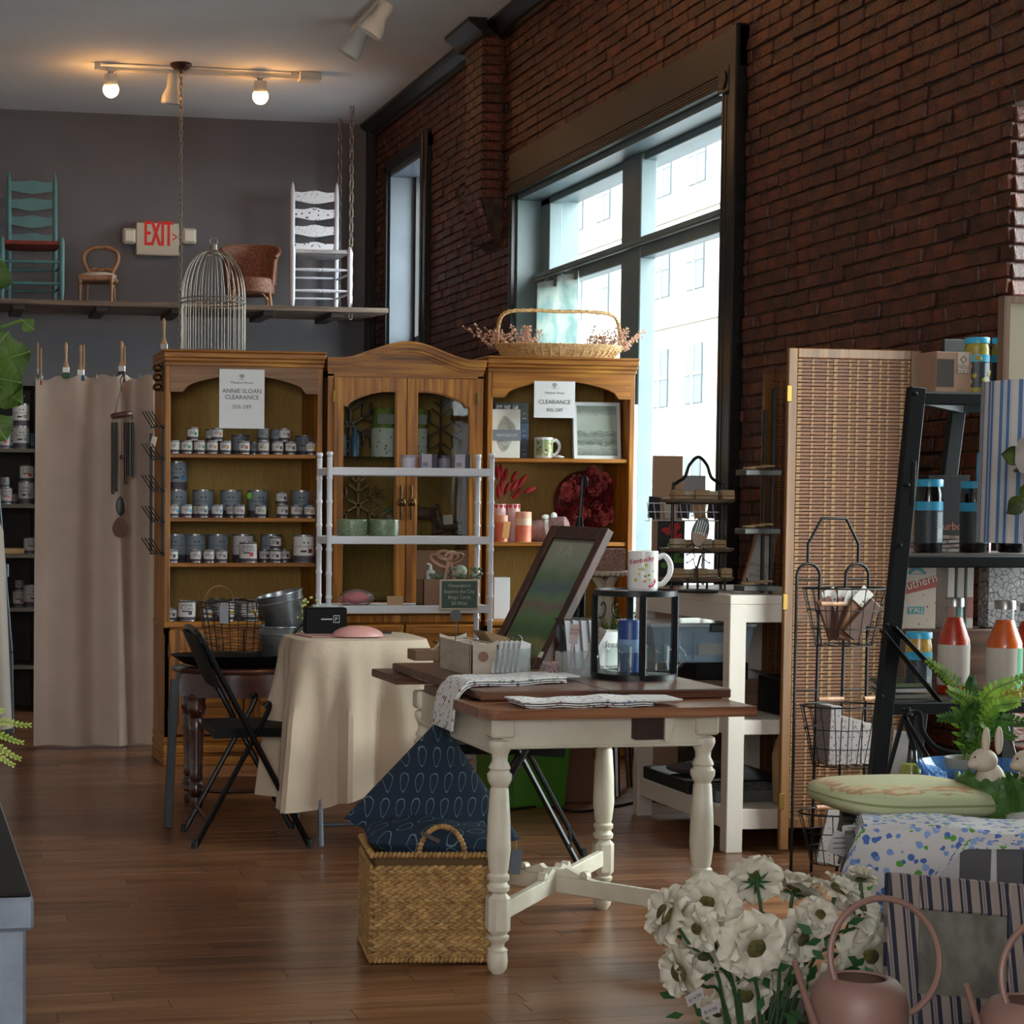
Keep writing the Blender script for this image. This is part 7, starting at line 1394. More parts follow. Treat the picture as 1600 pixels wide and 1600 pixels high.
for k,z_ in enumerate(tz[::-1]):
    for j,dx in enumerate((-.105,-.045,.0,.05,.11) if k != 1 else (-.1,-.055,.02,.085,.11)):
        if k == 1 and j == 4: continue
        n_ += 1; b = MB(); w_ = .045+.006*((j+k) % 3); b.box(-w_/2,w_/2,-.02,.02,0,.036-.004*(j % 2),.003); o = b.build('soap_block',m_soap if (j+k) % 2 else m_soap2); o.location = (xc0+dx*.95,YC-.035+.02*(j % 2),ZK+z_); o.rotation_euler = (0,0,R_.uniform(-.2,.2)); tag(o,'%s block of soap from left on the %s tier of the tray stand' % (ORD[j+1],('top','middle','bottom')[k]),'soap','soap blocks on the tiered stand'); b = MB(); b.box(-w_/2-.0005,w_/2+.0005,-.0205,.0205,.01,.016); b.build('paper_belly_band',flat('#6a4a2c',.7),o,False)
YJ = 6.78; pj = P(1090,922,YJ); jt = thing('jewellery_tree','black wire jewellery tree carrying a striped oval earring board','jewellery stand',(pj.x,YJ,ZK)); b = MB(); b.lathe([(0,0),(.075,0),(.078,.006),(.05,.012),(0,.012)],28); b.build('base',m_ir,jt,False); b = MB(); b.tube([(0,0,.01),(-.004,0,.09),(.01,0,.14)],.004,6); b.tube([(.004,0,.02),(-.01,0,.1)],.003,6); b.build('trunk',m_ir,jt,False)
for k,(s,z_) in enumerate(((-1,.1),(1,.1),(-1,.13),(1,.14),(-1,.16))): b = MB(); b.tube([Vector((s*(.012+.03*t/5.0)+s*.011*math.cos(1.5*t)*(t/5),0,z_+.018*math.sin(t)+.006*t)) for t in [i*.35 for i in range(16)]],.0018,5); b.build('curled_branch',m_ir,jt,False)
po = P(1094,831,YJ-.02); T_ = Matrix.Translation((po.x-pj.x,-.02,po.z-ZK)) @ Matrix.Rotation(.28,4,'Y') @ Matrix.Rotation(math.radians(90),4,'X'); b = MB(); b.lathe([(0,-.004),(.032,-.004),(.034,0),(.032,.004),(0,.004)],30,T_ @ Matrix.Diagonal((1,1.75,1,1))); ob_ = b.build('oval_board',flat('#0e0d0c',.5),jt,False)
b = MB(); b.lathe([(0,.0045),(.031,.0045),(.0,.0047)],30,T_ @ Matrix.Diagonal((1,1.75,1,1)),arc=math.pi*.95,a0=math.pi*1.05); b.build('wood_end',flat('#5a3a24',.5),ob_,False)
for k in range(5): b = MB(); b.box(-.022+.009*k,-.0205+.009*k,-.01,.045-.004*abs(k-2),.0046,.0062,0,T_); b.build('pin_row',flat('#8a8580',.3,.7),ob_,False)
YV = 6.64; xv = P(1213,800,YV).x; vd = thing('bracelet_tower','black three-tray bracelet tower beside the bamboo screen','display',(xv,YV,ZK))
for dx in (-.006,-.03): b = MB(); b.box(dx-.006,dx+.006,.02+(.02 if dx < -.02 else 0),.032+(.02 if dx < -.02 else 0),0,P(1213,606 if dx > -.02 else 640,YV).z-ZK,.002); b.build('upright',m_ir,vd,False)
m_pew = mat('pewter_tray','#4d4c4a',.45,.5,col2='#5d5b58',scale=20)
for k,y_ in enumerate((735,826,915)):
    z_ = P(1190,y_,YV).z-ZK; z_ = max(z_,.02); w_ = xv-P(1157,800,YV).x; b = MB(); b.box(-w_,0,-.04,.05,z_-.02,z_+.002,.003); t_ = b.build('tray',m_pew,vd,False)
    for j in range(3): b = MB(); b.tube([(-w_*.75+.035*j+.022*math.cos(t)*(1),.022*math.sin(t),z_+.008+.004*j) for t in [2*math.pi*i/18 for i in range(18)]],.0045,6,closed=True); b.build('bracelet',flat('#8f7554',.5),t_,False)
YN = 6.9; af = thing('easel_sign','small wood framed glass sign on an easel beside the bracelet tower','sign',(P(1180,905,YN).x,YN,ZK)); T_ = Matrix.Rotation(math.radians(-16),4,'X') @ Matrix.Rotation(.14,4,'Y'); b = MB(); b.ring([(-.06,0),(.06,0),(.085,.24),(0,.24)],[(-.05,.012),(.052,.012),(.075,.228),(.006,.228)],.012,T_); b.build('frame',m_pine,af,False); b = MB(); b.prism([(-.05,.012),(.052,.012),(.075,.228),(.006,.228)],.004,T_ @ Matrix.Translation((0,.005,0))); b.build('sign_face',flat('#8a817a',.25),af,False); b = MB(); b.text('PERMANENT\n&\nJEWELRY',.018,T_ @ Matrix.Translation((.012,.0045,.1)),space=1.2); b.build('lettering',flat('#3f3a38'),af,False)
for s in (-1,1): b = MB(); b.tube(smooth_path([(s*.03-.02,-.03,.05),(s*.03-.02,-.042,.035),(s*.03-.02,-.03,.01),(s*.03-.02,.02,.004),(s*.03-.02,.06,.004)],4),.003,6); b.build('easel_hook',m_ir,af,False)
b = MB(); b.cbox((3.1,6.66,ZK+.002),(.12,.06,.003),.001,(0,0,.2)); b.thing('brochure',flat('#8f8580',.6),'thin brochure lying at the console front edge','brochure')
# things in the window behind the console
pbd = thing('peg_stand','tan pegboard stand with white wire pocket of cards by the window','display',(3.55,8.55,0)); xp0,xp1 = P(1020,800,8.5).x,P(1066,800,8.5).x; b = MB(); b.box(xp0,xp1,8.5,8.515,0,P(1040,712,8.5).z,.002); b.build('board',flat('#b8977a',.8),pbd)
zq = P(1060,800,8.44).z; x0_,x1_ = P(1012,800,8.44).x,P(1124,800,8.44).x
b = MB()
for z_ in (zq-.04,zq,zq+.04): b.tube([(x0_+.02*(z_ < zq),8.43,z_),(x1_-.0,8.43,z_)],.003,5)
for k in range(12): x_ = x0_+(x1_-x0_)*k/11; b.tube([(x_+.01,8.49,zq-.042),(x_+.005,8.43,zq-.042),(x_-.008,8.43,zq+.045)],.002,5)
b.build('wire_pocket',flat('#d0d0d0',.4),pbd)
for k in range(5): b = MB(); b.cbox((x0_+.04+(x1_-x0_-.06)*k/4,8.46,zq+.02),(.055,.012,.1),.001,(-.1,.1*(-1)**k,0)); b.build('card_pack',flat(('#2a2a33','#c4b9a8','#3a3340','#b08a5a','#2f3038')[k],.6),pbd)
b = MB(); b.box(P(1066,800,8.52).x,P(1103,800,8.52).x,8.53,8.535,zq,P(1080,743,8.52).z); b.build('grey_sheet',flat('#9a9a9c',.7),pbd); b = MB(); b.cyl((x1_-.05,8.5,0),(x1_-.05,8.5,zq+.05),.008,n=8); b.build('post',flat('#c9c9c9',.4),pbd)
pg = thing('geranium_print','dark framed print of red geraniums leaning behind the white mug','picture',(P(1034,915,7.5).x,7.4,ZK)); hp_ = P(1034,814,7.4).z-ZK; b = MB(); b.box(-.06,.055,0,.01,.0,hp_,.002); b.build('panel',flat('#120e10',.6),pg,False); q = random.Random(6)
for (cx_,cz_) in ((-.02,.22),(.01,.235),(.02,.205)): b = MB(); [b.ell((cx_+q.uniform(-.02,.02),-.001,cz_+q.uniform(-.015,.015)),(.009,.002,.009),7,5) for _ in range(12)]; b.build('red_bloom',flat('#a01f1a',.6),pg,False)
b = MB(); [b.ell((q.uniform(-.05,.04),-.001,q.uniform(.08,.17)),(.014,.002,.012),7,5) for _ in range(16)]; b.build('leaves',flat('#4f7a35',.6),pg,False)
# lower shelves of the console
z_ = ZK1; b = MB(); b.box(2.995,3.44,6.9,7.34,z_,z_+.12,.003); b.thing('wooden_box',wood('shelf_crate_wood','#4a3424','#5f4632','#735840','x'),'brown wooden box on the middle shelf of the console under the black carton','box'); z_ += .12; b = MB(); b.box(2.995,3.21,6.88,7.2,z_,z_+.065,.003); b.thing('black_carton',mat('black_card','#060606',.6,spec=.15),'flat black carton on the middle shelf of the console','box')
tb = thing('clear_tub','clear plastic storage tub with black latch on the console middle shelf','tub',(3.03,7.05,z_+.065)); hw,hd,hh = .205,.16,.135; mt = glass('frosted_plastic','#dbe6ee',rough=.2,opac=.45,body='#a9c0d0'); b = MB(); v = []
for zz,k in ((0,.88),(hh,1.0),(hh,.97),(.006,.86)): v += [(sx_*hw*k,sy_*hd*k,zz) for sx_,sy_ in ((-1,-1),(1,-1),(1,1),(-1,1))]
b.add(v,[(3,2,1,0)]+[(4*r_+i,4*r_+(i+1) % 4,4*r_+4+(i+1) % 4,4*r_+4+i) for r_ in range(3) for i in range(4)]+[(12,13,14,15)]); b.build('tub',mt,tb,False); b = MB(); b.box(-hw*1.06,hw*1.06,-hd*1.06,hd*1.06,hh,hh+.018,.006); b.build('lid',glass('frosted_lid','#eaf1f4',rough=.2,opac=.6,body='#c4d2da'),tb,False)
b = MB(); b.box(.02,.13,-hd*1.1,-hd*1.03,hh-.016,hh+.016,.003); b.build('latch',flat('#12100f',.4),tb,False); b = MB(); b.box(-.02,.085,-hd*.97-.002,-hd*.97,.03,.075); lb_ = b.build('paper_label',flat('#8f938f',.7),tb,False)
for k in range(3): b = MB(); b.box(.3*hw*0-.06+.06*k-.1,-.06+.06*k-.095,-hd*1.0,-hd*.93,.01,hh-.02); b.build('rib',mt,tb,False)
b = MB(); b.box(3.25,3.49,6.6,6.88,ZK1,ZK1+.14,.004); b.thing('black_case',mat('black_case_vinyl','#0a0a0a',.4,spec=.2),'black hard case on middle console shelf next to the screen','case')
b = MB(); b.box(3.0,3.44,6.95,7.4,ZK0,ZK0+.05,.003); b.thing('black_tray',flat('#0d0c0c',.5),'black display tray on the bottom shelf of the console','tray')
gt_ = thing('cell_tray','grey divided jewellery tray on the bottom console shelf','tray',(3.17,6.83,ZK0)); b = MB(); b.box(-.15,.15,-.1,.1,0,.01,.002)
for k in range(6): b.box(-.15+.06*k-.003,-.15+.06*k+.003,-.1,.1,.01,.045)
for k in range(4): b.box(-.15,.15,-.1+.0667*k-.003,-.1+.0667*k+.003,.01,.045)
b.build('cells',flat('#4f4c4a',.6),gt_,False)
b = MB(); b.ell((3.15,7.15,ZK0+.075),(.14,.08,.025),20,10,None,lambda d: 1+.12*math.sin(7*d.x+4*d.y)); b.thing('folded_cloth',flat('#4a4040',.8),'folded grey-brown cloth on the black display tray','cloth')
bf = G(1165,1272,ZK0); b = MB(); b.lathe([(0,0),(.055,0),(.062,.01),(.066,.12),(.068,.2),(.055,.26),(.034,.3),(.03,.33),(.0,.335)],26,Matrix.Translation((3.28,6.66,ZK0)) @ Matrix.Diagonal((1,.8,.93,1))); b.thing('bust_form',mat('calico_form','#8a7048',.8,col2='#967c54',scale=6),'beige calico necklace bust on the bottom console shelf','bust')

# ================================================================== THREE-BASKET WIRE RACK
YW = 6.16; x0_,x1_ = P(1243,1000,YW).x,P(1355,1000,YW).x; xm_ = (x0_+x1_)/2; wr_ = thing('wire_basket_rack','black wire rack with three hanging baskets in front of the bamboo screen','rack',(xm_,YW,0)); zz = lambda y: P(1300,y,YW).z; wR = (x1_-x0_)/2; dR = .1
for s in (-1,1):
    xa_,xb_ = xm_+s*wR,xm_+s*wR*.36
    for y_ in (YW-.0,): b = MB(); rl_ = abs(xa_-xb_)/2; b.tube([Vector((xa_,y_,0))]+[Vector(((xa_+xb_)/2+s*rl_*math.cos(math.pi*i/14),y_,zz(900)+rl_*math.sin(math.pi*i/14))) for i in range(15)]+[Vector((xb_,y_+.02,0))],.0055,8); b.build('side_loop',m_ir,wr_)
    b = MB(); b.tube([(xa_,YW,zz(905)),(xb_,YW,zz(905))],.003,6); b.build('rung',m_ir,wr_); b = MB(); b.tube([(xa_,YW,zz(1078)),(xb_,YW,zz(1078))],.003,6); b.build('rung',m_ir,wr_)
b = MB(); b.tube([(xm_-wR*.7,YW,zz(878)),(xm_-wR*.7,YW,zz(850)),(xm_-wR*.34,YW,zz(810)),(xm_+wR*.34,YW,zz(810)),(xm_+wR*.7,YW,zz(850)),(xm_+wR*.7,YW,zz(878))],.0055,8); b.build('top_handle',m_ir,wr_)
for k,(ya_,yb_) in enumerate(((917,1005),(1098,1190),(1262,1340))):
    zt_2,zb_2 = zz(ya_),max(zz(yb_),.03); n = 18
    pt = lambda a,t,zt_2=zt_2,zb_2=zb_2: Vector((xm_+(wR*1.1*(1-.32*(1-t)))*math.cos(a),YW-.09+(dR*(1-.3*(1-t)))*math.sin(a),zb_2+(zt_2-zb_2)*t))
    for t in (0,.3,.62,1): b = MB(); b.tube([pt(2*math.pi*i/36,t) for i in range(36)],.0032 if t == 1 else .0018,5,closed=True); b.build('basket_hoop',m_ir,wr_)
    for i in range(n): b = MB(); b.tube([pt(2*math.pi*i/n,1),pt(2*math.pi*i/n,.5),pt(2*math.pi*i/n,0)],.0016,5); b.build('basket_wire',m_ir,wr_)
    b = MB()
    for i in range(5): a = math.pi*(i+1)/6; b.tube([pt(a,0),pt(-a,0)],.0016,5)
    b.build('basket_floor',m_ir,wr_)
    for s in (-1,1): b = MB(); p_ = Vector((xm_+s*wR*.62,YW-.09-dR*.75,zt_2+.03 if k else zt_2-.05)); b.cyl(p_-Vector((.045,0,0)),p_+Vector((.045,0,0)),.0085,n=10); b.build('wooden_grip',m_bw,wr_) if k or s < 0 else None
zb_2 = zz(1003); m_pkt = print_mat('utensil_pack','#b5ada6',['#3a3330','#8a5a34','#a88a60'],60,.7,.25)
for k,(dx,tl,c) in enumerate(((-.04,-.4,'#5a3424'),(-.0,0,'#5c3527'),(.02,.3,'#6d4426'),(.05,.7,'#4a2c20'))): b = MB(); b.cbox((xm_+dx,YW-.09-.02*k+.03,zb_2+.085),(.055,.012,.15),.004,(.1,tl,0)); o = b.thing('wooden_utensil',flat(c,.6),'%s dark wooden utensil pack from left in the top wire basket' % ORD[k+1],'utensils','utensil packs in the top basket'); b = MB(); b.cbox((0,0,.15),(.05,.002,.06),.001,(.1,tl,0)); b.build('header_card',m_pkt,o,False)
zb_2 = zz(1188); m_lp = print_mat('leaf_pattern_box','#7f7774',['#5a3c38','#73564e','#4a3c3c'],95,.7,.32)
for k,(dx,h_) in enumerate(((-.055,.2),(-.012,.16),(.028,.15),(.06,.14))): b = MB(); b.box(-.02,.02,-.05,.05,0,h_,.002,Matrix.Translation((xm_+dx,YW-.09,zb_2+.004)) @ Matrix.Rotation(.03,4,'Y')); b.thing('patterned_box',m_lp,'%s leaf-patterned card box from left in the middle wire basket' % ORD[k+1],'box','patterned boxes in the wire baskets')
for k,dx in enumerate((-.03,.03)): b = MB(); b.box(-.045,.045,-.006,.006,0,.24,.002,Matrix.Translation((xm_+dx-.02,YW-.1+.03*k,.05)) @ Matrix.Rotation(.22,4,'Y')); b.thing('folded_towel',print_mat('kentucky_towel','#857c77',['#7a3030','#8f7530','#6a6a6a','#5a4a44'],85,.8,.26),'%s printed tea towel pack in the lowest wire basket' % ('front','rear')[k],'tea towel','towel packs in the lowest basket')

# ================================================================== BLACK LADDER SHELF
YLF,YLR = 4.72,5.12; m_lad = mat('black_powder_coat','#0b0c0e',.5,spec=.2); m_lsh = mat('grey_board','#4d443d',.6,col2='#5a5048',scale=6)
ls = thing('ladder_shelf','black metal A-frame shelf with three boards of jars and bottles','shelf',(2.9,4.9,0)); zL = [P(1500,y,YLF).z for y in (612,866,1094)]; Ptop,Pbot = P(1432,605,YLF),P(1374,1180,YLF); dirl = (Pbot-Ptop); f0 = Ptop+dirl*(Ptop.z/(Ptop.z-Pbot.z)); xR1,xR0 = 3.2,3.2+(Ptop.x-f0.x)
def stile(p,q): b = MB(); b.beam(p,q,.045,.028,.003,up=(0,1,0)); b.build('stile',m_lad,ls)
stile((f0.x,YLF,0),Ptop+Vector((0,0,.0))); stile((xR0,YLF,0),(xR1,YLF,Ptop.z))
rt0 = P(1497,625,YLR); rb0 = P(1450,1000,YLR); d_ = rb0-rt0; rf = rt0+d_*(rt0.z/(rt0.z-rb0.z)); stile((rf.x,YLR,0),rt0+(-d_)*.02); stile((xR0-.1,YLR,0),(xR1-.06,YLR,Ptop.z))
def lx(z): return f0.x+(Ptop.x-f0.x)*z/Ptop.z
for z_ in zL:
    rx = rf.x+(rt0.x-rf.x)*z_/rt0.z; pa = Matrix.Translation((0,0,z_)) @ Matrix.Rotation(math.radians(-90),4,'X') @ Matrix.Diagonal((1,1,-1,1))
    b = MB(); b.box(lx(z_)-.01,3.22,YLF-.012,YLF+.012,z_-.036,z_-.004,.003); b.box(rx,3.2,YLR-.012,YLR+.012,z_-.036,z_-.004,.003); b.beam((lx(z_)+.01,YLF,z_-.02),(rx+.01,YLR,z_-.02),.02,.03); s_ = b.build('shelf_frame',m_lad,ls)
    b = MB(); fp4 = ((lx(z_)+.012,YLF+.002),(3.2,YLF+.002),(3.2,YLR-.002),(rx+.012,YLR-.002)); b.add([(x,y,z) for z in (z_-.008,z_) for x,y in fp4],[(3,2,1,0),(4,5,6,7)]+[(i,(i+1) % 4,4+(i+1) % 4,4+i) for i in range(4)]); b.build('shelf_board',m_lsh,s_)
for (a,e) in (((1378,985),(1500,1135)),((1395,978),(1530,1120))): b = MB(); b.beam(P(*a,YLF-.03),P(*e,YLF+.02),.006,.026,.002,up=(0,1,0)); b.build('folding_brace',m_lad,ls)
b = MB(); b.beam(P(1425,790,YLF-.03),P(1428,720,YLF-.03),.012,.008,.002,up=(0,1,0)); b.build('latch',m_lad,ls)
for (px,py) in ((1431,615),(1419,758),(1407,852),(1386,977),(1378,1088)): p_ = P(px,py,YLF-.016); b = MB(); b.ell(p_,(.006,.004,.006),8,6); b.build('rivet',m_lad,ls)
m_jg = glass('jar_glass','#f7faf9',rough=.03,ior=1.28); m_blid = mat('turquoise_lid','#2f9bc0',.35); m_lbl = mat('jar_label_print','#1d2327',.5,col2='#2a3238',scale=120)
def jar(label,px,pyt,pyb,Y,zb,fillc,kind='jar',r=None,band='#2f9bc0',lidm=None,rot=0):
    p = P(px,pyb,Y); h = P(px,pyt,Y).z-zb; o = thing(kind if kind != 'jar' else 'food_jar',label,kind,(p.x,Y,zb),rot)
    b = MB(); b.lathe([(0,.002),(r*.93,.002),(r*.99,.008),(r*.99,h*.8),(r*.9,h*.87),(r*.88,h*.9),(0,h*.9)],28); b.build('contents',fillc,o,False)
    b = MB(); b.lathe([(0,0),(r*.95,0),(r*1.02,.006),(r*1.02,h*.8),(r*.92,h*.88),(r*.92,h*.93)],28); b.build('glass',m_jg,o,False)
    b = MB(); b.lathe([(r*.9,h*.9),(r*1.0,h*.9),(r*1.0,h*.985),(r*.95,h),(0,h)],28); b.build('lid',lidm or m_blid,o,False)
    b = MB(); b.lathe([(r*1.026,h*.14),(r*1.026,h*.58)],20,None,True,math.radians(200),math.radians(170)); lb_ = b.build('label',m_lbl,o,False); b = MB(); b.lathe([(r*1.028,h*.58),(r*1.028,h*.7)],20,None,True,math.radians(230),math.radians(155)); b.build('label_band',flat(band,.5),lb_,False)
    b = MB(); b.lathe([(r*1.029,h*.15),(r*1.029,h*.56)],8,None,True,math.radians(42),math.radians(278)); b.build('facts_panel',flat('#8f999e',.6),lb_,False)
    b = MB()
    for i in range(9): a_ = math.radians(282+3.2*i); b.add([(r*1.031*math.cos(a_+k_*.03),r*1.031*math.sin(a_+k_*.03),zz_) for k_,zz_ in ((0,h*.2),(.8,h*.2),(.8,h*.33),(0,h*.33))],[(0,1,2,3)])
    for i in range(7): a0_ = math.radians(235); b.add([(r*1.031*math.cos(a0_+t),r*1.031*math.sin(a0_+t),h*(.53-.045*i)+dz) for t,dz in ((0,0),(.7,0),(.7,.0014),(0,.0014))],[(0,1,2,3)])
    b.build('label_print',flat('#c4cacc',.6),lb_,False); return o
m_blk2 = mat('black_cherry_syrup','#0a0507',.15); m_olv = mat('green_olives','#8a7a2c',.35,col2='#a8963c',scale=40); m_pkl = mat('mixed_pickle','#a8702a',.35,col2='#c49a3a',scale=50)
def olives(o,r,h,m,n=46):
    q = random.Random(8); b = MB()
    for k in range(n): a = q.uniform(0,6.28); b.ell((r*.8*math.cos(a),r*.8*math.sin(a),h*q.uniform(.08,.82)),(.009,.009,.011),8,6)
    x = b.build('olives',m,o,False); x['kind'] = 'stuff'
Yj = YLF+.12; z2_ = zL[1]; z1_ = zL[0]; z3_ = zL[2]
jar('jar of black cherries with turquoise lid, left on the middle ladder shelf',1450,749,843,Yj,z2_,m_blk2,r=.037); jar('jar of black cherries with turquoise lid, beside the striped lampshade',1522,752,847,Yj,z2_,m_blk2,r=.039); jar('black cherry jar partly hidden under the striped lampshade',1580,755,850,Yj+.0,z2_,m_blk2,r=.036); 
o = jar('tall jar of green olives with turquoise lid on the top ladder shelf',1525,528,607,Yj+.06,z1_,m_olv,r=.034); olives(o,.036,.13,m_olv); o = jar('second olive jar half hidden behind the canvas frame',1566,528,607,Yj+.06,z1_,m_olv,r=.03)
o = jar('jar of mixed pickles with turquoise lid on the lowest ladder shelf',1434,987,1080,Yj-.03,z3_,m_pkl,r=.035); olives(o,.034,.14,m_pkl)
bp = P(1537,730,Yj+.1); b = MB(); b.lathe([(0,0),(.026,0),(.028,.1),(.014,.15),(.014,.17),(0,.17)],18,Matrix.Translation((bp.x+.01,Yj+.12,z2_))); bb = b.thing('sauce_bottle',flat('#7a2c14',.3),'squat bottle with tall turquoise cap behind the lampshade','bottle',base=(bp.x+.01,Yj+.12,z2_)); b = MB(); b.lathe([(.017,.165),(.019,.17),(.0165,P(1537,708,Yj+.12).z-z2_),(0,P(1537,708,Yj+.12).z-z2_)],18); b.build('cap',m_blid,bb,False)
m_sal = mat('red_salsa','#a02008',.3,col2='#b83a14',scale=60); m_sal2 = mat('orange_sauce','#c04a0c',.3,col2='#d06018',scale=60)
def bottle(label,px,pyt,pyb,Y,r,m,side):
    p = P(px,pyb,Y); h = P(px,pyt,Y).z-z3_; o = thing('salsa_bottle',label,'bottle',(p.x,Y,z3_)); k = h/.22
    b = MB(); b.lathe([(0,.002),(r*.95,.002),(r*.98,.006),(r*.98,h*.56),(r*.5,h*.78),(r*.46,h*.8),(0,h*.8)],28); b.build('sauce',m,o,False)
    b = MB(); b.lathe([(0,0),(r*.96,0),(r*1.01,.006),(r*1.01,h*.57),(r*.56,h*.79),(r*.52,h*.82),(r*.52,h*.93)],28); b.build('glass',m_jg,o,False)
    b = MB(); b.lathe([(r*.5,h*.91),(r*.6,h*.91),(r*.6,h*.985),(r*.56,h),(0,h)],24); b.build('cap',flat('#9a9894',.3,.8),o,False)
    b = MB(); b.lathe([(r*1.018,h*.1),(r*1.018,h*.52)],24,None,True,math.radians(215),math.radians(165)); lb_ = b.build('label',flat('#b5aca0',.7),o,False)
    if side: b = MB(); b.lathe([(r*1.022,h*.1),(r*1.022,h*.52)],10,None,True,math.radians(62),math.radians(285)); b.build('green_panel',flat('#3d8a62',.7),lb_,False)
    b = MB()
    for i in range(8): a0_ = math.radians(222); b.add([(r*1.024*math.cos(a0_+t),r*1.024*math.sin(a0_+t),h*(.47-.028*i)+dz) for t,dz in ((0,0),(.85,0),(.85,.0014),(0,.0014))],[(0,1,2,3)])
    for i in range(9): a_ = math.radians(250+2.6*i); b.add([(r*1.024*math.cos(a_+k_*.02),r*1.024*math.sin(a_+k_*.02),zz_) for k_,zz_ in ((0,h*.13),(1,h*.13),(1,h*.19),(0,h*.19))],[(0,1,2,3)])
    b.build('label_print',flat('#6a625a',.7),lb_,False)
bottle('tall bottle of red salsa with silver cap beside the pickle jar',1489,934,1052,YLF+.16,.043,m_sal,False); bottle('bottle of orange sauce with green label panel at the shelf front',1567,938,1082,YLF+.04,.047,m_sal2,True); bottle('red salsa bottle at the right edge behind the orange sauce',1606,942,1060,YLF+.14,.043,m_sal,False)
# cartons and cloths on the ladder shelf
a,e = P(1462,549,YLF+.08),P(1520,549,YLF+.08); w_ = e.x-a.x; h_ = a.z-z1_; wt = thing('glass_gift_box','kraft window box printed WELL TOLD on the top ladder shelf','box',((a.x+e.x)/2,YLF+.08,z1_),.08); b = MB(); b.box(-w_/2,w_/2,0,.09,0,h_,.002); b.build('carton',flat('#8a6a54',.8),wt,False); b = MB(); b.box(-w_/2+.002,-w_*.0,-.001,.0,h_*.15,h_*.82,0); b.build('window',flat('#4a4642',.2),wt,False); b = MB(); b.box(w_*.1,w_*.42,-.0012,0,h_*.5,h_-.001); b.build('pale_panel',flat('#a39384',.7),wt,False); b = MB(); b.text('WELL\nTOLD',.016,Matrix.Translation((w_*.26,-.002,h_*.6)),space=.9); b.text('11oz',.012,Matrix.Translation((w_*.2,-.002,h_*.06))); b.ring([(w_*.26,h_*.72),(w_*.36,h_*.82),(w_*.26,h_*.92),(w_*.16,h_*.82)],[(w_*.26,h_*.75),(w_*.33,h_*.82),(w_*.26,h_*.89),(w_*.19,h_*.82)],.0006,Matrix.Translation((0,-.002,0))); b.build('lettering',flat('#5c4636'),wt,False)
a,e = P(1470,742,YLR-.08),P(1505,742,YLR-.08); bb_ = thing('bourbon_carton','black carton lettered bourbon in orange behind the cherry jars','box',(P(1490,800,YLR-.08).x,YLR-.06,z2_)); h_ = a.z-z2_; b = MB(); b.box(-.07,.06,0,.05,0,h_,.002); b.build('carton',mat('black_carton','#0f0c0b',.6,spec=.2),bb_,False); b = MB(); b.text('bourbon',.032,Matrix.Translation((0,-.001,h_*.28))); b.box(-.045,-.03,-.001,0,h_*.42,h_*.72); b.build('orange_print',flat('#8a4218',.6),bb_,False)
for k in range(4): b = MB(); z_ = z2_+.001+k*.011; x_ = P(1445,830,YLF+.25).x; b.grid(lambda u,v: (x_-.05+.19*u,YLF+.2+.12*v,z_+.011+.002*math.sin(9*u+k)),8,4,.009); b.thing('folded_napkin',stripes('napkin_%d' % (k % 2),[(0,'#8d7464'),(.5,'#a09088')] if k % 2 else [(0,'#aaa49e'),(.8,'#8a6a5c')],0,25),'%s folded napkin from the bottom of the stack behind cherry jars' % ORD[k+1],'napkin','folded napkins on the ladder shelf')
b = MB(); b.box(P(1395,980,YLR).x,3.15,YLR-.16,YLR-.03,z3_,P(1430,982,YLR-.1).z,.003); zr_ = P(1430,982,YLR-.1).z; b.thing('wooden_riser',wood('riser_oak','#3d281c','#523828','#664936','x'),'low brown wooden riser at the back of the lowest ladder shelf','riser')
pzx = P(1427,900,YLR-.1).x; pz = thing('puzzle_box','tall illustrated box lettered Southern at the back of ladder shelf','box',(pzx,YLR-.12,zr_)); w_ = P(1459,900,YLR-.12).x-P(1397,900,YLR-.12).x; h_ = P(1427,866,YLR-.12).z-zr_
b = MB(); b.box(-w_/2,w_/2,0,.04,0,h_,.002); b.build('box',print_mat('southern_icons','#a89a8c',['#8a3a34','#3d7a78','#b5925a','#5a6a4a','#a8645a','#4a5560'],62,.6,.2),pz,False); b = MB(); b.prism([(-w_/2,h_*.44),(w_/2,h_*.56),(w_/2,h_*.72),(-w_/2,h_*.58)],.001,Matrix.Translation((0,-.001,0))); bn = b.build('red_banner',flat('#8a3a30',.6),pz,False); b = MB(); b.text('Southern',.036,Matrix.Translation((.0,-.002,h_*.56)) @ Matrix.Rotation(math.radians(-15),4,'Y')); b.build('banner_text',flat('#bfb5a6'),bn,False)
b = MB(); b.ring([(-.03+.06*i/12,h_*.74+.022*math.sin(math.pi*i/12)) for i in range(13)],[(-.022+.044*i/12,h_*.73+.012*math.sin(math.pi*i/12)) for i in range(13)],.001,Matrix.Translation((0,-.001,0))); b.build('teal_arch_print',flat('#3f7a80',.6),pz,False); b = MB(); b.box(-.025,.025,-.001,0,h_*.2,h_*.3); b.build('teal_ribbon_print',flat('#3f7a80',.6),pz,False); b = MB(); b.text("Y'ALL",.02,Matrix.Translation((0,-.002,h_*.22))); b.build('ribbon_text',flat('#bfb5a6'),pz,False)
for k in range(3): x_ = P(1486+15*k,900,YLR-.12).x; b = MB(); b.box(x_-.01,x_+.012,YLR-.12,YLR-.06,zr_,P(1490,868,YLR-.12).z,.002); o = b.thing('spine_box',flat(('#a39c94','#8f8a84','#97928c')[k],.6),'%s from left of the thin puzzle boxes seen by their spines' % ORD[k+1],'box','puzzle boxes seen by spine'); b = MB(); b.box(-.008,.009,-.0308,-.0302,.03,.09); b.build('spine_print',flat(('#7a3a34','#3d6a58','#7a3a34')[k],.6),o,False)
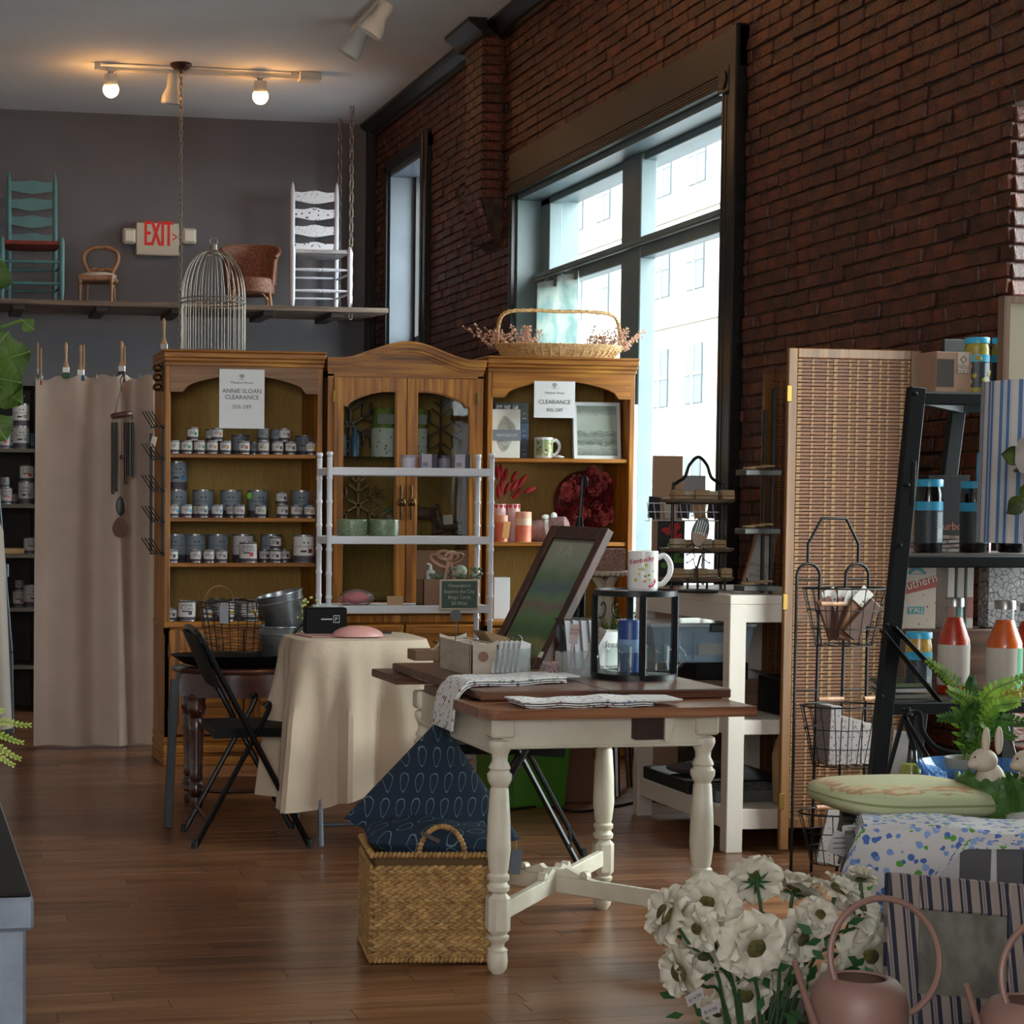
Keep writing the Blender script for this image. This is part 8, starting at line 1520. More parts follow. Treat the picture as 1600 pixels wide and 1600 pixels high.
a = P(1540,880,YLR-.12); b = MB(); b.box(a.x,a.x+.2,YLR-.13,YLR-.08,zr_,a.z,.006); b.thing('printed_pouch',print_mat('sketch_print','#7d7876',['#3d3c40','#5a5a5e','#9a9590'],70,.6,.3,lines='#3a3a3e'),'grey sketch-printed pouch at the back right of the ladder shelf','pouch')
for k in range(3): b = MB(); x_ = P(1372,1070,YLF+.1).x; b.grid(lambda u,v: (x_+.12*u+.06*v,YLF+.04+.22*v,z3_+.012+.014*k+.003*math.sin(8*v+k)),6,8,.01); b.thing('rolled_cloth',flat(('#7a7a70','#a39c98','#4d5a3c')[k],.8),'%s folded cloth overhanging the left end of the lowest shelf' % ('lowest','middle','topmost')[k],'cloth','cloths at the end of the ladder shelf')
b = MB(); bx0 = P(1472,530,YLR-.02); b.box(bx0.x,3.1,YLR-.03,YLR-.015,z1_,bx0.z,.003); b.thing('black_board',flat('#0e0b0b',.6),'black board standing at the back of the top ladder shelf','board')
cf = thing('framed_canvas','cream canvas in a wooden frame at the right edge, above the lampshade','picture frame',(P(1620,600,YLF+.05).x,YLF+.05,z1_)); a = P(1570,462,YLF+.05); w_ = .26; h_ = a.z-z1_; x_ = a.x-cf.location.x; b = MB(); b.ring([(x_,0),(x_+w_,0),(x_+w_,h_),(x_,h_)],[(x_+.018,.018),(x_+w_-.018,.018),(x_+w_-.018,h_-.018),(x_+.018,h_-.018)],.03); b.build('frame',wood('frame_brown','#5a4233','#6d5342','#806553','z'),cf,False); b = MB(); b.box(x_+.018,x_+w_-.018,.008,.02,.018,h_-.018); b.build('canvas',flat('#9a8f78',.8),cf,False)
# ================================================================== RIGHT FOREGROUND TABLE
ZD = .575; ydf = 3.74; AR = math.radians(-26); m_chk,nt,bs = _new('buffalo_check'); v = _coords(nt,(1,1,1)); sp = nt.nodes.new('ShaderNodeSeparateXYZ'); nt.links.new(v,sp.inputs[0]); acc = []
for ax in (0,1,2):
    a = nt.nodes.new('ShaderNodeMath'); a.operation = 'MULTIPLY'; a.inputs[1].default_value = 9; nt.links.new(sp.outputs[ax],a.inputs[0]); f = nt.nodes.new('ShaderNodeMath'); f.operation = 'FRACT'; nt.links.new(a.outputs[0],f.inputs[0]); g = nt.nodes.new('ShaderNodeMath'); g.operation = 'GREATER_THAN'; g.inputs[1].default_value = .5; nt.links.new(f.outputs[0],g.inputs[0]); acc.append(g.outputs[0])
s1 = nt.nodes.new('ShaderNodeMath'); nt.links.new(acc[0],s1.inputs[0]); nt.links.new(acc[1],s1.inputs[1]); hf = nt.nodes.new('ShaderNodeMath'); hf.operation = 'MULTIPLY'; hf.inputs[1].default_value = .5; nt.links.new(s1.outputs[0],hf.inputs[0])
o_ = _ramp(nt,hf.outputs[0],[(0,'#101012'),(.4,'#4a484a'),(.9,'#a8a4a2')]); nt.nodes[-1].color_ramp.interpolation = 'CONSTANT'; nt.links.new(o_,bs.inputs['Base Color']); bs.inputs['Roughness'].default_value = .85
dx0 = G(1352,1312,ZD).x; RD = Matrix.Translation((dx0,ydf,0)) @ Matrix.Rotation(AR,4,'Z') @ Matrix.Translation((-dx0,-ydf,0)); dst = thing('display_table','low display table under the black and white check cloth','table',(dx0+.4,4.1,0)); b = MB(); b.box(dx0+.01,dx0+.9,ydf+.01,4.52,ZD-.03,ZD-.004,.004,RD); b.build('tabletop',m_cons,dst)
for x_ in (dx0+.03,dx0+.86):
    for y_ in (ydf+.05,4.46): b = MB(); b.box(x_,x_+.04,y_,y_+.04,0,ZD-.03,.003,RD); b.build('leg',m_cons,dst)
b = MB()
def chk(u,v):      # u across from left hem, v from front hem to back
    s = -.14+1.1*u; t = -.12+.93*v; x = dx0+max(s,0)-.012*math.sin(min(0,s)*20)*(s < 0); y = ydf+max(t,0); dz = min(0,s)+min(0,t)*(1 if s > 0 else .3)
    return (x-(.03*math.sin(9*v*6)*-min(0,s)*2 if s < 0 else 0)-(.02 if s < 0 else 0),y-(.02 if t < 0 else 0)+.02*math.sin(30*u)*min(0,t),ZD+.002+max(-.3,dz))
b.grid(chk,48,40,.002,RD); b.thing('check_tablecloth',m_chk,'black and white buffalo check cloth on the low display table','tablecloth',base=(dx0+.4,4.1,ZD))
# green lumbar pillow
pa,pb2 = P(1273,1262,4.0),P(1530,1262,4.0); Lp = (pb2.x-pa.x)/2; cxp = (pa.x+pb2.x)/2; lp_ = thing('lumbar_pillow','sage green linen pillow with a printed brown horse lying on the check cloth','pillow',(cxp,3.98,ZD+.002)); hp2 = (P(1400,1216,4.0).z-ZD)/2
def lump(d): return 1
b = MB(); sgn = lambda x,p: math.copysign(abs(x)**p,x); b.ell((0,0,0),(1,1,1),40,20); b.v = [Vector((Lp*sgn(p.x,.62),.15*sgn(p.y,.7),hp2+hp2*sgn(p.z,.6)*(1-.25*abs(p.x)**3)-.012*(p.x+.0)*abs(p.x))) for p in b.v]; keep = [q for q in b.f]
def linen():
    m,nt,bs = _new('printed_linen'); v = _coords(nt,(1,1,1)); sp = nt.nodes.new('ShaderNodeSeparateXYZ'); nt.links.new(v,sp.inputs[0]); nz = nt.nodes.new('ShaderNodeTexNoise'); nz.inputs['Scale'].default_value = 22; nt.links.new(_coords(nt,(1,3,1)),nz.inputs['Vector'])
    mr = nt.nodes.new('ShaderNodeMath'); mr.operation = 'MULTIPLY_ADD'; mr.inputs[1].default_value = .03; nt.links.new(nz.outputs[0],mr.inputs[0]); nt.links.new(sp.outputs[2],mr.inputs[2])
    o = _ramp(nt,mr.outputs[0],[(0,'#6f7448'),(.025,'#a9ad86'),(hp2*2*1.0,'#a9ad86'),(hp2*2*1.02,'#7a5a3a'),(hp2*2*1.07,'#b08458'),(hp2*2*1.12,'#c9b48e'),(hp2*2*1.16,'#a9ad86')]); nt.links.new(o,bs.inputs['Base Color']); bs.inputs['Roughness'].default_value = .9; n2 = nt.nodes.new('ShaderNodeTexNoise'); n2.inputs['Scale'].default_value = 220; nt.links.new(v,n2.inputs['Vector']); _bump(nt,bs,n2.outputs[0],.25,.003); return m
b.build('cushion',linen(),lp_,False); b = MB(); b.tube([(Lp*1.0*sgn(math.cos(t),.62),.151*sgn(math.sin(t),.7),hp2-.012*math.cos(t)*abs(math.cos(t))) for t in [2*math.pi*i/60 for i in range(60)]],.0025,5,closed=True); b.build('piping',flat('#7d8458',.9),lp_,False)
for (px,py,w_,h_,rz) in ((1344,1298,.085,.028,-.05),(1312,1318,.045,.05,.35),(1393,1276,.026,.012,0)):
    q = P(px,py,3.815 if px != 1393 else 3.825); b = MB(); b.cbox((q.x-cxp,q.y-3.98,q.z-ZD-.002),(w_,.0015,h_),.0005,(.1,rz,0)); lt = b.build('care_label',flat('#a8a4a0',.8),lp_,False); b = MB(); [b.box(q.x-cxp-w_*.36,q.x-cxp+w_*.36,q.y-3.9825,q.y-3.982,q.z-ZD-.002+h_*(.25-.22*k)-.001,q.z-ZD-.002+h_*(.25-.22*k)+.001) for k in range(3)]; b.build('label_text',flat('#55524f'),lt,False) if w_ > .03 else None
# hydrangea towels
m_hyd = print_mat('hydrangea_print','#b9b5b2',['#3f5f9a','#5d7cb0','#7d95bf','#4f8a2f','#6d88bd','#3f5f9a','#b9b5b2','#b9b5b2'],60,.85,.45); px0 = G(1350,1410,.45); xl_2,xr_2 = G(1365,1300,ZD).x-.02,G(1365,1300,ZD).x+.42
for k in range(5):
    def tw(u,v,k=k):      # u along the table front, v from the hanging hem to the back fold
        h = max(0,min(1,(.62-u)/.3)); h = h*h*(3-2*h); hang = .015+.15*h*(1-.03*k); a = -hang+(hang+.17)*v
        x = dx0+.0+.36*u-.05*h*max(0,-a)/.15+.004*k; y = ydf-.026+max(a,0)-.0022*k*(a < 0)+.006*math.sin(14*u)*(a < 0); z = ZD+.006+.0065*k+min(0,a)+.003*math.sin(9*u+k)
        return RD @ Vector((x,y,z))
    b = MB(); b.grid(tw,30,16,.004); b.thing('hydrangea_towel',m_hyd,'%s blue hydrangea tea towel in the folded stack' % ('lowest','second lowest','middle','second highest','topmost')[k],'tea towel','stack of hydrangea towels')
# blue glass bowl, fern, bunnies
YBW = 4.2; cxb = P(1532,1200,YBW).x; m_bg = glass('blue_glass','#cfe4f7',rough=.05,opac=.3,body='#6f9cd0',ior=1.4); bw = thing('hobnail_bowl','pale blue hobnail glass bowl holding the potted fern','bowl',(cxb,YBW,ZD+.002)); hb2 = P(1532,1194,YBW).z-ZD; rB = .145
b = MB(); b.lathe([(0,.004),(.06,.0),(.075,.004),(rB*.8,hb2*.4),(rB*.95,hb2*.8),(rB,hb2),(rB-.005,hb2),(rB*.9,hb2*.75),(rB*.74,hb2*.4),(.06,.012),(0,.01)],48); b.build('bowl',m_bg,bw,False); b = MB()
for k in range(60):
    for j in range(2): a = 2*math.pi*k/60; r_ = rB*(.985-.03*j); b.ell((r_*math.cos(a),r_*math.sin(a),hb2*(.9-.1*j)),.0038,6,4)
for k in range(12):
    a = 2*math.pi*(k+.5)/12
    for r2 in (.026,.014): b.tube([(rB*(.9+.03)*math.cos(a+r2*math.cos(t)/rB),rB*.93*math.sin(a+r2*math.cos(t)/rB),hb2*.5+r2*math.sin(t)) for t in [2*math.pi*i/14 for i in range(14)]],.002,4,closed=True)
o = b.build('hobnails',m_bg,bw,False); o['kind'] = 'stuff'
fpz = ZD+.014; fr2 = thing('fern_pot','bright green potted fern standing in the blue glass bowl','plant',(P(1515,1200,YBW).x,YBW,fpz)); hpz = P(1515,1184,YBW).z-fpz; b = MB(); b.lathe([(0,0),(.045,0),(.058,hpz-.004),(.058,hpz),(.052,hpz),(.05,hpz-.012),(0,hpz-.014)],28); b.build('pot',mat('speckled_clay','#8d8a80',.7),fr2,False); q = random.Random(21)
m_lf = [sheer('fern_leaf_%d' % k,a,c,40,.4) for k,(a,c) in enumerate((('#567f1c','#7f9f38'),('#2c5414','#476f26'),('#8ba23c','#aab95c')))]
fronds = [((-.115,.0,.235),0),((-.09,-.05,.17),0),((.11,-.05,.2),0),((.16,-.02,.17),2),((.02,.03,.19),1),((-.03,-.06,.14),1),((.07,-.08,.14),0),((-.1,-.03,.1),1),((.12,-.06,.09),1),((.05,-.1,.06),1),((-.06,-.09,.06),1),((.19,.0,.15),2),((-.02,-.1,.08),0),((.09,.02,.16),2)]
for (tip,mi) in fronds:
    tip = Vector(tip); c0 = Vector((q.uniform(-.02,.02),q.uniform(-.02,.02),hpz-.01)); mid = c0.lerp(tip+Vector((0,0,hpz)),.5)+Vector((-tip.x*.25,0,.05)); spn = smooth_path([c0,mid,tip+Vector((0,0,hpz))],9); b = MB(); b.tube(spn,[.0018]*len(spn),5); n = len(spn)
    for i in range(2,n):
        t = i/(n-1); d = (spn[i]-spn[i-1]).normalized(); sd = d.cross(Vector((0,-1,.3))).normalized(); L = .042*(1-.72*t)*(.5+.5*min(1,t*4))
        for s in (-1,1):
            a0 = spn[i]; dd = (sd*s+d*.45).normalized(); nn = dd.cross(d).normalized()*.003; w_ = d*.0075
            b.add([a0,a0+dd*L*.3+w_*.9+nn,a0+dd*L*.7+w_*.6,a0+dd*L,a0+dd*L*.65-w_*.5,a0+dd*L*.3-w_*.7+nn],[(0,1,2,3,4,5)])
    b.build('frond',m_lf[mi],fr2,False)
m_bun = mat('ivory_bisque','#b5a794',.6); m_cab = mat('cabbage_glaze','#2c4a1c',.45,col2='#44682a',scale=26,bump=.4,bscale=60)
for i,(px,py,sc,Yb) in enumerate(((1546,1282,1.3,3.92),(1612,1290,1.3,3.88))):
    p = P(px,py,Yb); r = thing('bunny_figurine',('ivory bunny sitting in a green cabbage beside the blue bowl','second cabbage bunny at the right edge of the picture')[i],'figurine',(p.x,Yb,ZD+.003),-.5); k = sc
    for j in range(7): a = 2*math.pi*j/7; T_ = Matrix.Rotation(a,4,'Z') @ Matrix.Translation((.03*k,0,0)) @ Matrix.Rotation(.28,4,'Y'); b = MB(); b.grid(lambda u,v: (.012*math.cos((u-.5)*2)*k-.006*v*k,(u-.5)*.07*k*math.sin(.5+1.9*v),v*.075*k+.004*math.sin(14*u)*v*k),8,6,.003,T_); b.build('cabbage_leaf',m_cab,r,False)
    b = MB(); b.ell((0,0,.05*k),(.027*k,.024*k,.045*k),16,12); b.ell((-.012*k,-.008*k,.098*k),(.023*k,.02*k,.021*k),16,12); b.ell((-.028*k,-.016*k,.092*k),(.011*k,.01*k,.009*k),10,8)
    for s in (-1,1): b.ell((.002+s*.011*k,s*.011*k,.132*k),(.007*k,.007*k,.025*k),10,8)
    b.build('bunny',m_bun,r,False); b = MB(); b.ell((-.026*k,-.02*k,.104*k),.0028*k,8,6); b.ell((-.03*k,.006*k,.104*k),.0028*k,8,6); b.build('eyes',flat('#1a1210',.2),r,False)
# iron bookstand, bottle, paper behind
YI = 4.5; ist = thing('iron_easel','black iron stand with wing nut and curved arm behind the fern','stand',(P(1425,1215,YI).x,YI,ZD)); ap = P(1412,1118,YI)
for (px,py) in ((1384,1250),(1442,1250),(1468,1240)): q = P(px,py,YI); b = MB(); b.beam(Vector((q.x,YI+.0*px,ZD+.003)),ap,.009,.012,.002,up=(0,1,0)); b.build('leg',m_lad,ist)
b = MB(); b.tube(smooth_path([ap,P(1436,1114,YI),P(1440,1140,YI),P(1462,1168,YI),P(1500,1178,YI),P(1560,1180,YI)],6),.005,6,flatten=1.6); b.build('curved_arm',m_lad,ist); b = MB(); b.lathe([(0,0),(.012,0),(.012,.006),(.006,.008),(.006,.02),(0,.02)],12,Matrix.Translation(ap+Vector((.012,0,.0)))); b.cbox(ap+Vector((.014,0,.012)),(.04,.004,.008),.002,(0,.2,0)); b.build('wing_nut',m_lad,ist)
b = MB(); b.beam(P(1568,1118,YI),Vector((P(1586,1190,YI).x,YI,ZD+.05)),.009,.012,.002,up=(0,1,0)); b.build('brace',mat('steel_strip','#6d737a',.3,.8),ist)
q = P(1427,1215,YI+.0); yb_ = thing('cordial_bottle','small clear bottle of pale yellow liquid under the iron stand','bottle',(P(1424,1215,4.42).x,4.42,ZD+.003)); b = MB(); b.lathe([(0,0),(.028,0),(.03,.01),(.022,.05),(0,.05)],18); b.build('liquid',flat('#8a8a2c',.3),yb_,False); b = MB(); b.lathe([(.031,0),(.031,.02),(.014,.06),(.012,.085),(0,.086)],18); b.build('glass',m_clr,yb_,False)
b = MB(); q = P(1400,1160,4.5); b.cbox((q.x+.02,4.52,ZD+.064),(.045,.004,.12),.001,(-.06,.15,0)); b.thing('white_card',flat('#a39d99',.7),'white card standing behind the iron stand','card')
# striped lampshade and magnolia
YLM = 3.85; rl = .14; cl = P(1546,720,YLM); cxl = cl.x+rl*1.0; lm = thing('striped_lamp','table lamp with blue and white striped drum shade at right edge','lamp',(cxl,YLM,ZD+.003)); m_st,nt,bs = _new('ticking_stripe'); v = _coords(nt,(1,1,1)); sp = nt.nodes.new('ShaderNodeSeparateXYZ'); nt.links.new(v,sp.inputs[0]); at2 = nt.nodes.new('ShaderNodeMath'); at2.operation = 'ARCTAN2'; nt.links.new(sp.outputs[1],at2.inputs[0]); nt.links.new(sp.outputs[0],at2.inputs[1]); mu = nt.nodes.new('ShaderNodeMath'); mu.operation = 'MULTIPLY'; mu.inputs[1].default_value = 3.0; nt.links.new(at2.outputs[0],mu.inputs[0]); f = nt.nodes.new('ShaderNodeMath'); f.operation = 'FRACT'; nt.links.new(mu.outputs[0],f.inputs[0])
o_ = _ramp(nt,f.outputs[0],[(0,'#b5b0ab'),(.22,'#46688f'),(.42,'#b5b0ab'),(.47,'#6d88a8'),(.5,'#b5b0ab'),(.55,'#6d88a8'),(.58,'#b5b0ab'),(.63,'#3f608a'),(.8,'#b5b0ab'),(.85,'#7d93ae'),(.88,'#b5b0ab')]); nt.nodes[-1].color_ramp.interpolation = 'CONSTANT'; nt.links.new(o_,bs.inputs['Base Color']); bs.inputs['Roughness'].default_value = .85
z0_,z1_2 = P(1570,850,YLM).z-ZD,P(1570,598,YLM).z-ZD; b = MB(); b.lathe([(rl*1.03,z0_),(rl,z1_2),(rl-.003,z1_2),(rl*1.03-.003,z0_)],60); b.build('shade',m_st,lm,False); b = MB(); b.lathe([(0,0),(.07,0),(.072,.012),(.02,.03),(.016,.1),(.016,.16),(.012,z0_-.02),(.008,z0_),(.008,z0_+.1),(0,z0_+.1)],28); b.build('lamp_base',m_china,lm,False)
mgs = thing('magnolia_branch','white magnolia bloom with dark green leaves before the striped lampshade','flower',(P(1640,900,3.6).x,3.6,ZD+.003)); b = MB(); b.tube(smooth_path([(0,0,0),(-.01,0,.3),P(1612,760,3.6)-mgs.location,P(1585,735,3.6)-mgs.location],6),.004,6); b.build('stem',flat('#4a3a2a',.7),mgs,False)
for (px,py,an,L) in ((1583,712,-1.45,.05),(1588,790,-2.3,.05),(1606,770,.6,.045)):
    c = P(px,py,3.6)-mgs.location; b = MB(); T_ = Matrix.Translation(c) @ Matrix.Rotation(an,4,'Y'); b.grid(lambda u,v: ((u-.5)*.04*math.sin(math.pi*min(1,v*.97+.03)),.006*math.cos((u-.5)*3),(v-.5)*L),6,10,.001,T_); b.build('leaf',sheer('magnolia_leaf','#38451f','#56662e',20,.25),mgs,False)
for k in range(6): a = 2*math.pi*k/6; c = P(1612,712,3.6)-mgs.location; b = MB(); b.grid(lambda u,v: ((u-.5)*.05*math.sin(.3+2.4*v),-.02*v*v,v*.05),5,5,.001,Matrix.Translation(c) @ Matrix.Rotation(a,4,'Y')); b.build('petal',flat('#b5aca4',.7),mgs,False)

# ================================================================== LOW FRONT TABLE: FRAME, CANS, FLOWERS
ZQ = .345; lt0 = thing('low_bench','low dark bench carrying the watering cans at the bottom right','bench',(2.0,3.0,0)); b = MB(); b.box(1.6,2.5,2.4,3.42,ZQ-.03,ZQ,.004); b.build('bench_top',m_dk,lt0)
for x_ in (1.63,2.4):
    for y_ in (2.45,3.32): b = MB(); b.box(x_,x_+.05,y_,y_+.05,0,ZQ-.03,.003); b.build('leg',m_dk,lt0)
YFm = 3.12; c1 = P(1452,1357,YFm+.05); c0 = P(1398,1640,YFm-.03); sfm = thing('striped_photo_frame','navy and cream striped photo frame leaning at the bottom right corner','picture frame',(c0.x,YFm,ZQ+.002)); Hh = c1.z-ZQ; T_ = Matrix.Translation((0,.0,0)) @ Matrix.Rotation(math.radians(-12),4,'X') @ Matrix.Rotation(.11,4,'Y'); Wd = .3; fw2 = .062
m_sx = stripes('navy_cream_stripe',[(0,'#83766c'),(.3,'#1c1d30'),(.42,'#83766c'),(.5,'#57515c'),(.56,'#83766c'),(.64,'#1c1d30'),(.86,'#83766c')],0,26)
for (x0_,x1_,za_,zb3) in ((0,fw2,0,Hh),(Wd-fw2,Wd,0,Hh),(fw2,Wd-fw2,0,fw2),(fw2,Wd-fw2,Hh-fw2,Hh)): b = MB(); b.box(x0_,x1_,0,.02,za_,zb3,.003,T_); b.build('frame_rail',m_sx,sfm,False)
b = MB(); b.box(fw2,Wd-fw2,.008,.014,fw2,Hh-fw2,0,T_); b.build('photo_print',mat('grey_orchid_photo','#6d6462',.3,col2='#8f8784',scale=9,stretch=(3,1,2)),sfm,False); b = MB(); b.box(fw2,Wd-fw2,.004,.006,fw2,Hh-fw2,0,T_); b.build('glazing',m_cabglass,sfm,False)
m_can = mat('speckled_blush_enamel','#745549',.5,col2='#7c5d52',scale=300,lo=.3,hi=.35)
def wcan(label,loc):
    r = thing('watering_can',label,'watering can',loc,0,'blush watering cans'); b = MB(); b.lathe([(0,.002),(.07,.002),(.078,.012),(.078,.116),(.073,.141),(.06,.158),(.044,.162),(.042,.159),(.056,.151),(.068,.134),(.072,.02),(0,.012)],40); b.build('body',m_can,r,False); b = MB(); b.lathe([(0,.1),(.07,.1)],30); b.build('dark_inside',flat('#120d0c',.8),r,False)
    b = MB(); b.tube([(.0+.096*math.cos(t)+.045,-.0+.02*math.sin(t),.191+.094*math.sin(t)) for t in [math.radians(-72+275*i/40) for i in range(41)]],.0055,8); b.build('hoop_handle',m_can,r,False)
    b = MB(); b.tube([(-.07,-.01,.06),(-.1,-.02,.126),(-.128,-.028,.198)],[.008,.006,.005],10); b.build('spout',m_can,r,False); return r
YWc = 2.86; wl = P(1341,1600,YWc); w1 = wcan('blush speckled watering can with round hoop handle in front of the flowers',(wl.x,YWc,ZQ+.001)); w2 = dup(w1,(P(1587,1600,2.72).x,2.68,ZQ+.001),0,'second blush watering can cut off by the lower right corner')
# bouquet
YFl = 3.2; fv = thing('flower_bucket','dark bucket hidden under the white flowers','bucket',(P(1190,1600,YFl).x,YFl,0)); b = MB(); b.lathe([(0,0),(.09,0),(.12,.26),(.124,.265),(.115,.26),(.085,.01),(0,.01)],28); b.build('pail',flat('#20201f',.5),fv,False)
bq = thing('anemone_bouquet','bunch of white silk anemones with green stems and price tags','flowers',(fv.location.x,YFl,.03)); m_pet = sheer('cream_petal','#c2b9a2','#cfc8b6',30,.3); m_ctr = mat('olive_flower_centre','#3d3a14',.9,col2='#5c5620',scale=120,bump=.8,bscale=200); m_sep = flat('#1f4a1e',.7); m_stm = flat('#24401c',.7)
pmesh2 = []
for s in range(4):
    q = random.Random(s+40); ph = q.uniform(0,6); b = MB(); b.grid(lambda u,v: ((.012+.046*v),(u-.5)*.06*math.sin(math.pi*(.14+.78*v))**.7*(1+.06*math.sin(6*u+ph)),.008*math.sin(1.3*v*2)-.006*v+.006*math.sin(11*u+ph)*v*v),8,7,.0); me = b.mesh('petal'); me.materials.append(m_pet); pmesh2.append(me)
fl = [(1040,1428,-90,20,1.0),(1106,1412,-40,10,1.05),(1180,1372,170,25,.9),(1242,1385,120,60,1.05),(1178,1478,0,-5,1.15),(1250,1464,15,-10,1.0),(1357,1492,5,-5,1.15),(1163,1552,-8,-20,1.05),(1062,1520,-80,-15,.95),(1100,1490,-20,-25,.8),(1340,1420,30,40,1.0),(1150,1395,0,80,.6),(1310,1390,60,60,.85),(1290,1540,20,-25,.9),(1235,1530,-30,-30,.8),(1385,1540,40,-20,.9),(1092,1450,-60,0,.8),(1280,1430,0,30,.7),(1345,1370,150,60,.6),(1120,1580,-40,-40,.7)]
bl0 = root_loc(bq); q = random.Random(77)
for i,(px,py,yaw_,el,sc) in enumerate(fl):
    Yi = YFl-.09+.05*((i*5) % 4)-(.06 if i in (4,7) else 0)+(.06 if i in (6,10,12,15,18) else 0); c = P(px,py,Yi)-bl0; yr,er = math.radians(yaw_),math.radians(el); nrm = Vector((math.sin(yr)*math.cos(er),-math.cos(yr)*math.cos(er),math.sin(er))); rot = nrm.to_track_quat('Z','Y').to_euler()
    b = MB(); b.lathe([(0,.013),(.012,.012),(.019,.006),(.02,0),(.013,-.006),(0,-.008)],16); f_ = b.build('flower',m_ctr,bq,False); f_.location = c; f_.rotation_euler = rot; f_.scale = (sc*.96,)*3
    for k in range(13):
        o = bpy.data.objects.new('petal',pmesh2[(k+i) % 4]); COL.objects.link(o); o.parent = f_; ring = 0 if k < 7 else 1; a = 2*math.pi*(k/7 if ring == 0 else (k-7)/6+.08); o.rotation_euler = (q.uniform(-.15,.15),(.05 if ring == 0 else -.45)+q.uniform(-.15,.15),a); o.scale = (1.0 if ring == 0 else .8,)*3; o.location = (0,0,-.004 if ring == 0 else .0)
    b = MB()
    for k in range(8): a = 2*math.pi*k/8; c_,s_ = math.cos(a),math.sin(a); b.add([(0,0,-.014),(.014*c_-.004*s_,.014*s_+.004*c_,-.014),(.034*c_,.034*s_,-.013+.004*(k % 2)),(.014*c_+.004*s_,.014*s_-.004*c_,-.014)],[(0,1,2,3)])
    b.build('sepals',m_sep,f_,False)
    e = Vector((q.uniform(-.05,.05),q.uniform(-.04,.04),.02)); b = MB(); b.tube(smooth_path([c-nrm*.01,c-nrm*.05-Vector((0,0,.04)),c*.45+Vector((0,0,.16)),e],5),.0032,6); b.build('stem',m_stm,bq,False)
b = MB()
for k in range(70):
    c = Vector((q.uniform(-.16,.2),q.uniform(-.1,.1),q.uniform(.22,.5))); d = Vector((q.gauss(0,1),q.gauss(0,.6),q.gauss(0,.6))).normalized()*.035; w_ = d.cross(Vector((0,1,.3))).normalized()*.009; b.add([c,c+d*.4+w_,c+d,c+d*.4-w_],[(0,1,2,3)])
o = b.build('foliage',m_sep,bq,False); o['kind'] = 'stuff'
for k,(px,py,an) in enumerate(((1086,1558,-.45),(1110,1578,-.3))): p = P(px,py,YFl-.14)-bl0; b = MB(); b.cbox(p,(.036,.001,.022),.0004,(.2,an,.1)); t_ = b.build('price_tag',flat('#a39d9a',.7),bq,False); b = MB(); b.text('$14.99',.009,Matrix.Translation(p+Vector((0,-.003,-.003))) @ Matrix.Rotation(an,4,'Y')); b.build('tag_text',flat('#3a3a3a'),t_,False)

# ================================================================== LEFT FOREGROUND
ZCn = .75; ck_ = G(48,1395,ZCn); cn = thing('painted_counter','dark-topped counter with chipped grey-blue edge at the lower left','counter',(ck_.x-.3,ck_.y+.4,0)); m_gb = mat('chipped_grey_blue','#5d6672',.6,col2='#747d88',scale=9,bump=.2)
b = MB(); b.box(-.9,ck_.x,ck_.y,ck_.y+1.0,ZCn-.006,ZCn,.002); b.build('black_top',mat('black_lacquer','#07090b',.18),cn); b = MB(); b.box(-.9,ck_.x+.004,ck_.y-.004,ck_.y+1.004,ZCn-.05,ZCn-.006,.004); b.build('edge_moulding',m_gb,cn)
b = MB(); b.box(-.9,ck_.x-.03,ck_.y+.03,ck_.y+.98,.0,ZCn-.05,.003); b.build('carcass',mat('dark_slate_panel','#14171c',.5),cn); b = MB(); b.box(ck_.x-.05,ck_.x-.006,ck_.y+.006,ck_.y+.05,.12,ZCn-.05,.004); b.build('corner_post',m_gb,cn); b = MB(); b.box(ck_.x-.05,ck_.x-.016,ck_.y+.01,ck_.y+.045,0,.12,.003); b.build('foot',wood('bare_foot','#5c4630','#75593e','#8a6c4e','z'),cn)
ff = thing('fiddle_leaf_fig','fiddle-leaf fig with big glossy leaves at the left edge','plant',(.03,3.85,0)); b = MB(); b.lathe([(0,0),(.12,0),(.15,.26),(.14,.26),(0,.24)],24); b.build('pot',flat('#4a4038',.7),ff,False); b = MB(); b.tube(smooth_path([(0,0,.2),(.03,0,.8),(0,.02,1.5),(.03,0,2.0)],6),.014,8); b.build('trunk',flat('#4a3a28',.8),ff,False)
m_fl = sheer('fig_leaf','#334f10','#4d6c1c',9,.35)
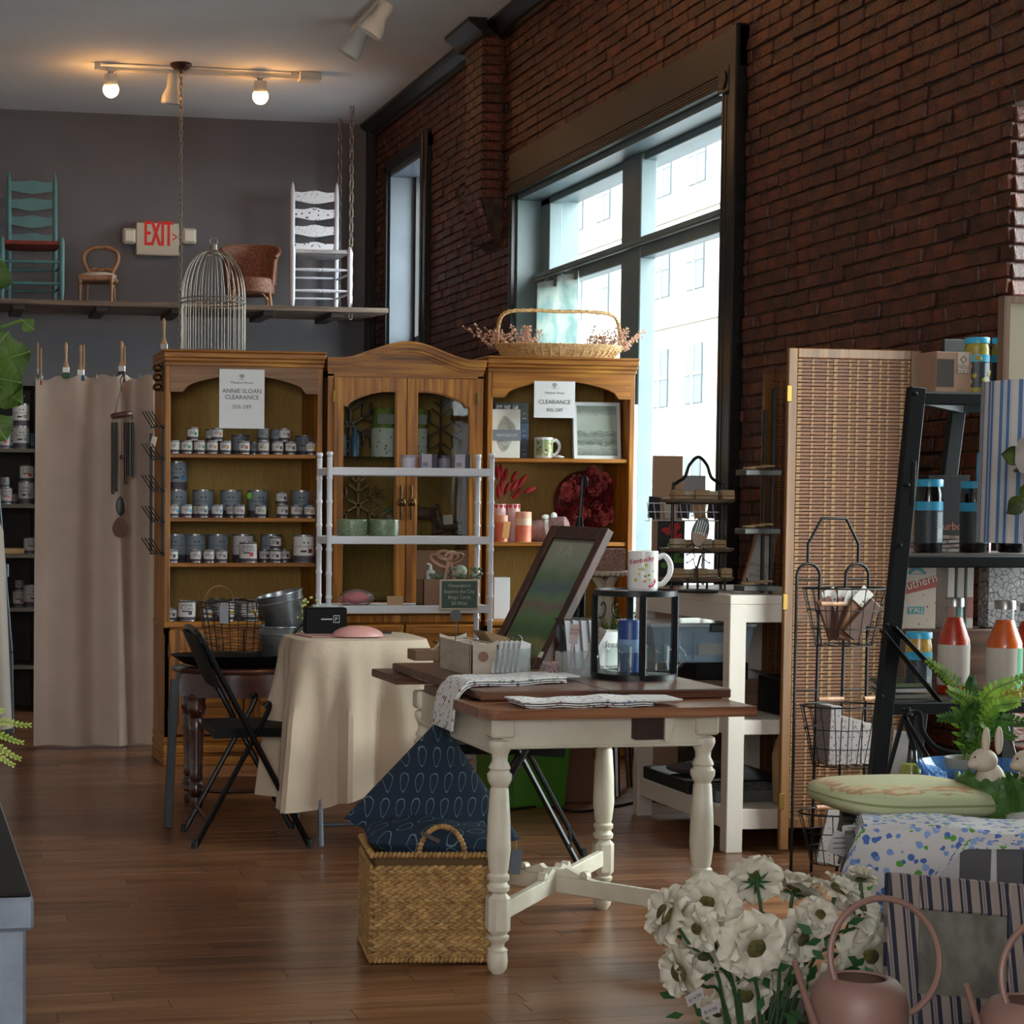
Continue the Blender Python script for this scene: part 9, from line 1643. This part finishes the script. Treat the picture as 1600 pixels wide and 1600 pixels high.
for i,(px,py,an,L,tw_,tl) in enumerate(((-8,430,.3,.07,.8,.2),(16,560,1.25,.088,.5,.5),(-4,540,.7,.07,.8,.1),(18,618,2.2,.06,.6,-.3),(2,592,1.8,.09,.3,.6),(44,508,2.3,.03,.3,.2),(-2,668,2.6,.06,.6,.1),(-40,500,.3,.1,.5,.2))):
    c = P(px,py,3.8)-ff.location; b = MB(); T_ = Matrix.Translation(c) @ Matrix.Rotation(an,4,'Y') @ Matrix.Rotation(tl,4,'X'); b.grid(lambda u,v: ((u-.5)*L*.85*(math.sin(math.pi*min(1,.06+.94*v))**.6)*(1-.25*math.cos(2*math.pi*v)),L*(.1*abs(u-.5)**1.2+.03*math.sin(9*v)*(abs(u-.5)*2)),(v-.5)*L),12,16,.001,T_); lf_ = b.build('leaf',m_fl,ff,False); b = MB(); b.tube([T_ @ Vector((0,-.001,(v-.5)*L)) for v in (0,.25,.5,.75,1)],.0018,5)
    for k in range(4):
        for s in (-1,1): b.tube([T_ @ Vector((0,-.001,(-.35+.2*k)*L)),T_ @ Vector((s*.26*L,.008*L,(-.22+.2*k)*L))],.0008,4)
    b.build('veins',flat('#4f6a24',.6),lf_,False); b = MB(); b.tube([T_ @ Vector((0,0,-.5*L)),Vector((.01,.01,c.z-.06))],.003,5); b.build('petiole',flat('#4f6a28',.7),ff,False)
fe = thing('fern_sprig','light green fern sprig reaching in at the lower left edge','plant',(ck_.x-.12,ck_.y+.12,ZCn+.001)); b = MB(); b.lathe([(0,0),(.05,0),(.06,.08),(0,.08)],20); b.build('pot',flat('#5a5a55',.7),fe,False)
for (px,py) in ((46,1133),(34,1160),(30,1185),(5,1110),(20,1195),(-30,1090)):
    tip = P(px,py,ck_.y+.1)-fe.location; spn = smooth_path([Vector((0,0,.08)),tip*.5+Vector((0,0,.1)),tip],10); b = MB(); b.tube(spn,.0012,4)
    for i in range(6,len(spn)):
        d = (spn[i]-spn[i-1]).normalized(); sd = d.cross(Vector((0,-1,0))).normalized()
        for s in (-1,1): a0 = spn[i]; dd = (sd*s+d*.6).normalized()*.014*(1.25-i/len(spn)); b.add([a0,a0+dd*.5+d*.003,a0+dd,a0+dd*.5-d*.003],[(0,1,2,3)])
    b.build('frond',m_lf[2],fe,False)
